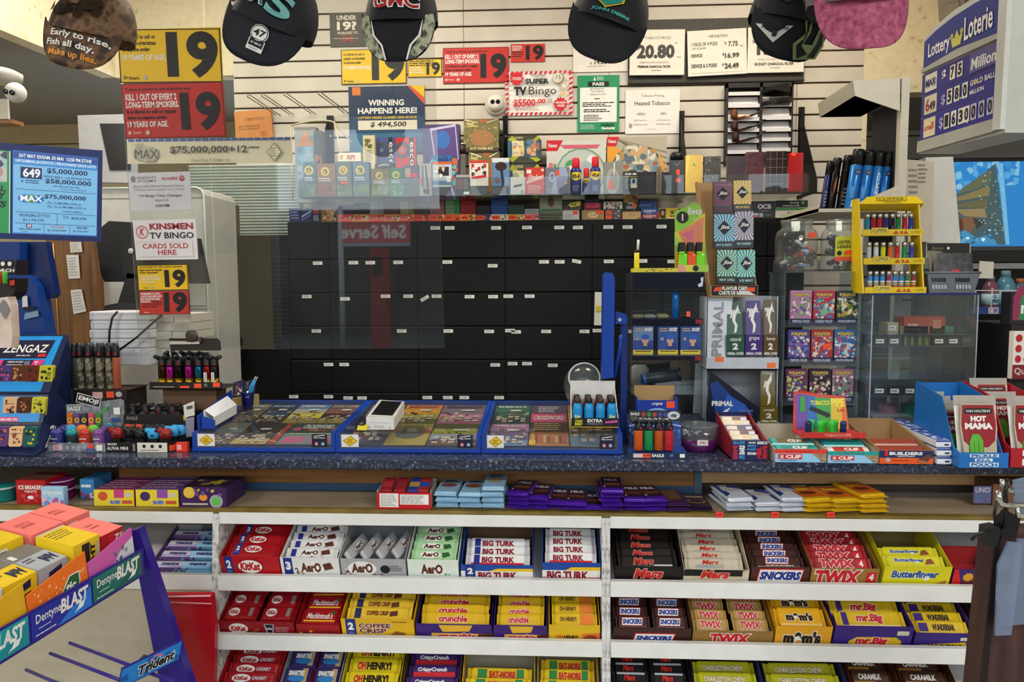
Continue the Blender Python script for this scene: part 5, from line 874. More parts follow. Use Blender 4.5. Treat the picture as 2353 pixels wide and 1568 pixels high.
for i,(c,lab)in enumerate(((((162,581),(189,579),(186,556),(160,557)),'top white note on the wooden post'),(((158,641),(184,640),(180,586),(152,586)),'middle white note on the wooden post'),(((169,722),(198,716),(187,665),(162,667)),'lowest white note on the wooden post'))):
 q=[PY(*p,2.892)for p in c];m=M();m.slab(q,.001,C('#dddbd6'));m.art((q[0],q[1]-q[0],q[3]-q[0]),[('l',.1,.1,.9,.9,7,C('#a9a8a4'))]);thing(m,'note',lab,'note','notes on the wooden post')
SY0,SY1=1.86,2.02
q=[PY(-110,545,1.80),PY(233,556,SY1),PY(236,346,SY1),PY(-110,319,1.80)]
t=empty('lottery_screen',(q[0]+q[1])/2,'blue framed customer lottery screen listing the jackpots','screen')
m=M();m.slab(q,.035,C('#1a2c6c',.35));m.build('bezel',t)
dn=(q[1]-q[0]).cross(q[3]-q[0]).normalized()
F0=q[0]+dn*.001;U=q[1]-q[0];Hh=q[3]-q[0]
m=M();fr=lambda a,b,c,d:(F0+U*a+Hh*b,U*(c-a),Hh*(d-b))
G=lambda h,s=.8:glow(h,s)
ca=.405;FR=fr(ca,.0,.955,1);bg='#7fc4ee'
dk=G('#14205a',.8);
m.art((F0,U,Hh),[('r',.0,.06,.355,.93,G('#1f9a4a')),('r',.0,.6,.34,.92,G('#b9d4cc',.7)),('s',7,26,.1,.6,.34,.92,.05,[G('#8a5a78',.6),G('#c9a890',.7),G('#5a4a70',.6),G('#e0d6d0',.7)]),('r',.355,.06,.362,.93,G('#d9f0e0')),('t','AL.',.255,.5,.335,.565,G('#0c2a18',.3),.04,.2),('t','RY',.25,.42,.335,.49,G('#0c2a18',.3),.05,.2),('t','TS',.25,.33,.34,.40,G('#0c2a18',.3),.05,.2),('r',ca-.03,.055,.965,.945,G('#2a6ab8',.8)),('r',ca-.025,.865,.96,.93,G('#1f4fa0')),('r',ca-.025,.805,.96,.862,G('#3f9ae0')),('r',ca-.025,.07,.96,.8,G(bg,.85))])
TX=[('t','SAT MAY 03/SAM. 03 MAI  12:58 PM ET/HE',.02,.875,.93,.915,G('#e9f4fa',.9),.03),('t','UPCOMING JACKPOTS / PROCHAINS GROS LOTS',-.02,.815,.985,.852,G('#e9f4fa',.9),.03),('r',.04,.655,.3,.775,dk),('t','649',.07,.668,.28,.765,G('#f4f6fa',.9),.03),('t','$5,000,000',.36,.72,.88,.785,dk,.03),('t','GOLD BALL - LA BOULE D\'OR',.32,.68,.93,.705,dk,.02),('t','$58,000,000',.34,.61,.93,.67,dk,.03),('t','6',.05,.61,.075,.64,dk,.03),('l',.1,.6,.3,.645,2,dk),('l',.44,.585,.88,.6,1,dk),('t',"TODAY/AUJOURD'HUI",.53,.552,.86,.572,dk,.01),('r',-.02,.535,.985,.54,dk),('e',.1,.44,.09,.045,G('#2f7ac0')),('e',.18,.44,.08,.045,G('#3f9a5a')),('e',.26,.44,.07,.045,G('#2f7ac0')),('t','MAX',.04,.41,.31,.475,G('#f4f6fa',.9),.03),('t','$75,000,000',.33,.445,.86,.50,dk,.03),('t','Plus 12x MAXMILLIONS est.',.37,.395,.8,.42,dk,.01,.2),('t','Plus 12x lot MAXMILLIONS est.',.37,.355,.87,.38,dk,.01,.2),('t','TUESDAY/MARDI',.56,.31,.82,.33,dk,.01),('r',-.02,.29,.985,.295,dk),('t','POKERLOTTO',.03,.245,.4,.275,dk,.02,.2),('t','$1,170,772',.07,.195,.33,.225,dk,.02),('r',.49,.17,.495,.29,dk),('t','TOP UP',.56,.24,.64,.275,G('#2f6ab0'),.02),('t','$58,506',.67,.235,.87,.265,dk,.02),('r',-.02,.17,.985,.175,dk),('r',.11,.13,.18,.165,G('#8a2a4a',.7)),('t','49',.12,.135,.17,.16,G('#f4f6fa',.9),.03),('t','$2,000,000',.03,.1,.29,.122,dk,.02),('t','TODAY',.05,.08,.13,.09,dk),('r',.325,.07,.33,.17,dk),('t','LOTTARIO',.42,.135,.58,.155,G('#c9502c',.8),.03),('t','$1,630,000',.37,.095,.61,.118,dk,.02),('r',.65,.07,.655,.17,dk),('t','ENCORE',.74,.135,.88,.16,dk,.03,.2),('t','$159,601',.69,.095,.89,.118,dk,.02)]
m.art(fr(ca,0,.955,1),TX,14);m.build('display',t)
BLU=C('#123a86',.3);BLU2=C('#0c2560',.35)
t=empty('lottery_terminal',PY(70,800,2.2),'blue plastic lottery terminal stand under the jackpot screen','terminal')
m=M();q=[PY(*c,2.15)for c in((-40,800),(106,800),(128,690),(122,660),(104,556),(-40,556))];m.slab([PY(*c,2.54)for c in((40,672),(118,686),(127,676),(105,556),(40,556))],.03,BLU2);m.build('back_panel',t)
m=M();m.slab([PY(*c,2.50)for c in((-30,965),(112,965),(108,800),(96,720),(84,660),(68,638),(45,628),(45,556),(-30,556))],.06,BLU);m.build('column',t)
m=M();m.slab([PY(*c,2.49)for c in((51,707),(64,706),(62,680),(51,681))],.001,C('#d9dada'));m.slab([PY(*c,2.49)for c in((55,735),(89,727),(87,714),(57,720))],.001,C('#7fa0bc',.3));m.slab([PY(*c,2.487)for c in((53,713),(78,710),(78,704),(52,706))],.003,C('#101114'));m.build('clip_label',t)
t=empty('torch_lighter_display',PY(5,720,1.98),'cut off black torch lighter display standing before the blue terminal','display')
m=M();m.slab([PY(*c,1.98)for c in((-60,632),(36,632),(38,598),(-60,598))],.05,C('#1d1c26',.4));m.art((PY(-60,632,1.978),PY(38,632,1.978)-PY(-60,632,1.978),PY(-60,598,1.978)-PY(-60,632,1.978)),[('t','TORCH',.42,.18,.95,.42,WH,.04),('c',.68,.75,.15,WH),('c',.84,.75,.15,WH)]);m.slab([PY(*c,1.98)for c in((-60,690),(16,690),(34,672),(36,640),(20,640),(-60,690-20))],.05,C('#17171a'));m.build('header',t)
m=M();m.slab([PY(*c,1.975)for c in((22,657),(33,655),(33,643),(22,645))],.001,C('#f0512d'));m.build('price_sticker',t,'orange price sticker')
for px,h in((2,'#b8281c'),(12,'#4fb83a')):
 m=M();p=PY(px,652,1.96);m.lathe((p.x,1.96,p.z),[(.006,0),(.0065,.03),(.005,.033)],C(h,.2),10);m.build('lighter',t)
m=M();m.slab([PY(*c,1.97)for c in((-40,800),(25,800),(28,775),(24,700),(18,682),(-40,690))],.03,m_speck('scuffed_pale_card',[(0.4,'#cbb4a6'),(0.7,'#dfcfc4')],20));m.art((PY(-40,800,1.966),PY(28,800,1.966)-PY(-40,800,1.966),PY(-40,682,1.966)-PY(-40,800,1.966)),[('p',[(.5,.8),(.7,.95),(.9,.75),(.75,.55)],C('#7c7c80'))]);thing(m,'card_sleeve','worn pale card sleeve leaning at the edge beside the blue terminal','sleeve')
t=empty('pos_monitor',PY(265,720,2.72),'rounded black back of a till monitor beside the wooden post','monitor');BK=C('#0d0d0f',.45);BK2=C('#1a1a1d',.5)
def rr(c,r=10):
 (xa,ya,xb,yb)=c;return[(xa+r,yb),(xb-r,yb),(xb,yb-r),(xb,ya+r),(xb-r,ya),(xa+r,ya),(xa,ya+r),(xa,yb-r)]
m=M();m.slab([PY(*c,2.74)for c in((240,648),(320,648),(330,600),(322,512),(250,508),(226,528),(222,560),(232,632))],.06,BK);m.build('housing',t)
m=M();m.slab([PY(*c,2.70)for c in rr((282,546,330,640))],.04,BK2);m.build('hinge_cover',t)
m=M();p=PY(301,577,2.69);m.xf=Matrix.Translation(p)@Matrix.Rotation(math.pi/2,4,'X');m.lathe((0,0,0),[(.010,0),(.010,.003),(.009,.004)],C('#c9c9cc',.3),18);m.build('emblem',t)
m=M();m.slab([PY(*c,2.70)for c in((268,705),(330,708),(326,632),(292,628))],.05,BK2);m.slab([PY(*c,2.66)for c in((235,716),(335,718),(335,700),(268,697),(242,702))],.14,BK2);m.build('stand',t)
m=M();m.slab([PY(*c,2.80)for c in((312,652),(476,652),(454,548),(312,540))],.03,C('#1f1f22',.5));thing(m,'pos_monitor','flat dark monitor back behind the bingo cards sign','monitor')
zb=PY(300,845,2.5).z
ys=[840,800,778,757,736,715]
for i in range(5):
 x0,x1,z0,z1=rect(206+(i%2)*3,345-(i%2)*2,ys[i+1]+1,ys[i],2.52);m=M();m.box(x0,x1,2.52,2.78,z0,z1,C('#d3d3d8',.4),.003);m.art(m.front(x0,x1,2.52,z0,z1),[('r',.0,.55,1,.75,C('#c0c2ca')),('r',.02,.1,.06,.9,C('#b0b4c0'))]);thing(m,'paper_ream','white wrapped paper pack behind the narrow screen, %s of its stack'%['lowest','second from the bottom','third from the bottom','fourth from the bottom','topmost'][i],'paper pack','stacked white paper packs')
m=M();
for i in range(6):
 for j in range(2):
  x0,x1,z0,z1=rect(353+j*42,393+j*42,722+i*20,741+i*20,2.56);m.box(x0,x1,2.56+rnd.uniform(0,.015),2.75,z0,z1,C('#d6d0c6',.6))
thing(m,'paper_roll_block','block of cream till paper packs behind the clipboard','paper pack')
for i,(pts,lab)in enumerate((([(270,716),(258,730),(252,760),(250,802)],'black cable hanging down beside the black torch lighters'),([(372,724),(345,748),(315,775),(270,808)],'black cable sloping across the white paper packs'))):
 m=M();m.tube([PY(a,b,2.505-.004*k)for k,(a,b)in enumerate(pts)],.0035,C('#101012',.4),6);thing(m,'cable',lab,'cable')
t=empty('clipboard',PY(445,800,2.35),'dark brown clipboard with steel clip lying behind the rainbow torch lighters','clipboard')
m=M();m.slab([PY(*c,2.36)for c in((392,806),(506,806),(505,786),(498,778),(388,778))],.006,C('#2c2420',.5));m.slab([PY(*c,2.352)for c in((390,792),(458,791),(458,785),(390,784))],.001,C('#c9c4bc'));m.build('board',t)
m=M();m.slab([PY(*c,2.35)for c in((427,786),(463,785),(460,775),(428,776))],.012,metal('#6a6058',.4));p=PY(441,772,2.35);m.xf=Matrix.Translation(p)@Matrix.Rotation(math.pi/2,4,'X');m.lathe((0,0,0),[(.02,0),(.02,.004),(.017,.005)],metal('#57524e',.35),16);m.build('clip',t)
# ================================================================ COUNTER, LIGHTER END
NTH=['first','second','third','fourth','fifth','sixth','seventh','eighth','ninth','tenth','eleventh','twelfth']
CZ=CT_Z+0.0006
def P3(c,Y):return[PY(p[0],p[1],p[2]if len(p)>2 else Y)for p in c]
def face(m,c,Y,body,art=(),t=.003,back=None):
 """slab with picture corners TL,TR,BR,BL"""
 q=P3(c,Y);m.slab([q[3],q[2],q[1],q[0]],t,body,back);m.art((q[3],q[2]-q[3],q[0]-q[3]),art);return q
ZB=C('#1d8fd8',.35);ZD=C('#17264c',.35);ZN=C('#1c1a3a',.35);PINK=C('#d8327a',.4);ORS=C('#f4532f',.5)
zt4=PZ(79,1049,CT_Z+.002).y;zt1,zt2,zt3=2.42,2.30,2.235
t=empty('lighter_display',PZ(60,1047,CT_Z),'three tier blue card display of flip lighters at the counter end','display')
m=M()
face(m,((-75,770,zt1),(157,770,zt1),(113,903,zt2),(-125,903,zt2)),0,ZD,[('p',[(.3,.97),(.97,.97),(.91,.02),(.2,.02)],ZB),('p',[(.34,.9),(.91,.9),(.865,.58),(.28,.58)],ZN),('t','ZENGAZ',.42,.68,.86,.82,WH,.015,.15),('t','#NeverBurnOut',.565,.615,.705,.645,WH,.02,.2),('r',.78,.605,.86,.655,X_RED),('p',[(.3,.55),(.845,.55),(.82,.38),(.26,.38)],ZN),('p',[(.36,.55),(.46,.55),(.44,.38),(.34,.38)],PINK),('p',[(.76,.55),(.865,.55),(.83,.38),(.72,.38)],PINK),('t','CHECK US OUT',.505,.5,.66,.53,WH,.03,.2),('l',.5,.41,.66,.48,2,WH),('r',.67,.42,.73,.53,C('#6a6a80')),('t','+',.38,.43,.42,.5,WH),('t','T',.77,.43,.81,.52,WH)])
m.build('top_panel',t)
m=M();face(m,((-125,907,zt2-.02),(112,907,zt2-.02),(98,972,zt3),(-140,972,zt3)),0,ZD,[('r',0,.03,.96,.93,ZB),('r',.3,.04,.76,.2,PINK),('t','FIND ME & TURN ME ON',.4,.07,.75,.16,WH,.03)]);m.build('middle_panel',t)
m=M();face(m,((-140,976,zt3-.015),(97,976,zt3-.015),(79,1047,zt4),(-160,1041,zt4)),0,ZD,[('r',0,.12,.97,.95,ZB),('r',.3,.12,.8,.27,PINK),('t','GRAB ME & TURN ME ON',.4,.15,.78,.24,WH,.03)]);m.build('lower_panel',t)
q=P3(((157,770,zt1),(113,903,zt2),(98,972,zt3),(79,1047,zt4),(172,996,2.44),(172,905,2.47)),0)
m=M();m.add(q,[(0,1,2,3,4,5)],C('#24305f',.4,0,.3,3));m.add([p+V((-.004,0,0))for p in q],[(5,4,3,2,1,0)],ZD)
F=(q[3]+V((.001,-.002,.0)),(q[4]-q[3])*.85,(q[2]-q[3]));m.art(F,[('t','ZENGAZ',.25,.05,1.2,.75,WH,.012,.1)],3);m.build('side_panel',t)
FL=[(11,865,'#4a3a7a','#c94a8a','violet patterned'),(40,865,'#5a2c1c','#c98a5a','brown leaf patterned'),(73,865,'#6a2418','#3a1810','dark red ribbed'),(105,865,'#c9c23a','#7a8a2a','yellow smiley patterned, upper'),(22,937,'#e6b48a','#8a5a3a','peach spotted, middle tier'),(55,937,'#4f2a1c','#b5764a','brown leaf patterned, middle tier'),(88,937,'#cfc83f','#8a9a2a','yellow smiley patterned, middle tier'),(4,1005,'#5a3a7a','#d9722c','violet and orange patterned, lowest tier'),(36,1005,'#e8b98c','#8a5638','peach spotted, lowest tier'),(69,1005,'#1c5a5c','#c9c23a','teal and yellow leaf patterned, lowest tier')]
for cx,cy,h1,h2,w in FL:
 Yl=(zt2+(zt1-zt2)*(903-cy)/133 if cy<900 else zt3+.05*(972-cy)/65 if cy<960 else zt4+.055*(1047-cy)/70)-.012
 s=1 if cy<900 else.95;k=(157-113)/133.0*.6
 c=[(cx-15*s,cy-22*s),(cx-11*s,cy-25*s),(cx+15*s,cy-25*s),(cx+18*s,cy-21*s),(cx+14*s,cy+19*s),(cx+10*s,cy+23*s),(cx-15*s,cy+23*s),(cx-18*s,cy+19*s)]
 q=[PY(a,b,Yl)for a,b in reversed(c)];m=M();m.slab(q,.012,C(h1,.25));o=PY(cx-15*s,cy+20*s,Yl-.0006)
 m.art((o,PY(cx+12*s,cy+20*s,Yl-.0006)-o,PY(cx-12*s,cy-22*s,Yl-.0006)-o),[('s',cx,12,.08,.05,.92,.95,.09,[C(h2,.3),C(h2,.3),C('#2a2018',.3)]),('r',0,.68,1,.7,C('#2a2430'))]);thing(m,'flip_lighter',w+' flip lighter on the three tier blue display','lighter','flip lighters on the blue display')
def torch(name,loc,h,r,body,head,label,group,tilt=0.0,tag_=None,nozzle=True,body2=None):
 """upright jet lighter: body, head and angled nozzle"""
 x,y,z=loc;t=empty(name,loc,label,'lighter',group)
 m=M();m.lathe((x,y,z),[(r*.9,0),(r,.003),(r,h*.62),(r*.92,h*.66)],body,14)
 if body2:m.lathe((x,y,z+.001),[(r*1.01,0),(r*1.01,h*.27)],body2,14)
 if tag_:m.art((V((x-r*.5,y-r*1.04,z+h*.15)),V((r*.8,0,0)),V((0,0,h*.32))),[('r',0,0,1,1,WH),('l',.2,.1,.8,.9,5,C('#8a8a8a'))])
 m.build('body',t)
 m=M();m.lathe((x,y,z+h*.655),[(r*.95,0),(r*1.0,h*.05),(r*.85,h*.2),(r*.6,h*.3)],head,14)
 if nozzle:
  a=tilt;d=V((math.sin(a),-.55*math.cos(a),.38)).normalized()
  c=V((x,y,z+h*.86));m.tube([c-d*r*.6,c+d*r*1.5,c+d*r*2.1],[r*.62,r*.5,r*.46],head,12)
  m.tube([c+d*r*2.08,c+d*r*2.14],[r*.3,r*.28],C('#6a6a6c',.3,.8),10)
 m.box(x+r*.2,x+r*.55,y-r*1.02,y-r*.8,z+h*.70,z+h*.76,C('#c22020',.4));m.build('head',t)
CHAR=C('#1e1f24',.35);CAMO_D=m_speck('woodland_print',[(0.35,'#2a2622'),(0.5,'#6a6452'),(0.62,'#a89f88'),(0.7,'#3a3630')],70,.3)
def tray3(c,Y,dep,col,art,name,label,cat='tray',z0=CZ,colside=None):
 m=M();x0,x1,za,zb=rect(c[0],c[1],c[2],c[3],Y);za=z0 if z0 is not None else za
 m.box(x0,x1,Y,Y+.003,za,zb,col);m.box(x0,x0+.003,Y+.003,Y+dep,za,zb,colside or col);m.box(x1-.003,x1,Y+.003,Y+dep,za,zb,colside or col);m.box(x0+.003,x1-.003,Y+dep-.003,Y+dep,za,zb,col);m.box(x0+.003,x1-.003,Y+.003,Y+dep-.003,za,za+.004,C('#8a7c60'))
 m.art((V((x0,Y,za)),V((x1-x0,0,0)),V((0,0,zb-za))),art);return thing(m,name,label,cat),za
BZ1=PY(225,897,2.44).z
m=M();x0,x1,_,_=rect(166,292,897,940,2.43);m.box(x0+.004,x1-.004,2.434,2.56,CZ,BZ1-.001,C('#2a2320',.6));thing(m,'riser_box','dark riser box carrying the tall black torch lighters','box')
x0,x1,za,zb=rect(168,292,896,922,2.425);m=M();m.box(x0,x1,2.425,2.43,za,zb,C('#211a18',.5));m.art(m.front(x0,x1,2.425,za,zb),[('r',.36,.25,.55,.8,C('#d8a8a0')),('r',.62,.3,.76,.85,ORS),('e',.85,.6,.06,.25,C('#b9b4ae'))]);m.box(x0,x1,2.43,2.56,zb-.004,zb-.001,C('#3a2c24'));thing(m,'display_tray','dark tray front with a pink sticker under the tall black torches','tray')
for i,px in enumerate((172,184,205,230,252,268)):
 for j in range(2):
  if j and i==5:continue
  x=PY(px+6*j,850,2.455+.05*j).x;torch('torch_lighter',(x,2.455+.05*j,zb),.165-.004*j,.0125,CAMO_D if i not in(0,5)else C('#a8563a' if i==5 else '#2c2f2a',.3),CHAR,'tall black torch lighter with patterned base, %s in the %s row by the blue display'%(NTH[i],['front','rear'][j]),'tall torch lighters',.3,None,False)
RZ=PY(440,884,2.36).z;x0,x1,_,_=rect(356,520,884,950,2.36)
m=M();m.box(x0+.02,x1-.04,2.375,2.45,CZ,RZ-.013,C('#6b4f38',.6));thing(m,'riser_box','brown cardboard riser box under the rainbow torch lighters','box')
m=M();m.box(x0,x1,2.33,2.46,RZ-.0125,RZ-.010,C('#1c1614',.5));m.box(x0,x1,2.33,2.333,RZ-.0125,RZ+.012,C('#1d1816',.45));m.art(m.front(x0,x1,2.33,RZ-.0125,RZ+.012),[('r',.05,.3,.35,.42,C('#a89f96')),('r',.42,.2,.55,.5,ORS),('r',.62,.2,.72,.8,ORS),('c',.78,.6,.2,C('#b9b4ae')),('c',.78,.6,.12,C('#1d1816')),('r',.88,.35,.98,.95,ORS)]);thing(m,'display_tray','black tray with orange stickers under the rainbow torch lighters','tray')
GOLD=C('#b8901c',.18,.85)
for i,(px,h)in enumerate(((375,'#3a1c14'),(393,'#a01c8a'),(413,'#1c1512'),(436,'#9a1478'),(459,'#125f7a'),(478,'#8a141c'),(495,'#2a2622'))):
 x=PY(px,850,2.38).x;torch('torch_lighter',(x,2.375,RZ-.0095),.105,.0135,C(h,.15,.85),CHAR,'metallic rainbow torch lighter, %s counting from the white paper packs'%NTH[i],'rainbow torch lighters',-.5+.25*i,i>4,True,GOLD)
for i,px in enumerate((385,405,430,452,476)):
 x=PY(px,850,2.43).x;torch('torch_lighter',(x,2.425,RZ-.0095),.115,.0135,C('#2a2420',.3),CHAR,'dark torch lighter in the rear rainbow row, %s from the white packs'%NTH[i],'rear torch lighters',.4-.3*i)
MZ=CZ+.012
o,z=tray3((284,432,953,985),2.27,.095,C('#18171a',.5),[('t','EAGLE',.05,.82,.22,.93,C('#8a8a80'),.03),('r',.93,.8,.99,.98,C('#d9c23a'))],'display_tray','black tray with a yellow corner holding camouflage torch lighters')
for i,(px,h)in enumerate(((302,'#4f4a3e'),(325,'#2c2c30'),(349,'#a8532c'),(376,'#57523f'),(405,'#26282c'))):
 x=PY(px,930,2.295).x;torch('torch_lighter',(x,2.297,CZ+.005),.098,.0145,m_speck('print_%d'%i,[(0.4,'#1c1a18'),(0.55,h),(0.7,'#8a8272')],60,.3),CHAR,'black headed camouflage torch lighter, %s in the middle black tray'%NTH[i],'camouflage torch lighters',.1,None,False)
 m=M()
for i,px in enumerate((300,330,360,392,425)):
 x=PY(px,905,2.335).x;torch('torch_lighter',(x,2.345,CZ+.005),.116,.0145,CHAR,C('#29262a',.4),'plain black torch lighter in the rear of the middle tray, %s along'%NTH[i],'plain black torch lighters',1.2)
GRE=m_speck('grey_dotted_card',[(0.45,'#6c7076'),(0.6,'#8f949a')],30,.5)
t=empty('lighter_display',PZ(190,1042,CT_Z),'grey dotted card display of round topped cartoon face lighters','display')
m=M();x0,x1,za,zb=rect(153,286,930,985,2.285);_,_,_,z895=rect(153,286,930,1000,2.285)
hd=[V((x0,2.285,CZ)),V((x1,2.285,CZ)),V((x1,2.285,PY(270,922,2.285).z)),V((x1-.012,2.285,PY(270,917,2.285).z)),V((x0+.16*.4,2.285,PY(200,928,2.285).z)),V((x0,2.285,PY(160,930,2.285).z))]
m.slab(hd,.003,GRE);hz=hd[5].z-CZ
m.art((V((x0,2.285,CZ)),V((x1-x0,0,0)),V((0,0,hz))),[('c',.1+.2*(i%5),.2+.28*(i//5),.09,C('#7b8087'))for i in range(15)]+[('t','EAGLE',.04,.84,.26,.95,WH,.03),('r',.83,.75,.94,.93,WH),('r',.79,.55,.92,.66,C('#2c4a8a')),('p',[(.62,.75),(.72,.85),(.74,.99),(.66,.9)],C('#3f9a4a'))]);m.build('back_card',t)
for i,h in enumerate(('#d06a2c','#6a4a8a','#3a3f46','#d8486a','#3f8a3a')):
 m=M();xa=x0+.006+i*.0235;m.box(xa,xa+.0185,2.277,2.284,CZ+hz*.45,CZ+hz*.78,C(h,.35),.002);m.art(m.front(xa,xa+.0185,2.277,CZ+hz*.45,CZ+hz*.78),[('c',.5,.45,.2,C('#e0b43a')),('c',.5,.45,.1,C('#7a4a2c'))]);m.build('printed_lighter',t)
m=M();face(m,((178,903,2.28),(232,918,2.28),(229,938,2.28),(174,924,2.28)),0,C('#d8d8da'),[('r',.03,.06,.97,.94,C('#1c1c20')),('t','EMOJI',.08,.2,.92,.8,WH,.03,.1)],.003);m.build('title_tag',t)
x0,x1,za,zb=rect(109,242,1019,1042,2.155);m=M();m.box(x0,x1,2.155,2.158,CZ,zb,GRE);m.box(x0,x1,2.158,2.283,CZ,CZ+.003,GRE);m.box(x0,x0+.003,2.158,2.283,CZ,zb,GRE)
m.art(m.front(x0,x1,2.155,CZ,zb),[('c',.05+.1*i,.5,.22,C('#9aa0a6'))for i in range(9)]+[('r',.1,.2,.26,.8,C('#e0b8c0')),('l',.12,.3,.24,.7,2,C('#b05a6a')),('b',.76,.62,.38,8,C('#f0402c')),('r',.68,.15,.82,.4,C('#3a5a9a')),('r',.86,.15,.96,.85,WH)]);m.build('tray',t)
EM=[(130,'#3a3f8a','#3a3f8a','blue polka dot'),(165,'#1f2f3c','#1f8a8e','dark teal topped'),(196,'#b8342a','#b8342a','red with white dots'),(227,'#7a4a94','#7a4a94','violet with white dots')]
for i,(px,h,hc,w)in enumerate(EM):
 x=PY(px,1000,2.18).x;t=empty('cartoon_lighter',(x,2.18,CZ),w+' round topped lighter in the front row of the grey dotted display','lighter','cartoon lighters');r=.0175
 m=M();m.lathe((x,2.18,CZ+.0035),[(r*.95,0),(r,.003),(r,.042),(r,.044)],C(h,.3),16,1,.7);m.art((V((x-r*.8,2.18-r*.72,CZ+.006)),V((r*1.6,0,0)),V((0,0,.036))),[('c',.5,.32,.26,C('#d9c83a')),('c',.4,.38,.05,K),('c',.6,.38,.05,K),('r',.38,.2,.62,.24,K)]+([('c',.2+.2*j,.85,.06,WH)for j in range(4)]if i!=1 else[('p',[(.4,0),(.6,0),(.55,.6),(.45,.6)],C('#9ac0d0'))]));m.build('body',t)
 m=M();m.lathe((x,2.18,CZ+.0475),[(r,0),(r,.006),(r*.9,.013),(r*.5,.017)],C(hc,.3),16,1,.7);m.build('lid',t)
for i,(px,h,w)in enumerate(((150,'#2c2f7a','navy'),(165,'#2f9ac0','sky blue'),(190,'#e0742c','orange'),(216,'#6ab83a','lime'),(244,'#5a3f8a','purple'),(250,'#1f7f86','teal'))):
 x=PY(px,985,2.225+.035*(i==5)).x;yy=2.222+.036*(i==5);m=M();r=.0175;m.lathe((x,yy,CZ+.0035),[(r*.95,0),(r,.003),(r,.048),(r*.9,.06),(r*.5,.066)],C(h,.3),16,1,.7);thing(m,'cartoon_lighter',w+' round topped lighter behind the front row of the grey dotted display','lighter','rear cartoon lighters')
t=empty('lighter_display',PZ(320,1043,CT_Z),'black tray display of red, black and blue angled torch lighters','display')
x0,x1,za,zb=rect(243,386,1017,1043,2.155);m=M();m.box(x0,x1,2.155,2.158,CZ,zb,C('#141416',.4));m.box(x0,x1+.02,2.158,2.26,CZ,CZ+.003,C('#141416',.4));m.slab([V((x1,2.1545,CZ)),V((x1+.035,2.235,CZ)),V((x1+.035,2.235,zb+.002)),V((x1,2.1545,zb))],.003,C('#1a1a1c',.4))
m.art(m.front(x0,x1,2.155,CZ,zb),[('t','MAVEN',.03,.68,.18,.9,WH,.03),('t','ALPHA MINI',.02,.2,.36,.55,WH,.02),('r',.51,0,.99,.98,C('#ded8ca')),('c',.62,.6,.18,K),('c',.75,.6,.18,K),('c',.88,.6,.18,K),('l',.56,.1,.95,.3,1,C('#8a8478')),('r',.44,.1,.48,.85,C('#8a7a6a'))]);m.build('tray',t)
m=M();m.slab([V((x1+.003,2.158,CZ+.003)),V((x1+.016,2.188,CZ+.003)),V((x1+.016,2.188,CZ+.02)),V((x1+.003,2.158,CZ+.02))],.001,ORS);m.build('price_sticker',t,'orange price sticker')
AL=[(268,978,'#8f1c20',2.185,'dark red'),(298,975,'#1c1b1e',2.20,'black'),(322,985,'#1c1b1e',2.18,'black'),(352,985,'#3aa0d8',2.18,'sky blue'),(380,985,'#8f1c20',2.18,'dark red'),(396,970,'#3aa0d8',2.215,'sky blue'),(413,962,'#3aa0d8',2.235,'sky blue'),(305,962,'#a83a2c',2.24,'orange red'),(330,965,'#b0402c',2.24,'orange red'),(350,962,'#1c1b1e',2.24,'black'),(372,962,'#1c1b1e',2.245,'black')]
for i,(px,py,h,Y,w)in enumerate(AL):
 x=PY(px,py,Y).x;r=.0145;z=CZ+.0035;t=empty('angled_lighter',(x,Y,CZ),'%s angled torch lighter, %s placed in the black tray of angled ones'%(w,NTH[min(11,i)]),'lighter','angled torch lighters')
 m=M();m.box(x-r,x+r,Y-r*.7,Y+r*.7,z,z+.034,C('#151518',.35),.004);m.box(x-r*.3,x-r*.0,Y-r*.74,Y-r*.7,z,z+.02,C('#c9c9c6',.4));m.build('body',t)
 m=M();m.lathe((x,Y,z+.0345),[(r*1.0,0),(r*1.12,.012),(r*1.05,.024),(r*.7,.03)],C(h,.3),14,1.15,.8);d=V((-.8,-.25,.18)).normalized();c=V((x,Y,z+.056));m.tube([c+d*r*.2,c+d*r*1.6],[r*.6,r*.5],C(h,.3),12);m.tube([c+d*r*1.6,c+d*r*2.0],[r*.52,r*.5],CHAR,12)
 m.box(x-r*.2,x+r*.5,Y-r*.96,Y-r*.8,z+.042,z+.047,CHAR);m.build('head',t)
m=M();x0,x1,za,zb=rect(404,430,1018,1036,2.165);m.box(x0,x1,2.165,2.18,CZ,zb,C('#e8382c',.4));m.art(m.front(x0,x1,2.165,CZ,zb),[('r',.1,.2,.5,.8,C('#f0b0a4'))]);thing(m,'price_box','tiny bright red box on the counter by the ticket tray','box')
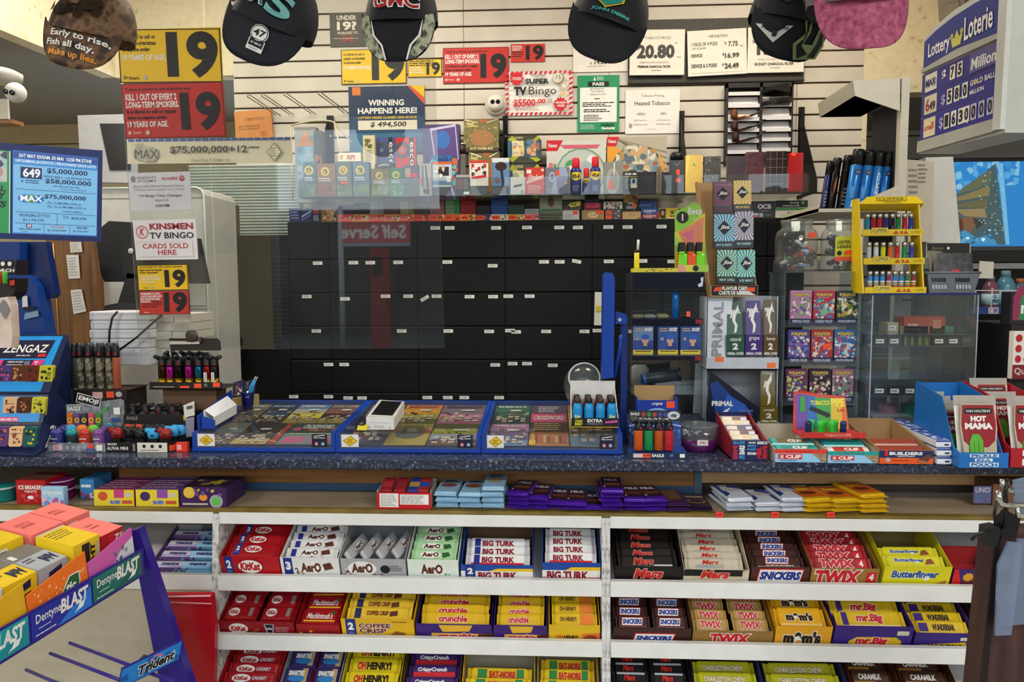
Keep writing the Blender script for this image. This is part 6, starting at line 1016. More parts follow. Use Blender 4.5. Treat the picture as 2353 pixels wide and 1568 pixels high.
# ================================================================ LOTTERY TICKET TRAYS
TB=C('#123f9e',.3);TBD=C('#0e2c70',.35);CLR=acrylic('#fbfcfc',.02,.3,'#dfe6ea');CLR2=acrylic('#f5f7fb',.05,.5,'#cfd8ea')
YF0,YF1=PZ(900,1042,CT_Z).y,2.60
xL=[PZ(p,1041+i,CT_Z).x for i,p in enumerate((437,770,1106,1430))]
ZF,ZBk=PY(900,997,YF0).z,PY(900,921,YF1).z
for i in range(3):
 xa,xb=xL[i]+.0008,xL[i+1]-.0008
 t=empty('ticket_tray',((xa+xb)/2,YF0+.2,CT_Z),['blue framed scratch ticket tray beside the lighters, with an envelope holder','blue framed scratch ticket tray in the middle, under the white card terminal','blue framed scratch ticket tray under the energy shot box'][i],'ticket tray','blue scratch ticket trays')
 def zc(y,dz=0):return ZF+(ZBk-ZF)*(y-YF0)/(YF1-YF0)+dz
 m=M();m.box(xa,xb,YF0,YF1,CZ,CZ+.012,TB,.002);m.add([(xa,YF0+.008,CZ+.014),(xb,YF0+.008,CZ+.014),(xb,YF1,ZBk-.018),(xa,YF1,ZBk-.018)],[(0,1,2,3)],TBD);m.box(xa,xb,YF1-.012,YF1,CZ+.012,ZBk+.001,TB);m.build('base',t)
 for x in(xa,xb-.012):
  m=M();m.slab([V((x,YF0+.002,CZ+.012)),V((x,YF1-.012,CZ+.012)),V((x,YF1-.012,ZBk)),V((x,YF0+.002,ZF))],-.012,TB);m.build('side_rail',t)
 m=M();m.slab([V((xa+.0125,YF0+.003,ZF+.0005)),V((xb-.0125,YF0+.003,ZF+.0005)),V((xb-.0125,YF1-.013,ZBk+.0005)),V((xa+.0125,YF1-.013,ZBk+.0005))],.0015,CLR);m.build('clear_cover',t)
 m=M();m.box(xa+.0125,xb-.0125,YF0+.001,YF0+.003,CZ+.0125,ZF,CLR2);m.build('front_window',t)
 m=M();F=(V((xa,YF0-.0002,CZ+.012)),V((xb-xa,0,0)),V((0,0,ZF-CZ-.012)))
 def stick(a,b,c,d):return(F[0]+F[1]*a+F[2]*b,F[1]*(c-a),F[2]*(d-b))
 m2=M();m2.box((F[0]+F[1]*.04).x,(F[0]+F[1]*.16).x,YF0,YF0+.0008,(F[0]+F[2]*.12).z,(F[0]+F[2]*.92).z,C('#e4e2d8',.4));m2.art(stick(.04,.12,.16,.92),[('p',[(.5,.05),(.92,.48),(.55,.92),(.1,.5)],C('#3a3410')),('p',[(.5,.1),(.88,.48),(.54,.87),(.15,.5)],OR_Y),('l',.35,.3,.7,.65,3,C('#6a5a1c'))]);m2.build('yellow_diamond_sticker',t)
 m2=M();m2.box((F[0]+F[1]*.84).x,(F[0]+F[1]*.945).x,YF0,YF0+.0008,(F[0]+F[2]*.1).z,(F[0]+F[2]*.95).z,C('#1e2036',.35));m2.art(stick(.84,.1,.945,.95),[('t','Play Smart',.12,.62,.88,.78,WH,.02),('c',.3,.25,.13,C('#d98a8a')),('c',.72,.25,.13,C('#9ab0c0')),('p',[(.1,.85),(.8,.95),(.9,.9),(.3,.82)],WH)]);m2.build('play_smart_sticker',t)
def ticket(i,u0,u1,v0,v1,art,label,base):
 xa,xb=xL[i]+.014,xL[i+1]-.014;ya,yb=YF0+.016,YF1-.016
 zz=lambda y:CZ+.019+(ZBk-.012-CZ-.019)*(y-YF0)/(YF1-YF0)
 y0=ya+(yb-ya)*v0;y1=ya+(yb-ya)*v1;x0=xa+(xb-xa)*u0+.002;x1=xa+(xb-xa)*u1-.002
 q=[V((x0,y0,zz(y0))),V((x1,y0,zz(y0))),V((x1,y1,zz(y1))),V((x0,y1,zz(y1)))]
 m=M();m.slab(q,.0012,C(base,.4));m.art((q[0],q[1]-q[0],q[3]-q[0]),art);thing(m,'scratch_ticket',label,'lottery ticket','scratch tickets in the blue trays')
def tk(cols,ttl,tc,sd):
 k=len(cols);A=[('r',0,j/k,1,(j+1)/k,C(c,.4))for j,c in enumerate(cols)]
 A+=[('s',sd,26,.03,.03,.97,.6,.035,[C('#e6dcc0',.4),C('#2a2620',.4),C('#b5843a',.4),C('#8a3a34',.4)])]
 A+=[('r',.08+.17*x,.08+.11*y,.2+.17*x,.15+.11*y,C('#d9cfb4',.4))for x in range(5)for y in range(3)if(x+y+sd)%3]
 if ttl:A+=[('t',ttl,.1,.80,.9,.92,C(tc,.4),.04)]
 A+=[('r',.45,.62,.75,.7,C('#ece8de',.4))];return A
ticket(0,.0,.2,.5,1,tk(['#6a6a5a','#8f8a72','#5a5a50','#77776a'],'PAY DAY','#e9e4d0',1),'grey ticket lettered in white, rear row of the tray by the lighters','#7a7a6a')
ticket(0,.2,.44,.5,1,tk(['#3a2a2a','#2a4a62','#23303c'],'MONEY','#9ac0d8',2),'dark blue ticket lettered money, rear row of the tray by the lighters','#2a3a4a')
ticket(0,.44,.72,.5,1,tk(['#c9a83a','#d9cf2c','#b9b4a0','#4a86b8'],'CASHWORD','#e9e4d8',3),'blue topped ticket with a bright yellow band, rear row','#c9b83a')
ticket(0,.72,1,.5,1,tk(['#c9a83a','#3a1f1c','#8a5a52','#6a6458'],'LUCKY LINES','#d9b0a4',4),'brown ticket with a dark arc, rear row beside the blue divider','#6a4a42')
ticket(0,.0,.22,.0,.49,tk(['#7a7a4a','#4a6a72','#6a8a94','#8f8a70'],None,'',5),'teal and olive ticket in the front corner of the tray by the lighters','#6a7a6a')
ticket(0,.22,.5,.0,.49,tk(['#c9b060','#2c2420','#3a2f2c','#231c1c'],None,'',6),'black patterned ticket in the front row of the tray by the lighters','#2a2220')
ticket(0,.5,.56,.0,.49,[('s',9,20,0,0,1,1,.03,[C('#d9502c'),C('#f0c0a0')])],'narrow orange ticket edge next to the crossword ticket','#a83a24')
ticket(0,.56,1,.0,.49,[('r',0,0,1,.5,C('#5f8a80')),('r',.06,.04,.46,.36,C('#c4607a')),('r',.54,.04,.94,.36,C('#c4607a')),('r',0,.5,1,1,C('#2c4a40')),('e',.14,.7,.08,.09,C('#d0508a')),('e',.86,.7,.08,.09,C('#d0508a')),('t','CROSSWORD',.22,.72,.78,.92,WH,.05,.1),('r',.3,.6,.7,.68,C('#a8402c')),('l',.08,.42,.92,.5,1,C('#e0d08a'))],'green crossword ticket with pink boxes in the front row','#4f7a70')
ticket(1,.0,.3,.0,1,tk(['#4a4a52','#3a3a42','#6a3a5a','#3a2a3a','#8a8f94','#7a8084'],'LINK','#d9dce0',7),'grey and violet ticket half under the white card terminal','#5a5a62')
ticket(1,.3,.62,.5,1,tk(['#6a6a2a','#a8a03a','#d9a02c','#d98a2c'],'INSTANT','#a8401c',8),'orange topped ticket in the middle tray, rear row','#c98a2c')
ticket(1,.3,.62,.0,.49,[('r',0,0,1,1,C('#b0983a')),('r',0,.55,1,.75,C('#a8442c')),('e',.5,.55,.36,.28,C('#57584a')),('r',.1,.76,.9,.9,C('#6f6a24'))],'gold ticket with a grey cloud shape in the middle tray','#b0983a')
ticket(1,.62,1,.5,1,tk(['#b56a8a','#c98aa8','#8a7a8a','#7a6a7a'],'BINGO','#4a2a4a',10),'pink and mauve ticket at the rear of the middle tray','#9a7a8a')
ticket(1,.62,1,.0,.49,tk(['#6a4a34','#8f9aa4','#a3a82c','#5a5a2a'],None,'',11),'olive and brown patterned ticket at the front of the middle tray','#7a7a4a')
ticket(2,.0,.32,.5,1,tk(['#3f4a4a','#2f6a56','#3a7a62'],'KENO','#d9e6d8',12),'green ticket covered with small print in the last tray','#3a6a5a')
ticket(2,.0,.32,.0,.49,tk(['#6a8fb0','#5f5f86','#8a6a94','#c98ab0'],'HYPER SLOTS','#e9e4f0',13),'lavender slots ticket at the front of the last tray','#7a7a9a')
ticket(2,.32,.64,.55,1,[('r',0,0,1,.5,C('#d44a7a')),('r',0,.5,1,1,C('#5a4a62')),('t','CROSSWORD',.08,.12,.92,.38,WH,.03)]+[('l',.2,.55,.8,.95,4,C('#d9d0d8'))],'pink crossword ticket at the rear of the last tray','#d44a7a')
ticket(2,.32,.64,.0,.54,[('r',0,0,1,1,C('#b5763a')),('r',0,.55,1,1,C('#4a3420'))]+[('r',.06+.1*k,.1,.12+.1*k,.5-.03*k if k<5 else.2+.03*k,C(['#d9b04a','#8a3a2a','#c95a34'][k%3]))for k in range(9)]+[('r',0,0,.16,.2,C('#e8c02c')),('l',.1,.6,.9,.95,4,C('#c9a86a'))],'brown and gold ticket with coloured bars in the last tray','#b5763a')
ticket(2,.64,1,.0,1,tk(['#6a8a9a','#9a8a5a','#d9c82c','#c9b02c','#b57a3a'],None,'',15),'yellow ticket partly under the energy shot box','#c9b02c')
t=empty('envelope_holder',PY(500,960,2.30),'blue holder with folded white slips on the first ticket tray','holder')
zz=lambda y:ZF+(ZBk-ZF)*(y-YF0)/(YF1-YF0)+.0022
h0=V((xL[0]+.008,2.2,zz(2.2)));h1=V((xL[0]+.018,2.42,zz(2.42)));up=V((0,0,.072));sd=V((.05,-.003,0))
m=M();m.slab([h0,h1,h1+up,h0+up*.55],.006,TB);m.slab([h0+V((.008,0,0)),h0+sd,h0+sd+V((0,0,.028)),h0+up*.55+V((.008,0,0))],.004,TB);m.build('holder_wall',t)
a,b=h0+V((.012,.015,.004)),h1+V((.012,-.06,.004));m=M();m.slab([a,b,b+V((0,0,.058)),a+V((0,0,.05))],.004,C('#e6e8ee',.5));m.slab([a+V((.028,0,0)),b+V((.028,0,0)),b+V((.028,0,.03)),a+V((.028,0,.03))],.002,C('#d4d4d4',.5));m.add([a+V((0,0,.05)),b+V((0,0,.058)),b+V((.028,0,.03)),a+V((.028,0,.03))],[(0,1,2,3),(3,2,1,0)],C('#eef0f6',.5));m.build('paper_slips',t,'folded white paper slips')
p=V((xL[0]+.05,2.47,zz(2.47)));t=empty('pen_cup',p,'translucent blue pen cup on the first ticket tray','cup');m=M();m.lathe(p,[(.018,0),(.022,.055),(.02,.056),(.017,.004)],acrylic('#3a62c0',.15,.8,'#2a4aa0'),18);m.build('cup',t)
for k,(dx,h)in enumerate(((.0,'#2fa8c8'),(.007,'#2f8ad0'))):
 m=M();m.tube([p+V((dx-.006,0,.006)),p+V((dx+.012,.002,.075)),p+V((dx+.024,.003,.098))],[.0045,.0045,.002],C(h,.3),10);m.tube([p+V((dx+.0235,.003,.098)),p+V((dx+.028,.0035,.108))],.0016,WH,8);thing(m,'pen',['light turquoise pen standing in the blue cup','blue pen leaning in the blue cup'][k],'pen')
m=M();z0=zz(2.5);x0,x1,_,zb=rect(545,590,872,930,2.52);m.slab([V((x0-.005,2.48,z0)),V((x1,2.54,z0)),V((x1,2.54,z0+.035)),V((x0-.005,2.48,z0+.028))],.02,C('#a08a4a',.5));
t=empty('card_pack_box',PY(568,928,2.52),'small gold box of dark trading card packs behind the pen cup','box');m.build('box',t)
for k in range(2):
 m=M();a=V((x0-.003+.029*k,2.492+.03*k,z0+.03));b=a+V((.026,.026,.004));m.slab([a,b,b+V((0,.01,.055)),a+V((0,.01,.052))],.008,C('#1e2448',.3));m.art((a,b-a,V((0,.01,.053))),[('s',40+k,12,.1,.1,.9,.9,.12,[C('#8a5a4a'),C('#c9c0b0'),C('#3a4a8a'),C('#5a3a5a')])]);m.build('card_pack',t)
m=M();x0,x1,za,zb=rect(425,447,918,940,2.24);m.slab(P3(((424,960),(447,955),(446,922),(421,932)),2.24),.002,C('#d6d4cc'));m.art((PY(424,960,2.239),PY(447,955,2.239)-PY(424,960,2.239),PY(421,932,2.239)-PY(424,960,2.239)),[('r',.3,.6,.9,.85,C('#4a5a52'))]);m.slab(P3(((428,1010),(446,1000),(446,958),(426,962)),2.235),.002,C('#8a8a9a'));thing(m,'card_slip','white printed card slips tucked between the lighters and ticket tray','card')
Yt=2.24;t=empty('card_terminal',V((PY(880,985,Yt).x,Yt,zz(Yt))),'white card payment terminal with dark screen on the middle ticket tray','card terminal')
WT=C('#dddcd8',.3);z0=zz(2.2)
q=P3(((841,960,2.20),(905,963,2.20),(929,923,2.40),(872,919,2.40)),0)
m=M();base=[V((p.x,p.y,z0+(zz(p.y)-z0)))for p in q]
m.add(q+base,[(0,1,2,3),(4,5,1,0),(5,6,2,1),(6,7,3,2),(7,4,0,3),(7,6,5,4)],WT)
F=(q[0],q[1]-q[0],q[3]-q[0]);m.art((base[0],q[1]-q[0],q[0]-base[0]),[('r',.12,.6,.88,.64,C('#a9a8a6')),('l',.3,.2,.7,.4,3,C('#9a9a9a')),('c',.12,.25,.05,C('#5a5a5a')),('c',.85,.25,.05,C('#5a5a5a'))]);m.build('body',t)
m=M();n=F[1].cross(F[2]).normalized()*.0012;S4=[F[0]+F[1]*a+F[2]*b+n for a,b in((.1,.16),(.88,.16),(.9,.93),(.12,.93))];m.slab(S4,.001,C('#17181a',.12));m.build('screen',t)
m=M();S4=[F[0]+F[1]*a+F[2]*b+n*.8 for a,b in((.02,.02),(.98,.02),(.99,.10),(.03,.10))];m.slab(S4,.0008,C('#c9c8c4',.3));m.build('card_slot',t)
m=M();p=V((PY(828,972,2.19).x,2.19,zz(2.19)));m.add([p+V((-.012,0,.001)),p+V((.02,-.002,.001)),p+V((.022,.012,.02)),p+V((.004,.008,.012)),p+V((-.01,.01,.014))],[(0,1,2,3),(0,3,4)],C('#cfc22c',.5));m.add([p+V((-.012,.004,.001)),p+V((.02,.004,.001)),p+V((.022,.014,.02)),p+V((.004,.010,.012)),p+V((-.01,.012,.014))],[(3,2,1,0),(4,3,0)],C('#cfc22c',.5));thing(m,'paper_scrap','crumpled yellow paper scrap beside the white card terminal','paper')
# ================================================================ COUNTER, ACRYLIC CASE END
CL=acrylic('#f7fafa',.025,.9,'#cfd6da');CL3=acrylic('#e9f1f5',.09,.9,'#c3d2dc')
def zat(px,py,Y):return PY(px,py,Y).z
def xat(px,Y,py=850):return PY(px,py,Y).x
t=empty('customer_display',(xat(1430,2.3),2.3,CT_Z),'blue plastic customer display seen edge on, on a blue post','display')
m=M();m.slab(P3(((1383,872),(1410,868),(1413,640),(1408,628),(1392,626),(1386,634)),2.30),.055,TB);m.build('screen_shell',t)
m=M();q=P3(((1415,745),(1438,745),(1442,735),(1438,722),(1415,716)),2.33);m.slab(q,.03,TB);p=PY(1424,735,2.328);m.slab([p+V((.006*math.cos(a),-.002,.006*math.sin(a)))for a in[2*math.pi*i/10 for i in range(10)]],.002,C('#b9c0cc'));m.build('hinge',t)
m=M();x0,x1=xat(1427,2.36),xat(1441,2.36);m.box(x0,x1,2.36,2.39,CZ,zat(1430,740,2.36),C('#14307c',.3));m.box(x0-.002,x1+.002,2.34,2.43,CZ,CZ+.012,C('#14307c',.3));m.build('post',t)
m=M();m.tube([PY(1412,868,2.34),PY(1424,800,2.35),PY(1427,770,2.355)],.006,TB,8);m.build('brace',t)
m=M();m.slab(P3(((1365,748),(1386,748),(1386,672),(1367,671)),CAB-.003),.002,C('#d8d6cc'));m.slab(P3(((1369,716),(1385,716),(1385,704),(1369,704)),CAB-.005),.001,C('#c9b83a'));thing(m,'notice','white notice with a yellow band hanging behind the blue customer display','notice')
p=PZ(1352,940,CT_Z+.09);p=V((xat(1341,2.43),2.43,zz(2.43)+.092));t=empty('open_jar',p,'clear plastic jar tipped towards the viewer holding teal capsules','jar')
X=Matrix.Translation(p)@Matrix.Rotation(R_(62),4,'X');m=M();m.xf=X;m.lathe((0,0,-.065),[(.05,0),(.062,.01),(.066,.05),(.062,.1),(.052,.125),(.05,.13)],acrylic('#eef2f2',.10,.9,'#c8cfd0'),24);m.build('jar_body',t)
m=M();m.xf=X;m.tube([(.05*math.cos(a),.05*math.sin(a),.066)for a in[2*math.pi*i/24 for i in range(25)]],.003,C('#b9c0c0',.3),6,False);m.build('rim',t)
rr2=random.Random(4)
for k in range(9):
 a=V((rr2.uniform(-.03,.03),rr2.uniform(-.04,-.005),rr2.uniform(-.01,.035)));d=V((rr2.uniform(-1,1),rr2.uniform(-.5,.5),rr2.uniform(-1,1))).normalized()*.011
 m=M();m.xf=X;m.tube([a-d,a-d*.9,a+d*.9,a+d],[.003,.0055,.0055,.003],C('#b02a2c' if k==8 else '#2f7f92',.2,.3),10);thing(m,'capsule','red capsule resting among the teal ones in the tipped jar' if k==8 else 'shiny teal capsule in the tipped open jar','capsule',None if k==8 else 'teal capsules in the jar')
Ye=2.20;ez=zz(2.3)+.002;x0,x1,_,zb=rect(1313,1421,985,1004,Ye);zb=zat(1365,986,Ye)
t=empty('energy_shot_box',((x0+x1)/2,Ye,ez),'black and white box of blue energy shot bottles on the last ticket tray','box')
WB=C('#dcdad6',.5);zf=zz(Ye+.123)+.002;zq=zf+.028
m=M();m.box(x0,x1,Ye,Ye+.002,zf,zq+.0,C('#17151a',.4));m.box(x0,x1,Ye+.002,Ye+.12,zf,zf+.003,WB)
for x in(x0,x1-.002):m.slab([V((x,Ye+.002,zf)),V((x,Ye+.12,zf)),V((x,Ye+.12,zf+.10)),V((x,Ye+.002,zq))],-.002,WB)
m.box(x0,x1,Ye+.12,Ye+.122,zf,zf+.125,WB)
m.art(m.front(x0,x1,Ye,zf,zq),[('t','EXTRA',.34,.55,.66,.9,WH,.04),('t','STRENGTH',.34,.28,.66,.48,C('#8a8a8e'),.02),('t','5-hour',.08,.55,.24,.9,C('#d8d02c'),.03,.2),('t','ENERGY',.07,.2,.24,.52,C('#d8d02c'),.04,.2),('p',[(.72,.45),(.98,.55),(.98,.8),(.72,.65)],C('#d0509a')),('r',0,0,1,.08,C('#c9a02c'))]);m.build('box',t)
for j in range(3):
 for i in range(4):
  w=(x1-x0)/4.1;x=x0+w*(i+.55);y=Ye+.018+.034*j;r=w*.43;col=C('#1f8fd0',.2)if j==0 else C(('#8a2a24','#5a2a4a')[j%2],.2);z=zf+.0035
  tt=empty('energy_shot',(x,y,z),'%s energy shot bottle, %s in the %s row of the box'%('blue' if j==0 else 'dark red' if j==2 else 'plum',NTH[i],['front','middle','rear'][j]),'bottle','energy shot bottles')
  m=M();m.lathe((x,y,z),[(r*.95,0),(r,.003),(r*.97,.04),(r,.052),(r*.8,.062),(r*.62,.068)],col,14)
  if j==0 and i in(0,3):m.art((V((x-r*.8,y-r*1.03,z+.012)),V((r*1.6,0,0)),V((0,0,.022))),[('t','5-hr',.1,.5,.9,1,C('#e9e48a'),.05,.2),('t','ENERGY',.05,.05,.95,.45,C('#12202c'),.05,.2)])
  m.build('bottle_body',tt);m=M();m.lathe((x,y,z+.068),[(r*.66,0),(r*.7,.002),(r*.66,.013),(r*.5,.015)],C('#1b1513',.35)if(i+j)%2 else C('#3a2418',.35),14);m.build('cap',tt)
Yt=2.40;x0,x1,_,zt_=rect(1450,1617,628,1000,Yt)
t=empty('clear_display_tower',((x0+x1)/2,Yt,CT_Z),'clear acrylic counter tower with dark header bands holding hockey card packs','display case')
m=M();m.box(x0,x0+.003,Yt,Yt+.2,CZ,zt_,CL);m.box(x1-.003,x1,Yt,Yt+.2,CZ,zt_,CL);m.box(x0,x1,Yt,Yt+.2,zt_,zt_+.003,CL);m.build('walls',t)
m=M();m.box(x0+.003,x1-.003,Yt+.197,Yt+.2,CZ,zt_,CL);m.build('back',t)
for a,b,n in((628,664,'header_band'),(733,745,'band'),(818,829,'band')):
 m=M();m.box(x0+.003,x1-.003,Yt-.001,Yt+.003,zat(1530,b,Yt),zat(1530,a,Yt),C('#0e1022',.2))
 if n=='header_band':m.art((V((x0,Yt-.001,zat(1530,664,Yt))),V((x1-x0,0,0)),V((0,0,zat(1530,628,Yt)-zat(1530,664,Yt)))),[('p',[(.92,.1),(.97,.15),(.98,.75),(.94,.7),(.95,.4),(.9,.25)],C('#c9ccd0'))])
 else:m.art((V((x0,Yt-.001,zat(1530,b,Yt))),V((x1-x0,0,0)),V((0,0,.016))),[('r',.88,.05,.98,.9,C('#7a2024'))])
 m.build(n,t)
for py in(733,817,905):
 m=M();z=zat(1530,py,Yt);m.box(x0+.003,x1-.003,Yt,Yt+.19,z-.003,z,CL3);m.build('shelf',t)
shz=[zat(1530,p,Yt)+.0006 for p in(733,817,905)]
for i,(px,w,h,hc,lab)in enumerate(((1467,24,'#8a8668',.012,'dull gold tin, first along the top shelf of the clear tower'),(1494,28,'#8d9094',.012,'silver tin, second along the top shelf of the clear tower'),(1523,26,'#8f8f6a',.014,'olive tin, third along the top shelf of the clear tower'))):
 x=xat(px,Yt+.03);m=M();m.box(x-.017,x+.017,Yt+.03,Yt+.07,shz[0],shz[0]+hc,C(h,.3,.5),.004);thing(m,'small_tin',lab,'tin')
x=xat(1550,Yt+.05);m=M();m.tube([(x,Yt+.05,shz[0]),(x,Yt+.05,zat(1550,676,Yt+.05)),(x-.003,Yt+.05,zat(1550,668,Yt+.05))],[.0115,.0115,.006],C('#1668b8',.12,.2),14);thing(m,'blue_pipe','glossy blue tube standing in the top of the clear tower','tube')
x=xat(1575,Yt+.04);m=M();m.box(x-.022,x+.018,Yt+.04,Yt+.08,shz[0],shz[0]+.018,C('#2a2a2e',.3),.005);m.slab([V((x+.0,Yt+.034,shz[0]+.004)),V((x+.012,Yt+.034,shz[0]+.004)),V((x+.012,Yt+.036,shz[0]+.022)),V((x+.0,Yt+.036,shz[0]+.022))],.001,ORS);thing(m,'price_tagged_grinder','dark grinder with a red tag on the top shelf of the clear tower','grinder')
for i,px in enumerate((1479,1536,1588)):
 a=rect(px-24,px+22,750,816,Yt+.02);m=M();m.box(a[0],a[1],Yt+.02,Yt+.032,shz[1],a[3],C('#35569a' if i else '#6a86b8',.25));m.art(m.front(a[0],a[1],Yt+.02,shz[1]+.0006,a[3]),[('r',0,0,1,.16,C('#d9c23a')),('r',.1,.09,.9,.13,C('#6a5a1c')),('r',0,.16,1,.5,C('#2a4a8f')),('p',[(.35,.16),(1,.16),(.9,.38),(.55,.42)],C('#21397a')),('e',.6,.5,.17,.13,C('#c99a80')),('e',.6,.62,.2,.1,C('#2c58b0')),('p',[(.48,.3),(.72,.3),(.66,.4),(.54,.4)],C('#c99a80')),('c',.2,.55,.06,C('#a88a8a')),('t','HOCKEY',.55,.82,.95,.95,WH,.05),('l',.08,.8,.5,.95,2,C('#c9a87a'))]);thing(m,'hockey_card_pack','blue hockey card pack in the clear tower, %s from the blue post'%NTH[i],'card pack','hockey card packs in the tower')
m=M();a,b=PY(1472,872,Yt+.09),PY(1556,862,Yt+.09);m.tube([a,a+(b-a)*.15,b],[.014,.020,.020],C('#2a3038',.4),16);m.tube([a-(b-a)*.02,a+(b-a)*.14],[.012,.0205],C('#1c5a9a',.3),16);m.tube([b,b+(b-a)*.08],[.020,.024],C('#1c2228',.3),16);thing(m,'torch_flashlight','dark torch with a blue tip lying on the lowest shelf of the clear tower','flashlight')
m=M();m.slab(P3(((1592,950),(1610,950),(1613,835),(1598,835)),Yt+.15),.002,C('#c9c9cc'));thing(m,'paper_sheet','white paper sheet taped inside the clear tower','paper')
m=M();p=PY(1460,860,Yt+.16);m.lathe((xat(1470,Yt+.16),Yt+.17,shz[2]),[(.03,0),(.034,.06),(.02,.075)],C('#8a8880',.5),14,1,.5);thing(m,'grey_pouch','grey rounded pouch at the back of the clear tower','pouch')
zt2=zt_+.0036
x0,x1,_,_=rect(1454,1558,610,626,2.41);m=M();m.box(x0,x1,2.41,2.47,zt2,zt2+.013,C('#d9c83a',.45));m.art(m.front(x0,x1,2.41,zt2,zt2+.013),[('s',61,20,.02,.1,.98,.9,.2,[C('#8a7a1c'),C('#f0e68a'),C('#6a5a14')])]);thing(m,'pen_tray','low yellow tray on top of the clear tower','tray')
x=xat(1461,2.43);t=empty('stick_lighter',(x,2.43,zt2+.013),'yellow stick lighter with a white nozzle standing in the yellow tray','lighter');m=M();m.lathe((x,2.43,zt2+.0135),[(.008,0),(.009,.003),(.008,.05)],C('#e0cf1c',.3),12,1,.7);m.build('body',t)
m=M();m.lathe((x,2.43,zt2+.064),[(.008,0),(.008,.008)],C('#151515',.3),12,1,.7);m.build('collar',t);m=M();m.tube([(x+.003,2.43,zt2+.0725),(x+.005,2.43,zt2+.105)],.0042,C('#e4e2de',.3),10);m.build('nozzle',t)
t=empty('lighter_display',(xat(1590,2.42),2.42,zt2),'green and rainbow card display of neon gas lighters on the clear tower','display')
LG=C('#8fc83a',.4);hd=P3(((1553,626),(1628,626),(1612,480),(1606,470),(1596,466),(1578,474),(1562,482),(1550,486)),2.47)
m=M();m.slab(hd,.003,LG);o=PY(1550,626,2.4695);u=PY(1626,626,2.4695)-o;v=PY(1550,466,2.4695)-o
m.art((o,u,v),[('p',[(.0,.58),(.3,.62),(.92,.86),(.9,.0),(.0,.0)],C('#d8cf3a')),('p',[(.1,.58),(.5,.68),(.88,.8),(.86,.4),(.4,.3)],C('#e08a6a')),('p',[(.2,.55),(.6,.62),(.5,.45)],C('#d86a8a')),('p',[(0,0),(.4,0),(.1,.5),(0,.55)],C('#a8d05a')),('c',.24,.79,.085,C('#251a1c')),('r',.22,.74,.26,.84,WH),('t','Beep',.4,.8,.83,.93,WH,.02,0),('r',.55,.755,.72,.765,WH)]);m.build('back_card',t)
x0,x1,_,zz1=rect(1558,1628,609,624,2.41);m=M();m.box(x0,x1,2.41,2.413,zt2,zz1,C('#9ccc4a',.4));m.art(m.front(x0,x1,2.41,zt2,zz1),[('p',[(0,0),(.35,0),(.2,1),(0,1)],C('#e0a08a')),('p',[(.3,0),(.6,0),(.5,1),(.2,1)],C('#d8d04a')),('c',.58,.5,.42,C('#1d1a1a'))]);m.box(x0,x1,2.413,2.467,zt2,zt2+.003,LG);m.build('tray',t)
for j in(1,0):
 for i,px in enumerate((1569,1589,1609)):
  Y=2.428+.022*j;x=xat(px-4*j,Y,580);h=('#7ae01c','#f05a1c','#7ae01c')[i]if j==0 else('#f05a1c','#7ae01c','#f05a1c')[i];tt=empty('gas_lighter',(x,Y,zt2+.003),'neon %s gas lighter, %s in the %s row of the green display'%('green' if h=='#7ae01c' else 'orange',NTH[i],['front','rear'][j]),'lighter','neon gas lighters')
  m=M();m.box(x-.013,x+.013,Y-.008,Y+.008,zt2+.0035,zt2+.058,C(h,.3),.004);m.box(x-.011,x+.004,Y-.007,Y+.007,zt2+.058,zt2+.066,C(h,.3));m.build('body',tt);m=M();m.slab([V((x-.0115,Y-.006,zt2+.0665)),V((x+.0055,Y-.006,zt2+.0665)),V((x+.0065,Y-.006,zt2+.094)),V((x-.0085,Y-.006,zt2+.096))],.012,C('#151517',.3));m.build('hood',tt)
x0,x1,_,zb=rect(1463,1558,884,960,2.31);m=M();CB=C('#b08d5c',.6);CD=C('#1d3a9a',.4)
m.box(x0,x1,2.31,2.313,CZ,zat(1510,920,2.31),CD);m.box(x0,x0+.003,2.313,2.38,CZ,zat(1510,915,2.31),CD);m.box(x1-.003,x1,2.313,2.38,CZ,zat(1510,915,2.31),CD);m.box(x0,x1,2.38,2.383,CZ,zat(1510,886,2.38),CB);
m.art((V((x0,2.31,zat(1510,965,2.31))),V((x1-x0,0,0)),V((0,0,zat(1510,920,2.31)-zat(1510,965,2.31)))),[('e',.5,.25,.3,.35,C('#8ab0e0')),('e',.5,.2,.27,.3,C('#1a50b8')),('t','original',.37,.72,.62,.9,WH,.02),('r',.72,.6,.92,.95,ORS)]);thing(m,'open_carton','open cardboard carton with blue front behind the mini torch display','box')
t=empty('lighter_display',PZ(1510,1058,CT_Z),'blue lightning patterned stand of four mini angle torch lighters','display')
x0,x1,zf,zb=rect(1447,1567,947,1040,2.21);ELB=C('#1c3a7c',.35)
m=M();m.slab([V((x0,2.215,CZ)),V((x1,2.215,CZ)),V((x1,2.235,zb-.012)),V((x1-.008,2.235,zb)),V((x0+.008,2.235,zb)),V((x0,2.235,zb-.012))],.004,ELB);F=(V((x0,2.214,CZ)),V((x1-x0,0,0)),V((0,.02,zb-CZ)))
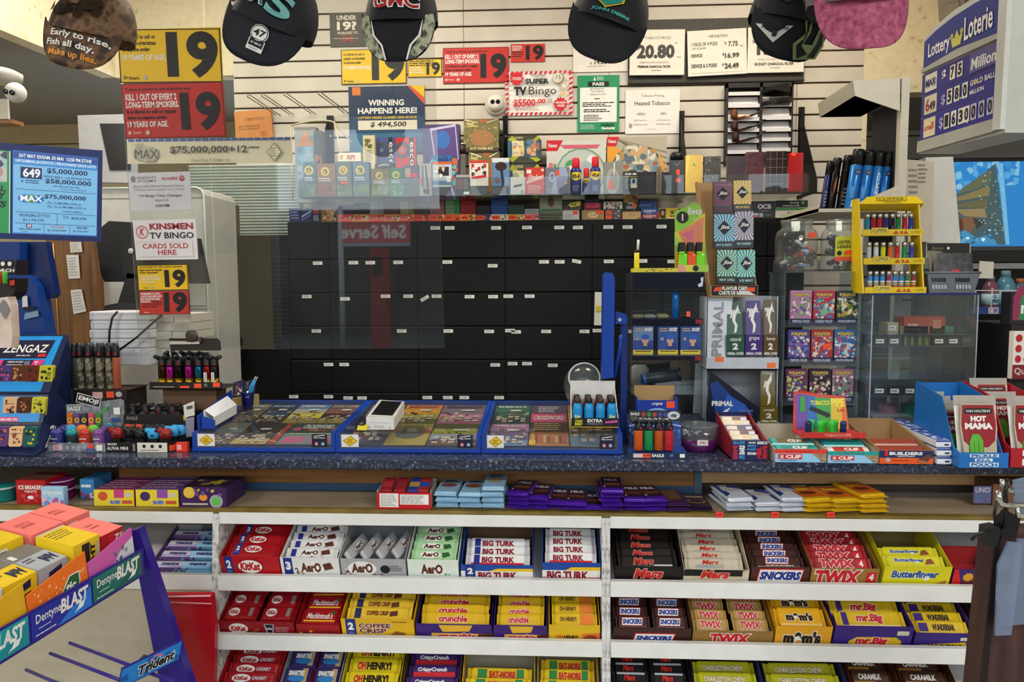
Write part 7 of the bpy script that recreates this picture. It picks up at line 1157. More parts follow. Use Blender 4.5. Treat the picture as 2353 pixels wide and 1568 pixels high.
m.art(F,[('r',0,.74,1,1,C('#15161c')),('s',66,30,0,.25,1,.72,.05,[C('#2f5fc0'),C('#4a86e0'),C('#16255c')]),('p',[(0,.6),(.2,.66),(.4,.58),(.7,.68),(1,.6),(1,.63),(.7,.71),(.4,.61),(.2,.69),(0,.63)],C('#9ac0f0')),('e',.86,.88,.12,.1,C('#c9cdd0')),('p',[(.78,.86),(.9,.82),(.93,.9),(.84,.92)],C('#4a5a5a')),('t','EAGLE',.03,.88,.2,.95,WH,.03),('t','Mini-Angle Torch',.2,.755,.76,.82,WH,.03),('l',.03,.77,.18,.85,2,C('#8a8a8a'))]+[('e',.28+.105*i,.9,.045,.06,C(('#9a2c28','#2a7a4a','#9a3a2c','#3a3a8a','#3a3f8a')[i]))for i in range(5)]);m.build('back_card',t)
xa,xb,_,zc_=rect(1440,1584,1040,1056,2.125);m=M();m.slab([V((xa,2.12,CZ)),V((xb,2.12,CZ)),V((x1+.004,2.21,CZ+.016)),V((x0-.004,2.21,CZ+.016))],.002,ELB);m.slab([V((xa,2.118,CZ)),V((xb,2.118,CZ)),V((xb,2.119,zc_)),V((xa,2.119,zc_))],.002,C('#16284c',.35));m.art((V((xa,2.1175,CZ)),V((xb-xa,0,0)),V((0,.001,zc_-CZ))),[('t','EAGLE',.4,.25,.59,.8,WH,.04),('r',.1,.15,.25,.85,C('#d8c4c0')),('r',.25,.15,.38,.9,ORS),('t','6.99',.27,.35,.37,.75,K,.02),('r',.68,.35,.74,.75,C('#4a6ab0')),('r',.84,.2,.92,.85,WH)]);m.build('base',t)
for i,(px,h,w)in enumerate(((1467,'#c8561c','orange'),(1490,'#1a8a50','green'),(1513,'#b8521c','amber'),(1536,'#c0282c','red'))):
 x=xat(px,2.17,1020);torch('torch_lighter',(x,2.17,CZ+.0128),.092,.0135,C(h,.2),CHAR,'%s mini torch lighter on the blue lightning stand'%w,'mini torch lighters',-.7)
p=PZ(1621,1030,CT_Z);c=V((xat(1606,2.25,1000),2.25,CZ));t=empty('candy_tub',c,'round clear tub with purple base and handwritten price, by the sesame bars','tub')
m=M();m.lathe(c,[(.05,0),(.053,.004),(.0545,.035)],C('#4a1450',.3),28);m.build('purple_liner',t)
m=M();m.lathe(c+V((0,0,.0355)),[(.0545,0),(.0555,.034),(.0575,.036),(.0575,.041),(.054,.041)],acrylic('#eef0f2',.12,.9,'#c9ccd0'),28);m.build('clear_wall',t)
m=M();r3=random.Random(3)
for k in range(34):
 a=r3.uniform(0,6.28);d=r3.uniform(.0,.044);b=c+V((d*math.cos(a),d*math.sin(a),.037+r3.uniform(0,.016)));e=V((r3.uniform(-1,1),r3.uniform(-1,1),r3.uniform(-.3,.6)))*.009;m.add([b-e,b+V((e.y,-e.x,.004)),b+e,b+V((-e.y,e.x,.002))],[(0,1,2,3)],foil(r3.choice(['#9a9a9c','#3a3438','#d0d0d2']),.15))
m.build('wrapped_sweets',t)
m=M();m.box(c.x-.016,c.x+.016,c.y-.0575,c.y-.0555,CZ+.022,CZ+.038,C('#dcd4d6'));m.art(m.front(c.x-.016,c.x+.016,c.y-.0575,CZ+.022,CZ+.038),[('t','.99c',.15,.25,.85,.75,X_RED,.02)]);m.build('price_label',t)
Ys=2.105;x0,x1,_,zb=rect(1672,1764,1013,1068,Ys);t=empty('sesame_bar_box',((x0+x1)/2,Ys,CZ),'navy and red printed box of thin sesame bars on the counter','box');SB=C('#1c2252',.4)
m=M();xx=x0+.012;m.box(xx,x1,Ys,Ys+.003,CZ,zb,SB);m.box(xx,x1,Ys+.21,Ys+.213,CZ,zb+.045,SB);m.box(xx,x1,Ys+.003,Ys+.21,CZ,CZ+.004,SB)
for x in(xx,x1-.003):m.slab([V((x,Ys+.003,CZ)),V((x,Ys+.21,CZ)),V((x,Ys+.21,zb+.045)),V((x,Ys+.1,zb+.02)),V((x,Ys+.003,zb))],-.003,C('#8a1c2c',.4))
m.art(m.front(xx,x1,Ys,CZ,zb),[('t','THIN & CRISPY',.02,.8,.36,.97,C('#4a9ad8'),.03),('t','SESAME',.03,.04,.16,.76,X_RED,.05,0,1),('t','BARS',.2,.3,.36,.76,WH,.05,0,1),('t','MINCES',.2,.05,.36,.26,C('#4a9ad8'),.04),('t','WITH',.42,.66,.66,.8,C('#4a9ad8'),.04),('t','HONEY',.42,.5,.68,.62,C('#4a9ad8'),.04),('t','VEGETARIAN',.42,.28,.68,.42,WH,.04),('t','BARRES DE',.7,.82,.98,.97,WH,.04),('t','MIEL',.7,.1,.82,.7,X_RED,.05,0,1),('t','SESAME',.85,.08,.98,.76,X_RED,.05,0,1),('t','SESAME',.45,.86,.65,.95,WH,.03)]);m.build('box',t)
for k in range(6):
 m=M();y=Ys+.02+.032*k;m.xf=Matrix.Translation((0,y,CZ+.03+.008*k))@Matrix.Rotation(R_(35),4,'X');m.box(xx+.006,x1-.008,0,.03,0,.007,C(('#2a2a5c','#c9b48a','#5a2438')[k%3],.35),.002);m.art((V((xx+.006,0,.007)),V((x1-xx-.014,0,0)),V((0,.03,0))),[('r',.1,.2,.45,.8,C('#d9d0c0')),('r',.75,.3,.95,.7,C('#c9ccd8'))]);m.build('sesame_bar',t)
def snack(px0,px1,py0,py1,Y,dep,col,incol,art,name,label,back=.05,bars=(),px_back=0,cat='box'):
 x0,x1,_,zb=rect(px0,px1,py0,py1,Y);m=M();dx=px_back;I=C(incol,.6);o=C(col,.4)
 m.box(x0,x1,Y,Y+.002,CZ,zb,o);m.art(m.front(x0,x1,Y,CZ,zb),art)
 for x,s in((x0,1),(x1,-1)):m.slab([V((x,Y+.002,CZ)),V((x+dx,Y+dep,CZ)),V((x+dx,Y+dep,zb+back)),V((x,Y+.002,zb))],.002*-s,I)
 m.slab([V((x0+dx,Y+dep,CZ)),V((x1+dx,Y+dep,CZ)),V((x1+dx,Y+dep,zb+back)),V((x0+dx,Y+dep,zb+back))],.002,I);m.slab([V((x0,Y+.002,CZ)),V((x1,Y+.002,CZ)),V((x1+dx,Y+dep,CZ)),V((x0+dx,Y+dep,CZ))],.001,I)
 t=empty(name,((x0+x1)/2,Y,CZ),label,cat);m.build('box',t)
 for k,(h1,h2)in enumerate(bars):
  b=M();y=Y+.015+.035*k;b.xf=Matrix.Translation(((x0+x1)/2+dx*(y-Y)/dep,y,CZ+(zb-CZ)*.8+.012*k))@Matrix.Rotation(R_(20),4,'X');L=(x1-x0)*.43;b.box(-L,L,0,.034,-.012,0,foil(h1),.004);b.art((V((-L,0,0)),V((2*L,0,0)),V((0,.034,0))),[('r',.15,.15,.85,.85,C(h2,.35)),('t','CLIF',.4,.3,.75,.7,WH,.04)]if h2 else[])
  tag(b.build('snack_bar'),'%s snack bar, %s in the %s'%({'#2a9a94':'teal wrapped','#d9d2cc':'silver and red wrapped','#8a3a24':'brown wrapped'}[h1],NTH[k],label.split(' open')[0]+' open carton'),'snack bar','loose snack bars')
def clif(tc):return[('r',0,0,1,.68,C('#8fc4e4')),('r',0,.68,1,1,C(tc)),('l',.2,.78,.8,.88,1,C('#7a2018')),('p',[(.72,.68),(1,.68),(1,0),(.9,.1)],C('#a08468')),('s',21,10,.85,.1,1,.66,.08,[C('#7a604a'),C('#b89a7a')]),('r',.06,.25,.52,.64,X_RED),('t','CLIF',.2,.31,.5,.58,WH,.05),('t','BAR',.09,.31,.16,.58,WH,.03,0,1),('l',.1,.1,.5,.2,2,C('#3a5a7a'))]
snack(1781,1899,1033,1079,2.085,.2,'#d04a38','#b8ad98',clif('#d83a2c'),'snack_bar_carton','pale blue and red open snack bar carton next to the sesame bars',.035,[('#2a9a94','#2a8a84'),('#2a9a94','#6a5a3a')],-.02)
snack(1902,2018,1038,1083,2.08,.2,'#2a9a94','#9a9080',clif('#1f9a94'),'snack_bar_carton','pale blue and teal open snack bar carton under the tobacco pipe stand',.035,[('#d9d2cc','#b8342c'),('#2a9a94',None)],-.02)
snack(2021,2144,1034,1083,2.075,.21,'#1d2f5c','#9c7a50',[('r',0,0,1,.42,C('#e0561c')),('r',0,.95,1,1,C('#e0561c')),('t','BUILDERS',.18,.62,.8,.85,WH,.05),('t','PROTEIN',.33,.5,.65,.58,WH,.04),('r',.09,.55,.15,.95,X_RED),('c',.15,.3,.15,WH),('c',.15,.3,.12,C('#1d2f5c')),('t','20',.12,.23,.18,.37,WH,.03),('l',.25,.2,.65,.3,1,C('#8a2c10')),('p',[(.7,.3),(.9,.72),(.97,.55),(.88,.12)],C('#6a3a2a')),('p',[(.72,.15),(.7,.3),(.88,.2),(.87,.05)],C('#a8704a'))],'snack_bar_carton','orange and navy open protein bar carton next to the white and blue packs',.05,[('#8a3a24',None),('#8a3a24',None)],-.02)
Yp=2.16;pz=zat(1900,1038,2.08)+.030;x0,x1=xat(1838,Yp,990),xat(1972,Yp,990);t=empty('pipe_stand',((x0+x1)/2,Yp,pz),'rainbow card stand of small green glass look pipes on the snack cartons','display')
m=M();m.slab([V((x0,Yp+.06,pz)),V((x1,Yp+.06,pz)),V((x1-.005,Yp+.09,pz+.10)),V((x0+.10,Yp+.09,pz+.105)),V((x0+.03,Yp+.09,pz+.118)),V((x0+.01,Yp+.09,pz+.112))],.004,C('#c0342c',.4));F=(V((x0,Yp+.059,pz)),V((x1-x0,0,0)),V((0,.03,.11)))
m.art(F,[('p',[(.06,.05),(.35,.05),(.32,.95),(.12,.98),(.08,.9)],C('#6a4aa0')),('p',[(.25,.05),(.5,.05),(.45,.9),(.3,.93)],C('#2f6ab8')),('p',[(.45,.05),(.75,.05),(.75,.86),(.42,.88)],C('#3fa04a')),('p',[(.68,.05),(.97,.05),(.96,.86),(.7,.86)],C('#d8b83a')),('p',[(.86,.05),(.97,.05),(.96,.86),(.9,.8)],C('#d8762c')),('t','TOBACCO',.34,.68,.68,.8,C('#e8d84a'),.03),('t','PIPE',.7,.64,.94,.86,C('#e8d84a'),.05),('p',[(.14,.5),(.24,.5),(.24,.9),(.16,.92)],C('#2f9a3a')),('p',[(.3,.56),(.62,.36),(.66,.46),(.34,.66)],C('#15181a')),('c',.62,.42,.07,C('#15181a')),('t','3.99',.8,.5,.92,.58,X_RED,.03)]);m.build('back_card',t)
m=M();m.box(x0-.004,x1+.008,Yp-.03,Yp+.06,pz-.002,pz+.004,C('#b8302a',.4));m.box(x0-.004,x1+.008,Yp-.033,Yp-.03,pz-.002,pz+.014,C('#c0342c',.4));m.art((V((x0,Yp-.0335,pz)),V((x1-x0,0,0)),V((0,0,.013))),[('t','TOBACCO PIPE',.35,.2,.8,.8,C('#e0a09a'),.02)]);m.build('tray',t)
GG=C('#35b83a',.12,0,.3,60);
for k in range(7):
 x=x0+.022+.0165*k;y=Yp-.005+.02*(k%2);m=M();m.lathe((x,y,pz+.0045),[(.0085,0),(.0095,.006),(.0085,.02),(.0095,.03),(.007,.038)],GG if k not in(0,6)else C('#1c2a5c',.15),12);thing(m,'glass_pipe','%s small pipe on the rainbow stand, %s along its tray'%('dark blue' if k in(0,6)else 'bright green',NTH[k]),'pipe','small pipes on the rainbow stand')
for i,(px0,px1,py0,py1,Y,w)in enumerate(((2152,2186,1061,1080,2.07,'lowest'),(2152,2186,1043,1060,2.07,'second from the bottom'),(2151,2185,1020,1042,2.075,'third from the bottom'),(2092,2128,984,1001,2.232,'at the front of the rear pile'))):
 x0,x1,za,zb=rect(px0,px1,py0,py1,Y);za=[CZ,CZ+.0235,CZ+.046,CZ+.0][i];h=.0215 if i<3 else zb-za;m=M();m.box(x0,x1,Y,Y+.15,za,za+h,C('#dfe2e8',.4),.003);m.art((V((x0,Y+.004,za+h)),V((x1-x0,0,0)),V((0,.142,0))),[('r',0,0,1,1,C('#3a4f96',.4)),('s',i,24,.05,.05,.95,.95,.05,[C('#c9d0e8'),C('#5a70b4')])]);m.art(m.front(x0,x1,Y,za,za+h),[('r',0,.75,1,1,C('#3a4f96')),('r',.55,.3,.85,.5,K)]);thing(m,'tissue_pack','white and blue patterned pack by the pickle display, %s'%w,'pack','white and blue packs')
def pickle_box(px0,px1,pyt,pyb,Y,col,n,label,txt=True):
 x0,x1,_,zb=rect(px0,px1,pyt,pyb,Y);t=empty('pickle_display',((x0+x1)/2,Y,CZ),label,'display box');o=C(col,.4);h=zb-CZ
 m=M();m.box(x0,x1,Y,Y+.003,CZ,zb,o);m.box(x0,x1,Y+.25,Y+.253,CZ,CZ+.2,o);m.slab([V((x0,Y+.003,CZ)),V((x0,Y+.25,CZ)),V((x0,Y+.25,CZ+.205)),V((x0,Y+.1,CZ+.18)),V((x0,Y+.03,zb+.01)),V((x0,Y+.003,zb))],-.003,o)
 m.slab([V((x1,Y+.003,CZ)),V((x1,Y+.25,CZ)),V((x1,Y+.25,CZ+.205)),V((x1,Y+.12,CZ+.18)),V((x1,Y+.03,zb))],.003,o);m.art(m.front(x0,x1,Y,CZ,zb),[('r',.22,.70,.8,.92,WH),('r',.32,.44,.68,.62,WH),('r',.22,.08,.8,.36,WH),('t','PICKLE',.25,.72,.77,.9,o,.05),('t','IN-A',.36,.46,.64,.6,o,.05),('t','POUCH',.25,.1,.77,.34,o,.05)]if txt else[('t','PICKLE',.25,.6,.95,.9,WH,.05),('t','POUCH',.25,.1,.95,.45,WH,.05)]);m.build('box',t)
 return x0,x1,zb
def pouch(x0,x1,z0,z1,Y,label,txt='HOT MAMA',lean=.03):
 m=M();w=x1-x0;hh=z1-z0;n=6;P=[];Fs=[]
 for s in(0,1):
  for j in range(n+1):
   v=j/n;b=.011*math.sin(math.pi*min(1,v*1.25))*(1 if v<.8 else.3);tp=.015*(abs(v-.85)<.16)
   for i in range(5):u=i/4-.5;P.append((x0+w*(.5+u*(1-.10*(1-v))),Y+lean*v+(-b if s==0 else b)*(1-(2*u)**2),z0+hh*v))
 N=5*(n+1)
 for j in range(n):
  for i in range(4):q=(j*5+i,j*5+i+1,(j+1)*5+i+1,(j+1)*5+i);Fs.append(q);Fs.append(tuple(N+k for k in reversed(q)))
 m.add(P,Fs,C('#dfd9ce',.25),True);F=(V((x0,Y-.0135,z0)),V((w,0,0)),V((0,lean,hh)));RD=C('#8f1c26',.3)
 m.art(F,[('p',[(.14,.08),(.86,.08),(.93,.5),(.88,.88),(.12,.88),(.07,.5)],C('#b9aa90',.3)),('p',[(.14,.3),(.3,.2),(.7,.2),(.86,.3),(.9,.55),(.86,.86),(.14,.86),(.1,.55)],RD),('p',[(.2,.72),(.8,.72),(.84,.77),(.78,.81),(.22,.81),(.16,.77)],K),('t',"VAN HOLTEN'S",.22,.745,.78,.785,WH,.02),('t',txt.split(' ')[0],.32,.6,.68,.69,WH,.06),('t',txt.split(' ')[1],.18,.48,.82,.58,WH,.06),('e',.42,.18,.17,.24,C('#2f7a1c')),('p',[(.3,.0),(.55,.0),(.58,.3),(.5,.4),(.34,.4),(.27,.28)],C('#58a82c')),('r',.36,.05,.38,.3,C('#3a8a20')),('r',.46,.05,.48,.3,C('#3a8a20'))]);thing(m,'pickle_pouch',label,'pouch','pickle pouches')
x0,x1,zb=pickle_box(2203,2317,1041,1090,2.035,'#1c6ab4',3,'blue display box of pickle pouches at the counter end')
pouch(x0+.003,x0+.118,CZ+.02,zat(2250,912,2.06),2.055,'white topped pickle pouch standing foremost in the blue box')
pouch(x0+.062,x1-.004,CZ+.02,zat(2290,940,2.11),2.10,'pickle pouch tucked behind the foremost one in the blue box','HOT PICKLE')
for k in range(4):pouch(x0+.006+.002*k,x0+.075,CZ+.02,zat(2210,926-6*k,2.2),2.14+.036*k,'pickle pouch edge in the blue box, %s behind the foremost'%NTH[k],'HOT MAMA',.02)
x0,x1,zb=pickle_box(2322,2430,1031,1083,2.045,'#a81c28',2,'red display box of pickle pouches cut by the frame edge',False)
pouch(x0+.012,x0+.118,CZ+.02,zat(2350,912,2.08),2.067,'pickle pouch at the frame edge in the red box')
pouch(x0+.004,x0+.10,CZ+.06,zat(2310,900,2.2),2.17,'white pickle pouch second in the red box','HOT MAMA');pouch(x0+.006,x0+.115,CZ+.09,zat(2300,868,2.28),2.24,'tallest white pickle pouch at the back of the red box','HOT MAMA')
# ================================================================ STACKED DISPLAYS AND CASES, COOLER SIDE
SV=C('#c3c8d0',.35);BKX=C('#121316',.4)
SWL=[('p',[(.45,.05),(.62,.1),(.7,.3),(.55,.45),(.6,.6),(.8,.75),(.75,.95),(.62,.8),(.4,.68),(.35,.45),(.52,.28)],WH),('p',[(.2,.5),(.35,.55),(.4,.75),(.3,.7)],WH)]
def primal(Y,y0,y1,packs,label,low):
 x0,x1,za,zb=rect(1624,1791,y0,y1,Y);t=empty('cone_display',((x0+x1)/2,Y,za),label,'display');X=lambda px:xat(px,Y,(y0+y1)/2);Z=lambda py:zat(1710,py,Y)
 m=M();m.box(x0,x1,Y+.12,Y+.123,za,zb,SV if not low else C('#9a9a9e'));m.box(x0,x0+.003,Y+.02,Y+.12,za,zb,SV);m.box(x1-.003,x1,Y+.02,Y+.12,za,zb,SV);m.box(x0,x1,Y,Y+.12,za,za+.003,SV)
 if not low:
  m.box(x0,x1,Y,Y+.003,za,Z(822),SV);m.slab([V((X(1626),Y+.003,za)),V((X(1668),Y+.003,za)),V((X(1688),Y+.03,zb)),V((X(1630),Y+.03,zb))],.003,C('#d6dae2',.35));m.art((V((X(1634),Y+.0025,Z(818))),V((X(1662)-X(1634),0,0)),V((.01,.024,Z(695)-Z(818)))),[('t','PRIMAL',.1,0,.9,1,C('#8d929a'),.02,0,1)])
  for px in(1654,1774):m.art(m.front(X(px-10),X(px+10),Y-.0003,Z(846 if px>1700 else 832),Z(834 if px>1700 else 820)),[('r',0,0,1,1,C('#f07a3c'))],2)
 else:
  q=[V((X(1624),Y,za)),V((X(1742),Y,za)),V((X(1742),Y,Z(936))),V((X(1630),Y,Z(852)))];m.slab(q,.003,C('#12182c',.35));m.art(m.front(X(1624),X(1742),Y,za,Z(852)),[('p',[(.06,.75),(.2,.8),(.5,.5),(.55,.1),(.2,.05)],C('#1d3f86',.35)),('p',[(.3,.2),(.9,.15),(.75,.35),(.4,.55)],C('#2a5ab0',.35)),('t','PRIMAL',.1,.32,.52,.42,WH,.05),('p',[(.3,.02),(.42,.02),(.47,.12),(.4,.2),(.47,.3),(.36,.24),(.24,.16)],WH),('t','blueberry blend',.62,.2,.9,.26,C('#6a86c0'),.02),('t','2',.7,.02,.8,.12,WH,.05)])
 m.build('display_box',t)
 for k,(pa,pb,yt,ym,yb,h,w,tx)in enumerate(packs):
  m=M();m.box(X(pa),X(pb),Y-.001,Y+.03,Z(yb),Z(ym),C(h,.35));m.art(m.front(X(pa),X(pb),Y-.001,Z(yb),Z(ym)),[('t','2',.33,.3,.65,.62,WH,.05),('t',tx,.2,.72,.8,.92,WH,.01),('t','HERBAL CONES',.05,.05,.95,.18,WH,.03)]);m.build('pocket',t)
  for j in range(2):
   m=M();o=.010*j;m.slab([V((X(pa)+.004+o,Y+.012+.02*j,Z(ym)+.001)),V((X(pb)-.004,Y+.012+.02*j,Z(ym)+.001)),V((X(pb)-.002,Y+.03+.02*j,Z(yt)-.004*j)),V((X(pa)+.006+o,Y+.03+.02*j,Z(yt)-.002*j))],.004,C(h,.2));m.art((V((X(pa)+.004+o,Y+.0117+.02*j,Z(ym))),V((X(pb)-X(pa)-.008-o,0,0)),V((0,.018,Z(yt)-Z(ym)))),SWL+[('t','PRIMAL',.12,.66 if not low else.9,.92,.78 if not low else.99,WH,.04)])
   thing(m,'cone_pack','%s cone pouch, %s in its pocket of the %s display'%(w,['front','rear'][j],'lower' if low else 'silver'),'pouch','cone pouches')
Yq=2.47
m=M();x0,x1,_,zz0=rect(1624,1791,972,990,Yq);m.box(x0,x1,Yq,Yq+.13,CZ,zat(1710,972,Yq)-.0005,C('#4a4640',.5));thing(m,'riser_box','dark grey riser box under the blue and black cone display','box')
primal(Yq,851,972,[(1748,1788,855,936,972,'#6a5a1c','gold','pineapple')],'blue and black cone display with a diagonal front',True)
primal(Yq,682,850,[(1670,1711,696,771,818,'#24503f','dark green','natural'),(1713,1753,692,771,818,'#3f2a74','violet','grape'),(1755,1788,690,771,818,'#5a4420','brown','hemp')],'silver cone display with three coloured pockets',False)
Yi=2.47;zb_=zat(1690,680,Yi);x0,x1=xat(1632,Yi,668),xat(1742,Yi,668);CBD=C('#a9865a',.6);t=empty('flavour_card_box',((x0+x1)/2,Yi,zb_),'tall tilted cardboard box of flavour card packs on the silver display','box')
zt_i=zat(1670,415,Yi+.08);sl=-.03;dpt=.08
B4=lambda x,y,z:V((x+sl*(z-zb_)/(zt_i-zb_),Yi+y+dpt*(z-zb_)/(zt_i-zb_),z))
m=M();m.slab([B4(x0,.05,zb_),B4(x1,.05,zb_),B4(x1,.05,zt_i),B4(x0,.05,zt_i)],.003,CBD)
for x,s in((x0,1),(x1,-1)):m.slab([B4(x,0,zb_),B4(x,.05,zb_),B4(x,.05,zt_i),B4(x,.012,zt_i)],-.003*s,CBD)
m.slab([B4(x0,0,zb_),B4(x1,0,zb_),B4(x1,.05,zb_),B4(x0,.05,zb_)],.003,CBD);zl=zat(1690,656,Yi);m.slab([V((x0,Yi,zb_)),V((x1,Yi,zb_)),V((x1,Yi,zl)),V((x0,Yi,zl))],.003,CBD)
m.art(m.front(x0,x1,Yi,zb_,zl),[('r',.03,.03,.99,.97,K),('t','FLAVOUR CARD',.25,.52,.78,.9,WH,.05),('t','CARTE DE SAVEUR',.18,.1,.82,.46,WH,.05),('p',[(.06,.4),(.24,.5),(.24,.88),(.1,.8)],ORS),('r',.78,.4,.93,.8,ORS),('p',[(.58,.1),(.95,.05),(.8,.45),(.62,.5)],C('#d8d6d0'))]);m.build('carton',t)
for i,(pa,pb,ya,yb,h,h2,nm,w)in enumerate(((1640,1683,418,490,'#5c1c3c','#7a3a5a','CHERRY DROP','dark cherry'),(1686,1727,416,484,'#b98a1c','#e8cf70','MELLOW PEACH','gold rayed'),(1641,1689,494,572,'#1f6aa8','#9fd4d4','MINT BLUEBERRY','blue rayed'),(1689,1732,486,570,'#a03a78','#a8d4d0','MINT RASPBERRY','pink rayed'),(1648,1694,576,652,'#1f7a60','#b4dcc8','MINT CHILL','green rayed'),(1695,1736,576,654,'#1a8a84','#a8dcd4','ICE MINT','teal rayed'))):
 for j in range(2):
  Yk=Yi+.012+(.03 if ya<450 else.018 if ya<540 else 0)+.010*j;a=rect(pa-(1 if j else 0),pb-(1 if j else 0),ya-(2 if j else 0),yb,Yk);m=M();m.slab([V((a[0],Yk,a[2])),V((a[1],Yk,a[2])),V((a[1],Yk+.008,a[3])),V((a[0],Yk+.008,a[3]))],.006,C('#15151c',.3))
  m.art((V((a[0],Yk-.0003,a[2])),V((a[1]-a[0],0,0)),V((0,.008,a[3]-a[2]))),[('r',0,.22,1,1,C(h,.25)),('y',.5,.6,.75,26,C(h2,.25))if i else('r',.05,.88,.95,.94,C(h2,.25)),('r',0,0,1,.22,C('#15151c',.3)),('p',[(.5,.4),(.84,.62),(.5,.84),(.16,.62)],C('#181a2c')),('t','Jlsa',.27,.56,.75,.7,WH,.03,.3),('t',nm,.12,.08,.88,.15,C(h2),.03)]);thing(m,'flavour_card_pack','%s flavour card pack in the tilted cardboard box, %s'%(w,['front one','behind its twin'][j]),'card pack','flavour card packs')
Yr=2.46;x0,x1,zb,zt_=rect(1800,1973,627,975,Yr);t=empty('clear_card_rack',((x0+x1)/2,Yr,CZ),'clear acrylic rack of nine trading card packs with two jars on top','display case')
m=M();m.box(x0,x0+.003,Yr,Yr+.17,CZ,zt_,CL3);m.box(x1-.003,x1,Yr,Yr+.17,CZ,zt_,CL3);m.box(x0-.005,x1+.005,Yr,Yr+.17,zt_,zt_+.004,CL3);m.box(x0+.003,x1-.003,Yr+.167,Yr+.17,CZ,zt_,CL);m.build('walls',t)
PT=[('TEMPORAL FORCES','#b07aa0','#6a5a8a','#7a9a6a'),('SCARLET VIOLET','#b03a4a','#3f7fae','#7fae8a'),('MASQUERADE','#2f3f4a','#5a7a34','#b0983a'),('TEMPORAL FORCES','#4a4a8a','#6a7ab8','#8a5a94'),('OBSIDIAN FLAMES','#a83a3a','#c9a090','#4a6aa8'),('MASQUERADE','#3f6aa0','#b0505a','#9ac4d0'),('OBSIDIAN FLAMES','#6a3a5a','#a8b44a','#4a5a8a'),('TWILIGHT','#3a2a3a','#8aa05a','#8a4a5a'),('TEMPORAL FORCES','#9a6a7a','#6a3a4a','#5a8a7a')]
for r in range(3):
 ya,yb=((668,748),(758,838),(848,928))[r];z=zat(1890,yb+2,Yr);m=M();m.box(x0+.003,x1-.003,Yr,Yr+.166,z-.003,z,CL3);m.box(x0+.003,x1-.003,Yr-.001,Yr+.002,z,z+.018,CL);m.build('shelf',t)
 for k in range(3):
  px=(1816-5*r+53*k,1865-5*r+53*k);ttl,h1,h2,h3=PT[3*r+k];Yk=Yr+.018;a=rect(px[0],px[1],ya,yb,Yk);m=M();m.box(a[0],a[1],Yk,Yk+.014,z+.0005,a[3],C(h1,.22),.003);m.art(m.front(a[0],a[1],Yk,z+.001,a[3]),[('r',0,0,1,.2,C('#26284a',.3)),('s',100+3*r+k,60,.02,.2,.98,.8,.05,[C(h1,.25),C(h2,.25),C(h3,.25),C('#d9d6d0',.25)]),('e',.5,.46,.26,.17,C(h3,.25)),('s',130+3*r+k,9,.25,.32,.75,.62,.06,[C(h2,.25),C(h1,.25),C('#d8c8a8',.25)]),('T','POKéMON',.14,.83,.86,.93,C('#e0c03a'),C('#2a3a7a'),.03),('l',.2,.79,.8,.82,1,C('#c9a8c0')),('t',ttl,.1,.08,.9,.16,C('#c9cfe4'),.03)]+([('p',[(.55,.42),(.95,.48),(.92,.62),(.55,.58)],ORS)]if(r,k)==(1,1)else[]));thing(m,'trading_card_pack','foil trading card pack, %s column of the %s row in the clear rack'%(NTH[k],['top','middle','lowest'][r]),'card pack','trading card packs')
def jar(px0,px1,label,lid,tagc):
 Yj=Yr+.10;a=rect(px0,px1,506,626,Yj);r=(a[1]-a[0])/2;c=V(((a[0]+a[1])/2,Yj,zt_+.0046));h=a[3]-c.z;t=empty('sweet_jar',c,label,'jar');m=M();m.lathe(c,[(r*.96,0),(r,.006),(r,h*.22),(r*.93,h*.24),(r*.95,h*.66),(r*.85,h*.78),(r*.68,h*.83),(r*.68,h*.88),(r*.71,h*.9),(r*.7,h),(r*.66,h),(r*.64,h*.8)],acrylic('#eef2f0',.10,.9,'#c6ccca'),26);m.build('jar_body',t)
 if tagc:m=M();m.art((V((c.x-r*.55,Yj-r*1.0,c.z+h*.2)),V((r*1.15,0,0)),V((0,0,h*.46))),[('r',0,0,1,1,C('#c9cf3a')),('r',0,0,1,.18,C('#d8583a')),('t','LIGHTER',.1,.7,.7,.84,C('#20261c'),.03),('t','LEASH',.1,.52,.7,.66,C('#20261c'),.03),('c',.2,.32,.1,K),('p',[(.42,.22),(.85,.26),(.85,.46),(.45,.42)],ORS),('p',[(.75,.55),(.88,.6),(.86,.85),(.8,.8)],C('#3a4a7a'))]);m.build('label_card',t)
 else:m=M();m.art((V((c.x+r*.2,Yj-r*.99,c.z+h*.64)),V((r*.35,0,0)),V((0,0,h*.09))),[('r',0,0,1,1,ORS)]);m.build('price_sticker',t)
 r5=random.Random(px0)
 for k in range(26):
  a,d=r5.uniform(0,6.28),r*.72*math.sqrt(r5.random());o=c+V((d*math.cos(a),d*math.sin(a),.008+h*.62*(k+.3)/26));m=M();w=r*r5.uniform(.16,.26);m.xf=Matrix.Translation(o)@Matrix.Rotation(r5.uniform(-1,1),4,'X')@Matrix.Rotation(r5.uniform(-1,1),4,'Y');m.lathe((0,0,0),[(w,0),(w,.007),(w*.7,.011)],C(r5.choice(['#1c1c22','#2a2f5a','#c9c9cc','#2a2a2a','#3f8a4a','#8a2a2a','#c05a2a','#3a2a5a','#7aa0d0']),.3),12);thing(m,'retractable_leash','small coloured leash reel piled inside the %s jar'%('labelled' if tagc else 'unlabelled'),'leash reel','leash reels in the %s jar'%('labelled' if tagc else 'unlabelled'))
jar(1779,1880,'clear plastic jar of leash reels without a label, on the card rack',0,False);jar(1885,1968,'clear plastic jar of leash reels with a yellow green label',0,True)
Yv=2.40;x0,x1,_,zt_=rect(1999,2243,677,990,Yv);t=empty('clear_case',((x0+x1)/2,Yv,CZ),'large clear acrylic case of vapour boxes carrying the yellow lighter stand','display case');m=M()
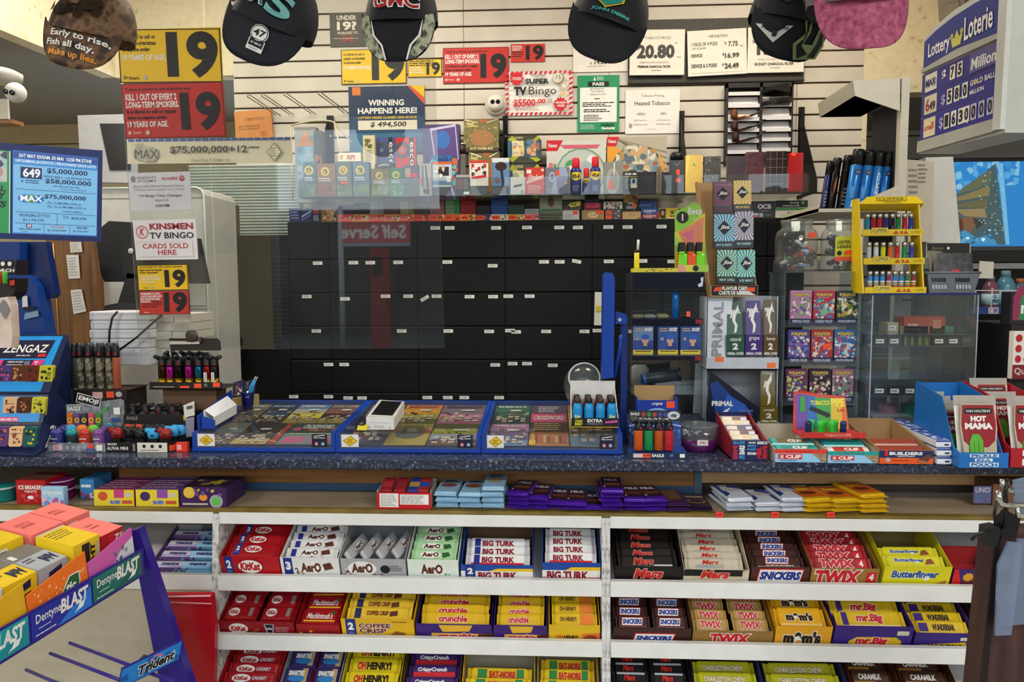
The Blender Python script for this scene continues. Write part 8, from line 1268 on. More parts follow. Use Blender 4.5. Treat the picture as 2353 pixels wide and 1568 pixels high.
for a in((x0,x0+.003,Yv,Yv+.20),(x1-.003,x1,Yv,Yv+.20),(x0+.003,x1-.003,Yv+.197,Yv+.20),(x0+.003,x1-.003,Yv,Yv+.003)):m.box(*a,CZ,zt_,CL3 if a[2]!=Yv or a[3]>Yv+.1 else CL)
m.build('walls',t);m=M();m.box(x0,x1,Yv,Yv+.20,zt_,zt_+.004,CL3);m.box(x0,x1,Yv-.002,Yv,zt_-.002,zt_+.004,C('#1f2c6a',.3));m.build('lid',t)
for x in(x0,x1-.004):m=M();m.box(x,x+.004,Yv-.0015,Yv-.0005,CZ,zt_-.002,acrylic('#e4eef6',.4,1,'#dfeaf4'));m.build('edge',t)
def shelf_boxes(py,items,Y0,dp):
 z=zat(2110,py,Yv+.01);m=M();m.box(x0+.0035,x1-.0035,Yv+.005,Yv+.19,z-.003,z,CL3);m.build('shelf',t)
 for k,(pa,pb,pt,h,art,lab)in enumerate(items):a=rect(pa,pb,pt,py,Y0);m=M();m.box(a[0],a[1],Y0,Y0+dp,z+.0004,a[3],C(h,.4));m.art(m.front(a[0],a[1],Y0,z+.001,a[3]),art);thing(m,'vapour_box',lab,'box','boxes in the clear case')
WL_=[('r',.15,.2,.75,.65,WH),('l',.2,.3,.7,.55,1,K)];GRN_=[('p',[(.1,0),(.35,0),(.3,.9),(.15,.9)],C('#6a7a2c')),('p',[(.6,0),(.85,0),(.75,.9),(.65,.9)],C('#6a7a2c'))]
shelf_boxes(795,[(2008+33*k+(4 if k>3 else 0),2039+33*k+(4 if k>3 else 0),772,('#2a2a2a','#4a4a48','#33352a','#3a3c30','#23231f','#2b2b2b','#4a4a46')[k],GRN_ if k in(2,3)else WL_ if k!=6 else[('l',.1,.4,.7,.6,1,C('#8a8a84'))],'dark vapour box, %s along the upper row of the clear case'%NTH[k])for k in range(7)],Yv+.02,.09)
shelf_boxes(910,[(2006+35*k,2039+35*k,886,('#26282a','#1f2020','#232424','#2f2f2e','#38362e','#3a382f')[k],WL_,'dark vapour box, %s along the lower row of the clear case'%NTH[k])for k in range(6)],Yv+.02,.15)
shelf_boxes(768,[(2077,2172,728,'#b0503a',[('l',.1,.3,.4,.6,1,C('#e0b0a0')),('r',.7,.2,.9,.8,C('#c9806a'))],'flat orange red box at the back of the clear case'),(2040,2064,742,'#b9a88a',WL_,'small beige box at the back of the clear case'),(2068,2132,750,'#8a7458',[('l',.1,.2,.9,.6,2,C('#5a4a34'))],'tan flat box at the back of the clear case'),(2136,2192,750,'#5a8a6a',[('r',.05,.1,.95,.2,C('#3f6a4f'))],'pale green flat box at the back of the clear case')],Yv+.12,.07)
m=M();a=rect(2020,2112,945,985,Yv+.06);m.slab([V((a[0]+.01,Yv+.06,CZ)),V((a[1]-.01,Yv+.06,CZ)),V((a[1],Yv+.055,CZ+.05)),V((a[0],Yv+.055,CZ+.05))],.12,C('#b9bec2',.4));m.art((V((a[0]+.01,Yv+.0595,CZ)),V((a[1]-a[0]-.02,0,0)),V((0,-.005,.05))),[('r',.05+.1*k,.15,.1+.1*k,.75,C('#8a9096'))for k in range(9)]);thing(m,'basket','pale grey slotted basket at the bottom of the clear case','basket')
for px,h,lab in((2095,'#2f8a74','green round tub at the bottom of the clear case'),(2040,'#b07a84','dusty pink tub at the bottom of the clear case')):m=M();m.lathe((xat(px,Yv+.16,930),Yv+.16,CZ),[(.03,0),(.033,.07),(.034,.085),(.03,.09)],C(h,.35),18);thing(m,'tub',lab,'tub')
Yc=2.405;zc0=zt_+.0045;YE=C('#dfc01c',.35);x0,x1=xat(1992,Yc,668),xat(2122,Yc,668);t=empty('lighter_stand',((x0+x1)/2,Yc,zc0),'yellow three tier lighter stand on top of the clear case','stand');zc1=zat(2050,452,Yc+.05)
for x in(x0-.008,x1+.004):
 m=M();m.slab([V((x,Yc,zc0)),V((x,Yc+.09,zc0)),V((x-.006,Yc+.09,zc1-.005)),V((x-.006,Yc+.045,zc1-.005))],.005,YE);m.build('side_rail',t)
m=M();q=[V((x0-.016,Yc+.035,zc1-.024)),V((x1+.010,Yc+.035,zc1-.024)),V((x1-.01,Yc+.045,zc1)),V((x0+.01,Yc+.045,zc1))];m.slab(q,.05,YE);m.art((q[0]-V((0,.0005,0)),q[1]-q[0],V((0,.01,zc1-q[0].z))),[('r',.27,.42,.73,.92,C('#3a3410')),('r',.28,.46,.72,.88,YE),('t','CLIPPER',.3,.52,.7,.82,C('#3a3410'),.01),('t','reusable',.36,.12,.64,.36,C('#3a3410'),0)]);m.build('header',t)
SH3=[]
for k,(py,dy)in enumerate(((668,0),(601,.016),(535,.032))):
 z=zat(2050,py+6,Yc+dy);z=zc0 if k==0 else z;SH3.append((z,dy));m=M();m.box(x0-.003,x1+.003,Yc+dy,Yc+.085,z,z+.004,YE);m.box(x0-.007,x1+.007,Yc+dy-.003,Yc+dy,z-.001*(k>0),z+.019,YE);m.art(m.front(x0-.007,x1+.007,Yc+dy-.003,z,z+.019),[('r',.14,.35,.42,1.3,C('#3a3410')),('r',.145,.38,.415,1.25,C('#e9d25a')),('t','CLIPPER',.16,.5,.4,1.1,C('#3a3410'),.01),('p',[(.5,.2),(.6,.2),(.55,.8)],C('#c0402c')),('c',.64,.45,.25,C('#b05a2c')),('p',[(.67,.2),(.75,.2),(.71,.8)],C('#c0402c')),('t','CLIPPER',.8,.3,.96,.7,C('#a8901c'),0)]);m.build('shelf',t)
cols3=[['#3a8ad0','#3f86c8','#3f8ac8','#8a3a5a','#3a7ab8','#3a80c0','#2a7a5a','#8a3a4a'],['#b9bcc0','#c9ccd0','#c9cf2c','#d8602c','#c02a34','#1f8a4a','#3a46a8'],['#2a86a8','#b0202c','#b82838','#2f3080','#1c1c2c','#1f7a3f','#b0202c','#2a3a94']]
for k in range(3):
 z,dy=SH3[k];n=len(cols3[k])
 for i,h in enumerate(cols3[k]):
  x=x0+.010+(x1-x0-.02)*(i+.3)/n;Y=Yc+dy+.018;tt=empty('pocket_lighter',(x,Y,z+.004),'%s pocket lighter, %s on the %s tier of the yellow stand'%('striped' if k==0 else 'translucent',NTH[i],['lowest','middle','top'][k]),'lighter','pocket lighters');m=M();r=.0075;m.lathe((x,Y,z+.0045),[(r*.9,0),(r,.002),(r,.05)],C(h,.2),12)
  if k==0:
   for j,hh in enumerate(('#d0582c','#e0b04a','#e6e0d0')):m.lathe((x,Y,z+.018+.008*j),[(r*1.01,0),(r*1.01,.005)],C(hh,.25),12)
  m.build('body',tt);m=M();m.lathe((x,Y,z+.0548),[(r,0),(r,.014),(r*.7,.016)],metal('#c9ccd0',.2),12);m.build('hood',tt)
Yb=2.43;GB=C('#6b7078',.5);x0,x1=xat(2136,Yb,650),xat(2240,Yb,650);zbt=zat(2180,627,Yb);t=empty('basket',((x0+x1)/2,Yb,zc0),'grey slotted plastic basket of bandana packs on the clear case','basket');m=M()
def bx(x,y,top):return V((x+(.012 if x>(x0+x1)/2 else-.012)*top,Yb+y+(-.008 if y<.05 else.008)*top,zc0+(zbt-zc0)*top))
c4=((x0,0),(x1,0),(x1,.13),(x0,.13))
for i in range(4):a,b=c4[i],c4[(i+1)%4];m.slab([bx(*a,0),bx(*b,0),bx(*b,1),bx(*a,1)],.003,GB)
m.slab([V((x0,Yb,zc0)),V((x1,Yb,zc0)),V((x1,Yb+.13,zc0)),V((x0,Yb+.13,zc0))],-.003,GB);m.art((bx(x0,0,0),V((x1-x0,0,0)),bx(x0,0,1)-bx(x0,0,0)),[('r',s0+.065*i,y,s0+.045+.065*i,y+.2,C('#2a2c30' if y>.4 else '#b9bec2'))for s0 in(.08,.6)for i in range(5)for y in(.2,.55)]);m.build('basket_body',t)
m=M();m.tube([bx(x,y,1)for x,y in c4+(c4[0],)],.004,GB,6);m.build('rim',t)
m=M();a=rect(2148,2246,581,640,Yb+.03);m.slab([V((a[0],Yb+.02,zc0+.01)),V((a[1]-.01,Yb+.02,zc0+.01)),V((a[1]-.008,Yb+.05,a[3])),V((a[0],Yb+.05,a[3]))],.012,m_speck('black_paisley',[(.4,'#17171a'),(.6,'#3a3a40')],60,.25));m.art((V((a[0],Yb+.0195,zc0+.01)),V((a[1]-a[0],0,0)),V((0,.03,a[3]-zc0-.01))),[('r',.42,.42,.6,.55,X_RED)]);thing(m,'bandana_pack','black paisley bandana pack with a red sticker in the grey basket','pack')
m=M();m.slab(P3(((2140,630),(2232,630),(2230,560),(2130,560)),Yb+.10),.003,C('#c4b8a4',.5));m.art((PY(2130,582,Yb+.0995),PY(2228,582,Yb+.0995)-PY(2130,582,Yb+.0995),PY(2130,559,Yb+.0995)-PY(2130,582,Yb+.0995)),[('r',0,0,1,1,C('#231f1c')),('t','Bandana',.12,.35,.38,.65,C('#8a8458'),0,.3),('e',.5,.5,.03,.15,WH)]);thing(m,'header_card','tall cream pack with a black header at the back of the grey basket','pack')
for k in range(3):m=M();m.slab(P3(((2138+7*k,632),(2156+7*k,632),(2152+7*k,578),(2130+7*k,576)),Yb+.045+.015*k),.004,acrylic('#e6e2d8',.45,.8,'#b9b2a2'));thing(m,'plastic_sleeve','clear plastic sleeve leaning in the grey basket, %s from the yellow stand'%NTH[k],'sleeve','clear sleeves in the basket')
# ================================================================ CANDY ON THE SHELVES UNDER THE COUNTER
def bar_mesh(name,L,Wd,T,wrap,art,ends=None):
 """wrapped bar lying along x: padded body, crimped ends"""
 m=M();st=[(-.5,.9,.12),(-.46,.9,.12),(-.44,.8,.6),(-.41,1,1),(.41,1,1),(.44,.8,.6),(.46,.9,.12),(.5,.9,.12)];P=[];Fs=[]
 pr=[(-.5,.0),(-.44,.42),(-.34,.5),(.34,.5),(.44,.42),(.5,0),(.4,-.5),(-.4,-.5)]
 for x,w,h in st:P+=[(x*L,a*Wd*w,b*T*h+T*.5)for a,b in pr]
 for i in range(7):
  for k in range(8):Fs.append((i*8+k,(i+1)*8+k,(i+1)*8+(k+1)%8,i*8+(k+1)%8))
 Fs+=[tuple(range(8)),tuple(56+k for k in range(7,-1,-1))]
 m.add(P,Fs,foil(wrap));m.art((V((-L*.41,-Wd*.36,T+.0002)),V((L*.82,0,0)),V((0,Wd*.72,0))),art)
 return m.mesh(name,V((0,0,0)))
ROWN=['top','middle','bottom']
def candy(row,px0,px1,col,inn,art,desc,cat,bart,wrap,n,cols=1,hf=.07,hb=.09,L=.92,wd=.040,th=.013,pitch=.034,ex=26,dep=.24,z0=.0,barn=None,vert=False,grp=None):
 """open carton on a slanted shelf with its bars laid in rows going back"""
 b=SHELF[row];yy=1300+145*row;hb=min(hb,.105 if row==0 else.122);dep=min(dep,.2 if row==0 else.24);pitch=min(pitch,(dep-.022-wd)/max(1,n-1));x0,x1=PY(px0,yy,b.y+.005).x+.0015,PY(px1,yy,b.y+.005).x-.0015;w=x1-x0
 X=Matrix.Translation((x0,b.y+.003,b.z+.0005))@Matrix.Rotation(TILT,4,'X');m=M();m.xf=X;o=C(col,.4);I=C(inn,.6)
 m.box(0,w,0,.0015,0,hf,o);m.box(0,w,dep,dep+.0015,0,hb,I);m.box(0,w,.0015,dep,0,.0015,I)
 for x in(0,w-.0015):m.add([(x,.0015,0),(x,dep,0),(x,dep,hb),(x,.0015,hf),(x+.0015,.0015,0),(x+.0015,dep,0),(x+.0015,dep,hb),(x+.0015,.0015,hf)],[(3,2,1,0),(4,5,6,7),(2,3,7,6)],o)
 m.art((V((0,0,0)),V((w,0,0)),V((0,0,hf))),art)
 where='%s row of the shelving'%ROWN[row]
 t=m.build('candy_carton');tag(t,'%s, %s'%(desc,where),'candy box')
 if not n:return
 me=bar_mesh(barn or 'candy_bar',(w/cols-.004)*L if not vert else.13,wd,th,wrap,bart);nm=barn or 'candy_bar'
 for c in range(cols):
  for k in range(n):
   loc=X@V((w*(c+.5)/cols+rnd.uniform(-.002,.002),.013+wd*.5+pitch*k,max(.003,hf-.016)+z0+.002*k))if not vert else X@V((w*(c+.62)/cols*.95,.06+.005*c,hf*.55+.02))
   rot=(TILT+R_(ex)+rnd.uniform(-.05,.05),0,rnd.uniform(-.025,.025))if not vert else(R_(55),R_(-8),R_(80))
   inst(me,nm,loc,rot,'%s, %s%s row, %s'%(cat,'%s stack, '%NTH[c]if cols>1 else '',NTH[k]if not vert else NTH[c],desc.split(',')[0]),cat.split(' ')[-1]if ' ' in cat else cat,grp or '%s in the %s'%(cat,desc.split(',')[0]))
def two(n='2'):return[('r',.06,0,.2,1,C('#1c2f80')),('t',n,.09,.42,.17,.82,WH,.06),('l',.08,.2,.18,.34,2,C('#8a9ac0'))]
RK='#b3141c';BR=C('#4a2416',.4);AE=C('#5a2a1a',.4)
def oval(x0,x1,tx,c1,ring,y0=.15,y1=.9):return[('e',(x0+x1)/2,(y0+y1)/2,(x1-x0)/2,(y1-y0)/2,ring),('e',(x0+x1)/2,(y0+y1)/2,(x1-x0)/2*.92,(y1-y0)/2*.86,WH),('t',tx,x0+(x1-x0)*.12,y0+(y1-y0)*.25,x1-(x1-x0)*.12,y0+(y1-y0)*.78,c1,.05,.08)]
KK=lambda a,b:oval(a,b,'KitKat',C('#b3141c'),C('#8a0f16'))
def aero(a,b,ring):return[('s',int(a*90),26,a-.05,.02,min(1,b+.12),.5,.06,[C(ring),C(ring),C('#e9e4dc')]),('e',(a+b)/2,.52,(b-a)/2,.36,WH),('t','AerO',a+.06,.3,b-.06,.78,AE,.05)]
def word(tx,a,b,c,oc=None,y0=.2,y1=.8,sh=0,w=.05):return[('T',tx,a,y0,b,y1,c,oc,w,sh)]if oc else[('t',tx,a,y0,b,y1,c,w,sh)]
def name2(tx,c1,c2,c3):return[('r',.2,0,1,1,C(c1))]+word(tx,.24,.7,C(c2),C(c3))
candy(0,513,648,RK,'#7a1016',two()+KK(.27,.72),'red wafer carton marked 2','red wafer bar',two()+KK(.28,.72),'#a8141c',4,hf=.072,wd=.052,pitch=.045,ex=14)
candy(0,649,784,'#e4e2de','#b9bcc4',[('r',.05,0,.2,1,C('#1c2f80')),('t','3',.08,.4,.17,.82,WH,.06)]+aero(.28,.75,'#6a3420')+[('p',[(.75,.4),(.9,.5),(.85,.8),(.72,.7)],AE)],'white chocolate carton marked 3','white bubbly bar',[('r',.02,.1,.14,.9,C('#1c2f80'))]+aero(.2,.72,'#6a3420')+[('p',[(.75,.3),(.95,.4),(.9,.9),(.72,.7)],AE)],'#dedad6',4)
candy(0,786,936,'#a9a8aa','#8a8a8c',aero(.1,.55,'#7a3a24')+[('c',.68,.5,.2,K),('l',.76,.4,.95,.7,3,C('#6a6a6c'))],'silver chocolate carton with upright bars','silver bubbly bar',[('r',0,0,.3,1,C('#c9c8ca'))]+aero(.3,.85,'#7a3a24'),'#b5b4b6',1,4,wd=.034,th=.012,vert=True)
candy(0,938,1056,'#dfe8dc','#b9c0c8',aero(.2,.75,'#4f9a4a')+[('r',0,0,1,.08,C('#4f9a4a'))],'white and green mint chocolate carton','green bubbly bar',aero(.12,.7,'#4f9a4a')+[('p',[(.75,.2),(.95,.4),(.9,.8),(.72,.7)],C('#2a5a2c'))],'#a4d09a',4)
BT=[('r',0,.0,1,.25,X_RED),('r',0,.62,1,1,C('#1c4aa0')),('r',0,.25,1,.62,WH),('p',[(.4,.62),(1,.62),(1,.8),(.5,.78)],OR_Y)]
candy(0,1059,1226,'#1c4aa0','#7a5f44',BT+two()+word('BIG TURK',.24,.78,C('#8a1426'),WH,.1,.58),'blue and white nougat carton marked 2','nougat bar',[('r',0,0,1,1,WH),('r',0,0,1,.2,X_RED),('r',.05,0,.16,1,C('#1c2f80'))]+word('BIG TURK',.2,.82,C('#8a1426')),'#d9d4d4',3,hf=.055,hb=.13)
candy(0,1245,1380,'#1c4aa0','#5a4636',BT+word('BIG TURK',.08,.8,C('#8a1426'),WH,.12,.58),'blue and white nougat carton beside the divider','nougat bar',[('r',0,0,1,1,WH),('r',0,0,1,.22,X_RED)]+word('BIG TURK',.08,.8,C('#8a1426')),'#dcd6d6',4,hf=.066,hb=.12)
MR=C('#c8281c')
candy(0,1412,1566,'#191414','#4a3a2c',word('Mars',.28,.72,MR,C('#d9b0a0'),.3,.85,.25,.04),'black chocolate carton with red script','black wrapped bar',word('Mars',.2,.62,MR,C('#b08a7a'),.15,.85,.25,.03)+[('r',.62,0,1,.15,C('#c9ccd0'))],'#1c1616',5,hf=.058,hb=.12,pitch=.032)
candy(0,1568,1720,'#d0c2a4','#2a2420',[('p',[(0,1),(.1,.75),(.4,.6),(1,.98)],K),('r',.0,.55,.9,.95,K)]+word('Mars',.26,.7,MR,C('#d9b0a0'),.4,.95,.25,.04),'cream and black chocolate carton','cream wrapped bar',[('r',.1,.1,.7,.5,C('#a9a498')),('l',.15,.2,.6,.4,1,C('#7a90a8'))]+word('Mars',.25,.6,MR,None,.5,.95,.25,.03),'#c9bca4',6,hf=.05,hb=.10,pitch=.028)
SN=lambda a,b,y0=.2,y1=.85:[('p',[(a-.02,y0-.06),(b-.02,y0-.06),(b+.03,y1+.06),(a+.02,y1+.06)],C('#c9202c')),('p',[(a,y0),(b-.03,y0),(b+.01,y1),(a+.03,y1)],WH),('t','SNICKERS',a+.03,y0+.1,b-.02,y1-.1,C('#1c2f86'),.06,.2)]
candy(0,1722,1857,'#4a241c','#2f1a16',SN(.12,.88),'brown nut bar carton at the middle of its row','brown nut bar',SN(.2,.75,.3,.95)+[('l',.2,.0,.95,.22,1,C('#c9b8a8'))],'#3a1c18',6,hf=.062,pitch=.029)
TWX=lambda y0=.1,y1=.9:word('TWIX',.06,.74,X_RED,WH,y0,y1,.1,.06)
candy(0,1859,2016,'#9a7434','#3a2c1c',TWX()+[('r',.82,.25,.97,.8,X_RED),('t','4',.86,.35,.93,.72,WH,.06)],'gold caramel biscuit carton marked 4','gold biscuit bar',TWX(.08,.92)+[('r',.8,.1,.98,.9,X_RED),('t','4',.85,.2,.93,.8,WH,.06)],'#a0242c',6,hf=.06,pitch=.031,ex=28)
BF=lambda a,b:word('Butterfinger',a,b,C('#1c4a9a'),WH,.35,.8,.1,.04)
candy(0,2024,2180,'#d8cf1c','#8f7f4a',BF(.12,.82)+[('p',[(.68,.02),(.95,.1),(.95,.35),(.8,.2)],C('#a8703a')),('r',0,0,.6,.06,C('#b0a41c'))],'yellow peanut bar carton with a high back','yellow peanut bar',BF(.1,.7)+[('p',[(.7,.2),(.9,.3),(.85,.8),(.75,.7)],C('#8a4a2a'))],'#d9cf2c',2,hf=.07,hb=.15)
candy(0,2183,2285,'#3a1f6a','#a82a2c',[('p',[(0,0),(.25,0),(.1,1),(0,1)],X_RED),('e',.45,.35,.22,.25,C('#6a2c2c')),('b',.35,.6,.25,9,C('#d9a02c')),('s',4,8,.6,.1,.98,.6,.15,[C('#d9c02c')]),('t','creme',.68,.35,.95,.55,C('#2a1a4a'),.03)],'purple chocolate egg carton','egg',[],'#3a1f6a',0,hf=.062,hb=.062,dep=.1)
for px,h,c2,d in((338,'#7a5a9a','#a07ac0','violet'),(402,'#7ab4d8','#b9d9ee','sky blue')):candy(0,px,px+92,h if px>400 else '#6a4a7a','#b9bcc0',[('s',px,20,0,.1,1,.9,.12,[C(c2),C('#dfe4ee')])],d+' mint roll tray',d+' mint roll',[('r',0,.1,1,.9,C('#d5d2e0' if px<400 else '#a9d0ec'))]+word('mentos',.25,.85,C('#2a3470'),None,.2,.8),h,4,hf=.02,hb=.03,wd=.028,th=.02,pitch=.045,ex=10)
KC=lambda y0,y1:[('e',.25,.5,.2,.4,WH),('t','KitKat',.1,.3,.4,.7,C(RK),.05)]+[('r',.8,.1,.95,.9,C('#8a7a78'))]
candy(1,508,680,'#8f1019','#6a0d14',[('e',.25,.5,.13,.36,WH),('t','KitKat',.15,.32,.35,.68,C(RK),.05),('p',[(.6,.85),(.74,.85),(.72,.25),(.67,.15),(.62,.25)],C('#9aa0a8')),('p',[(.62,.8),(.72,.8),(.70,.3),(.67,.2),(.64,.3)],C('#15161a')),('t','NHL',.63,.45,.71,.6,WH,.03),('l',.75,.3,.95,.7,4,C('#c98a8a')),('p',[(.4,.25),(.52,.6),(.55,.5),(.46,.2)],C('#8a4a2a'))],'dark red wafer carton with a hockey shield','flat red wafer bar',KC(0,1),'#9c121b',3,2,hf=.052,wd=.05,th=.018,pitch=.05,ex=8)
TAR=[('s',9,24,0,0,1,.55,.1,[C('#2f5a2c'),C('#8a1c1c'),C('#c9a02c'),C('#2a2a2a')])]
candy(1,683,784,'#9c1219','#6a1014',TAR+[('e',.5,.12,.3,.12,WH)],'red tartan toffee carton','red toffee bar',word('Mackintosh\'s',.08,.9,WH,None,.25,.75,.15,.02)+[('p',[(0,.0),(1,.05),(1,.15),(0,.12)],OR_Y),('r',.85,.6,.95,.9,C('#2f5a2c'))],'#a3151c',3,hf=.045,wd=.055,pitch=.052,ex=14)
CC=[('T','COFFEE',.24,.55,.68,.78,C('#6a1c14'),WH,.04),('T','CRISP',.24,.28,.62,.52,C('#6a1c14'),WH,.04),('p',[(.6,.05),(.75,.4),(.88,.3),(.86,.02)],C('#8a5a2a'))]
candy(1,787,955,'#e0b01c','#a8801c',two()+CC+[('l',.7,.85,.95,.93,1,C('#6a4a14'))],'yellow coffee wafer carton marked 2','yellow coffee wafer bar',[('r',.04,0,.16,1,C('#1c2350')),('t','COFFEE CRISP',.26,.3,.68,.75,C('#6a1c14'),.05),('p',[(.7,.2),(.85,.3),(.84,.8),(.7,.7)],C('#5a2a14'))],'#dcb42c',4,hf=.068)
def crun(px0,px1,d,n):candy(1,px0,px1,'#3a2070','#2a1a4a',[('p',[(.3,.95),(.75,.95),(.7,.55),(.35,.5)],C('#e0b02c')),('r',.2,0,1,.42,C('#e0b02c')),('p',[(.8,.05),(1,.1),(1,.45),(.82,.4)],C('#5a2a1a'))]+word('crunchie',.27,.8,X_RED,WH,.05,.45),d,'gold honeycomb bar',word('crunchie',.2,.72,X_RED,WH,.15,.8),'#dcb020',n,hf=.055,pitch=.031)
crun(957,1132,'wide purple honeycomb carton',5);crun(1134,1258,'narrow purple honeycomb carton',5)
OH=[('t','OH',.14,.15,.28,.4,C('#c8501c'),.05),('t','HENRY!',.3,.15,.58,.4,C('#4a2410'),.05),('p',[(.62,0),(1,0),(1,.55),(.66,.5)],C('#e8702c')),('e',.82,.25,.13,.2,C('#8a4420'))]
candy(1,1260,1379,'#dcb41c','#a8801c',OH,'yellow and orange peanut carton','yellow and orange bar',[('t','OH HENRY!',.1,.3,.55,.75,C('#4a2410'),.04),('r',.65,0,1,1,C('#e07a2c'))],'#dcb41c',4,hf=.06,pitch=.038)
candy(1,1408,1587,'#3c1e18','#3a2c20',SN(.26,.78,.1,.6),'brown nut bar carton with two stacks','brown nut bar',SN(.1,.85,.15,.85),'#3a1c18',3,2,hf=.056,hb=.12,pitch=.036,ex=26)
candy(1,1589,1775,'#8f6c34','#4a3826',word('TWIX',.22,.72,X_RED,WH,.1,.8,.1,.06),'gold biscuit carton with two stacks','gold foil biscuit bar',word('TWIX',.12,.85,X_RED,WH,.15,.85,.1,.05),'#b08a4a',4,2,hf=.05,pitch=.033,ex=26)
MM=lambda a,b,y0,y1:word("m&m's",a,b,C('#2a1810'),WH,y0,y1,0,.07)
candy(1,1777,1908,'#e0a01c','#a8801c',MM(.15,.82,.1,.75),'yellow orange sweets carton','yellow sweets pouch',MM(.15,.8,.2,.75),'#e0a81c',3,hf=.07,wd=.06,th=.018,pitch=.055,ex=22)
candy(1,1911,2092,'#38207a','#6a5034',[('p',[(.2,.3),(.3,.5),(.8,.5),(.88,.3),(.85,0),(.2,0)],C('#d8b41c'))]+word('mr.Big',.28,.7,X_RED,WH,.08,.5,.1,.06)+[('r',.8,.6,.95,.8,C('#d0d0b8'))],'purple and yellow big bar carton','yellow big bar',word('mr.Big',.25,.72,X_RED,WH,.1,.9,.1,.05)+[('r',0,0,.1,1,C('#38207a'))],'#d8b41c',4,hf=.075,wd=.05,pitch=.042)
candy(1,2096,2238,'#38207a','#5a442c',[('p',[(.1,.25),(.85,.45),(.9,0),(.1,0)],C('#d8b41c')),('t','WUNDERBAR',.2,.05,.8,.3,C('#2a1a14'),.05,.2),('r',.75,.55,.92,.75,C('#d0d0b8'))],'purple peanut caramel carton','yellow peanut caramel bar',[('r',0,.1,.2,.9,C('#38207a'))]+word('WUNDERBAR',.3,.8,C('#2a1a14')),'#d8b41c',5,hf=.055,pitch=.034)
candy(1,2242,2320,'#2c2320','#1c1614',[('s',3,8,.1,.1,.9,.9,.2,[C('#8a1c1c'),C('#4a4038')])],'dark carton half hidden behind the brown post','bar',[],'#2c2320',0,hf=.075)
candy(2,503,640,'#a5141c','#6a1014',KK(.1,.5),'red chunky wafer carton','red chunky bar',[('e',.3,.5,.22,.4,WH),('t','KitKat',.14,.3,.46,.7,C(RK),.05),('t','CHUNKY',.55,.35,.9,.7,C('#c9ccd0'),.04,.2)],'#a5141c',4,hf=.035,pitch=.032,ex=28)
candy(2,643,780,'#8a9aa8','#a82a2c',[],'grey tray of sweets boxes','violet sweets box',[('r',0,.55,1,1,C('#2a2a5a')),('r',.75,0,1,1,C('#b59a6a')),('e',.5,.3,.4,.2,C('#2f80c0')),('t','SMARTIES',.1,.5,.85,.85,WH,.06)],'#3a2a6a',2,2,hf=.03,wd=.06,th=.022,pitch=.06,ex=15)
candy(2,782,920,'#d0b81c','#8a7a1c',[],'yellow peanut fudge tray','yellow peanut fudge bar',[('t','OH',.1,.2,.3,.8,C('#c02a2c'),.06),('t','HENRY!',.32,.2,.9,.8,C('#2a1a10'),.06)],'#dcc41c',3,hf=.03,wd=.052,th=.02,pitch=.047,ex=20)
candy(2,923,1058,'#5a3f30','#6a4a34',[],'brown tray of crisp bars','red and violet crisp bar',[('r',0,0,1,.45,X_RED),('t','CrispyCrunch',.1,.4,.8,.9,WH,.04,.1)],'#3a2060',3,hf=.03,hb=.12,pitch=.042,ex=26)
EM_=[('r',.08,0,.26,1,C('#2a7a3a')),('t','EAT-MORE',.3,.2,.8,.85,C('#b8281c'),.07),('r',.82,0,.96,1,C('#2a7a3a'))]
candy(2,1060,1230,'#d8b41c','#b0a894',[],'wide yellow and green toffee tray','yellow and green toffee bar',EM_,'#d8b41c',2,hf=.03,hb=.14,wd=.042)
candy(2,1234,1377,'#d8b41c','#b0a894',[],'narrow yellow and green toffee tray','yellow and green toffee bar',EM_,'#d8b41c',3,hf=.03,hb=.13,wd=.042)
candy(2,1408,1592,'#1c1616','#2a2420',[],'black tray with two stacks of bars','black wrapped bar',word('Mars',.25,.65,MR,None,.2,.8,.25)+[('r',0,.8,1,1,C('#a9acb0'))],'#1c1618',4,2,hf=.03,pitch=.034,ex=24)
for a,b,d in((1596,1762,'first'),(1766,1960,'second')):candy(2,a,b,'#2a2a5a','#3a3a2a',[],d+' tray of lime yellow chews','lime yellow chew bar',word('CHARLESTON CHEW',.08,.88,C('#e9dcc0'),C('#4a2a1c'),.25,.75,0,.04),'#b8b41c',3,hf=.025,wd=.044,pitch=.038,ex=24)
for a,b,d in((1965,2082,'first'),(2086,2215,'second')):candy(2,a,b,'#4a2a18','#3a2418',[],d+' brown caramel tray','brown caramel bar',word('CARAMILK',.15,.8,C('#d8cfc4'),None,.4,.85)+[('r',0,0,.6,.3,C('#a8702c'))],'#3f2214',3,hf=.03,wd=.05,pitch=.046,ex=24)
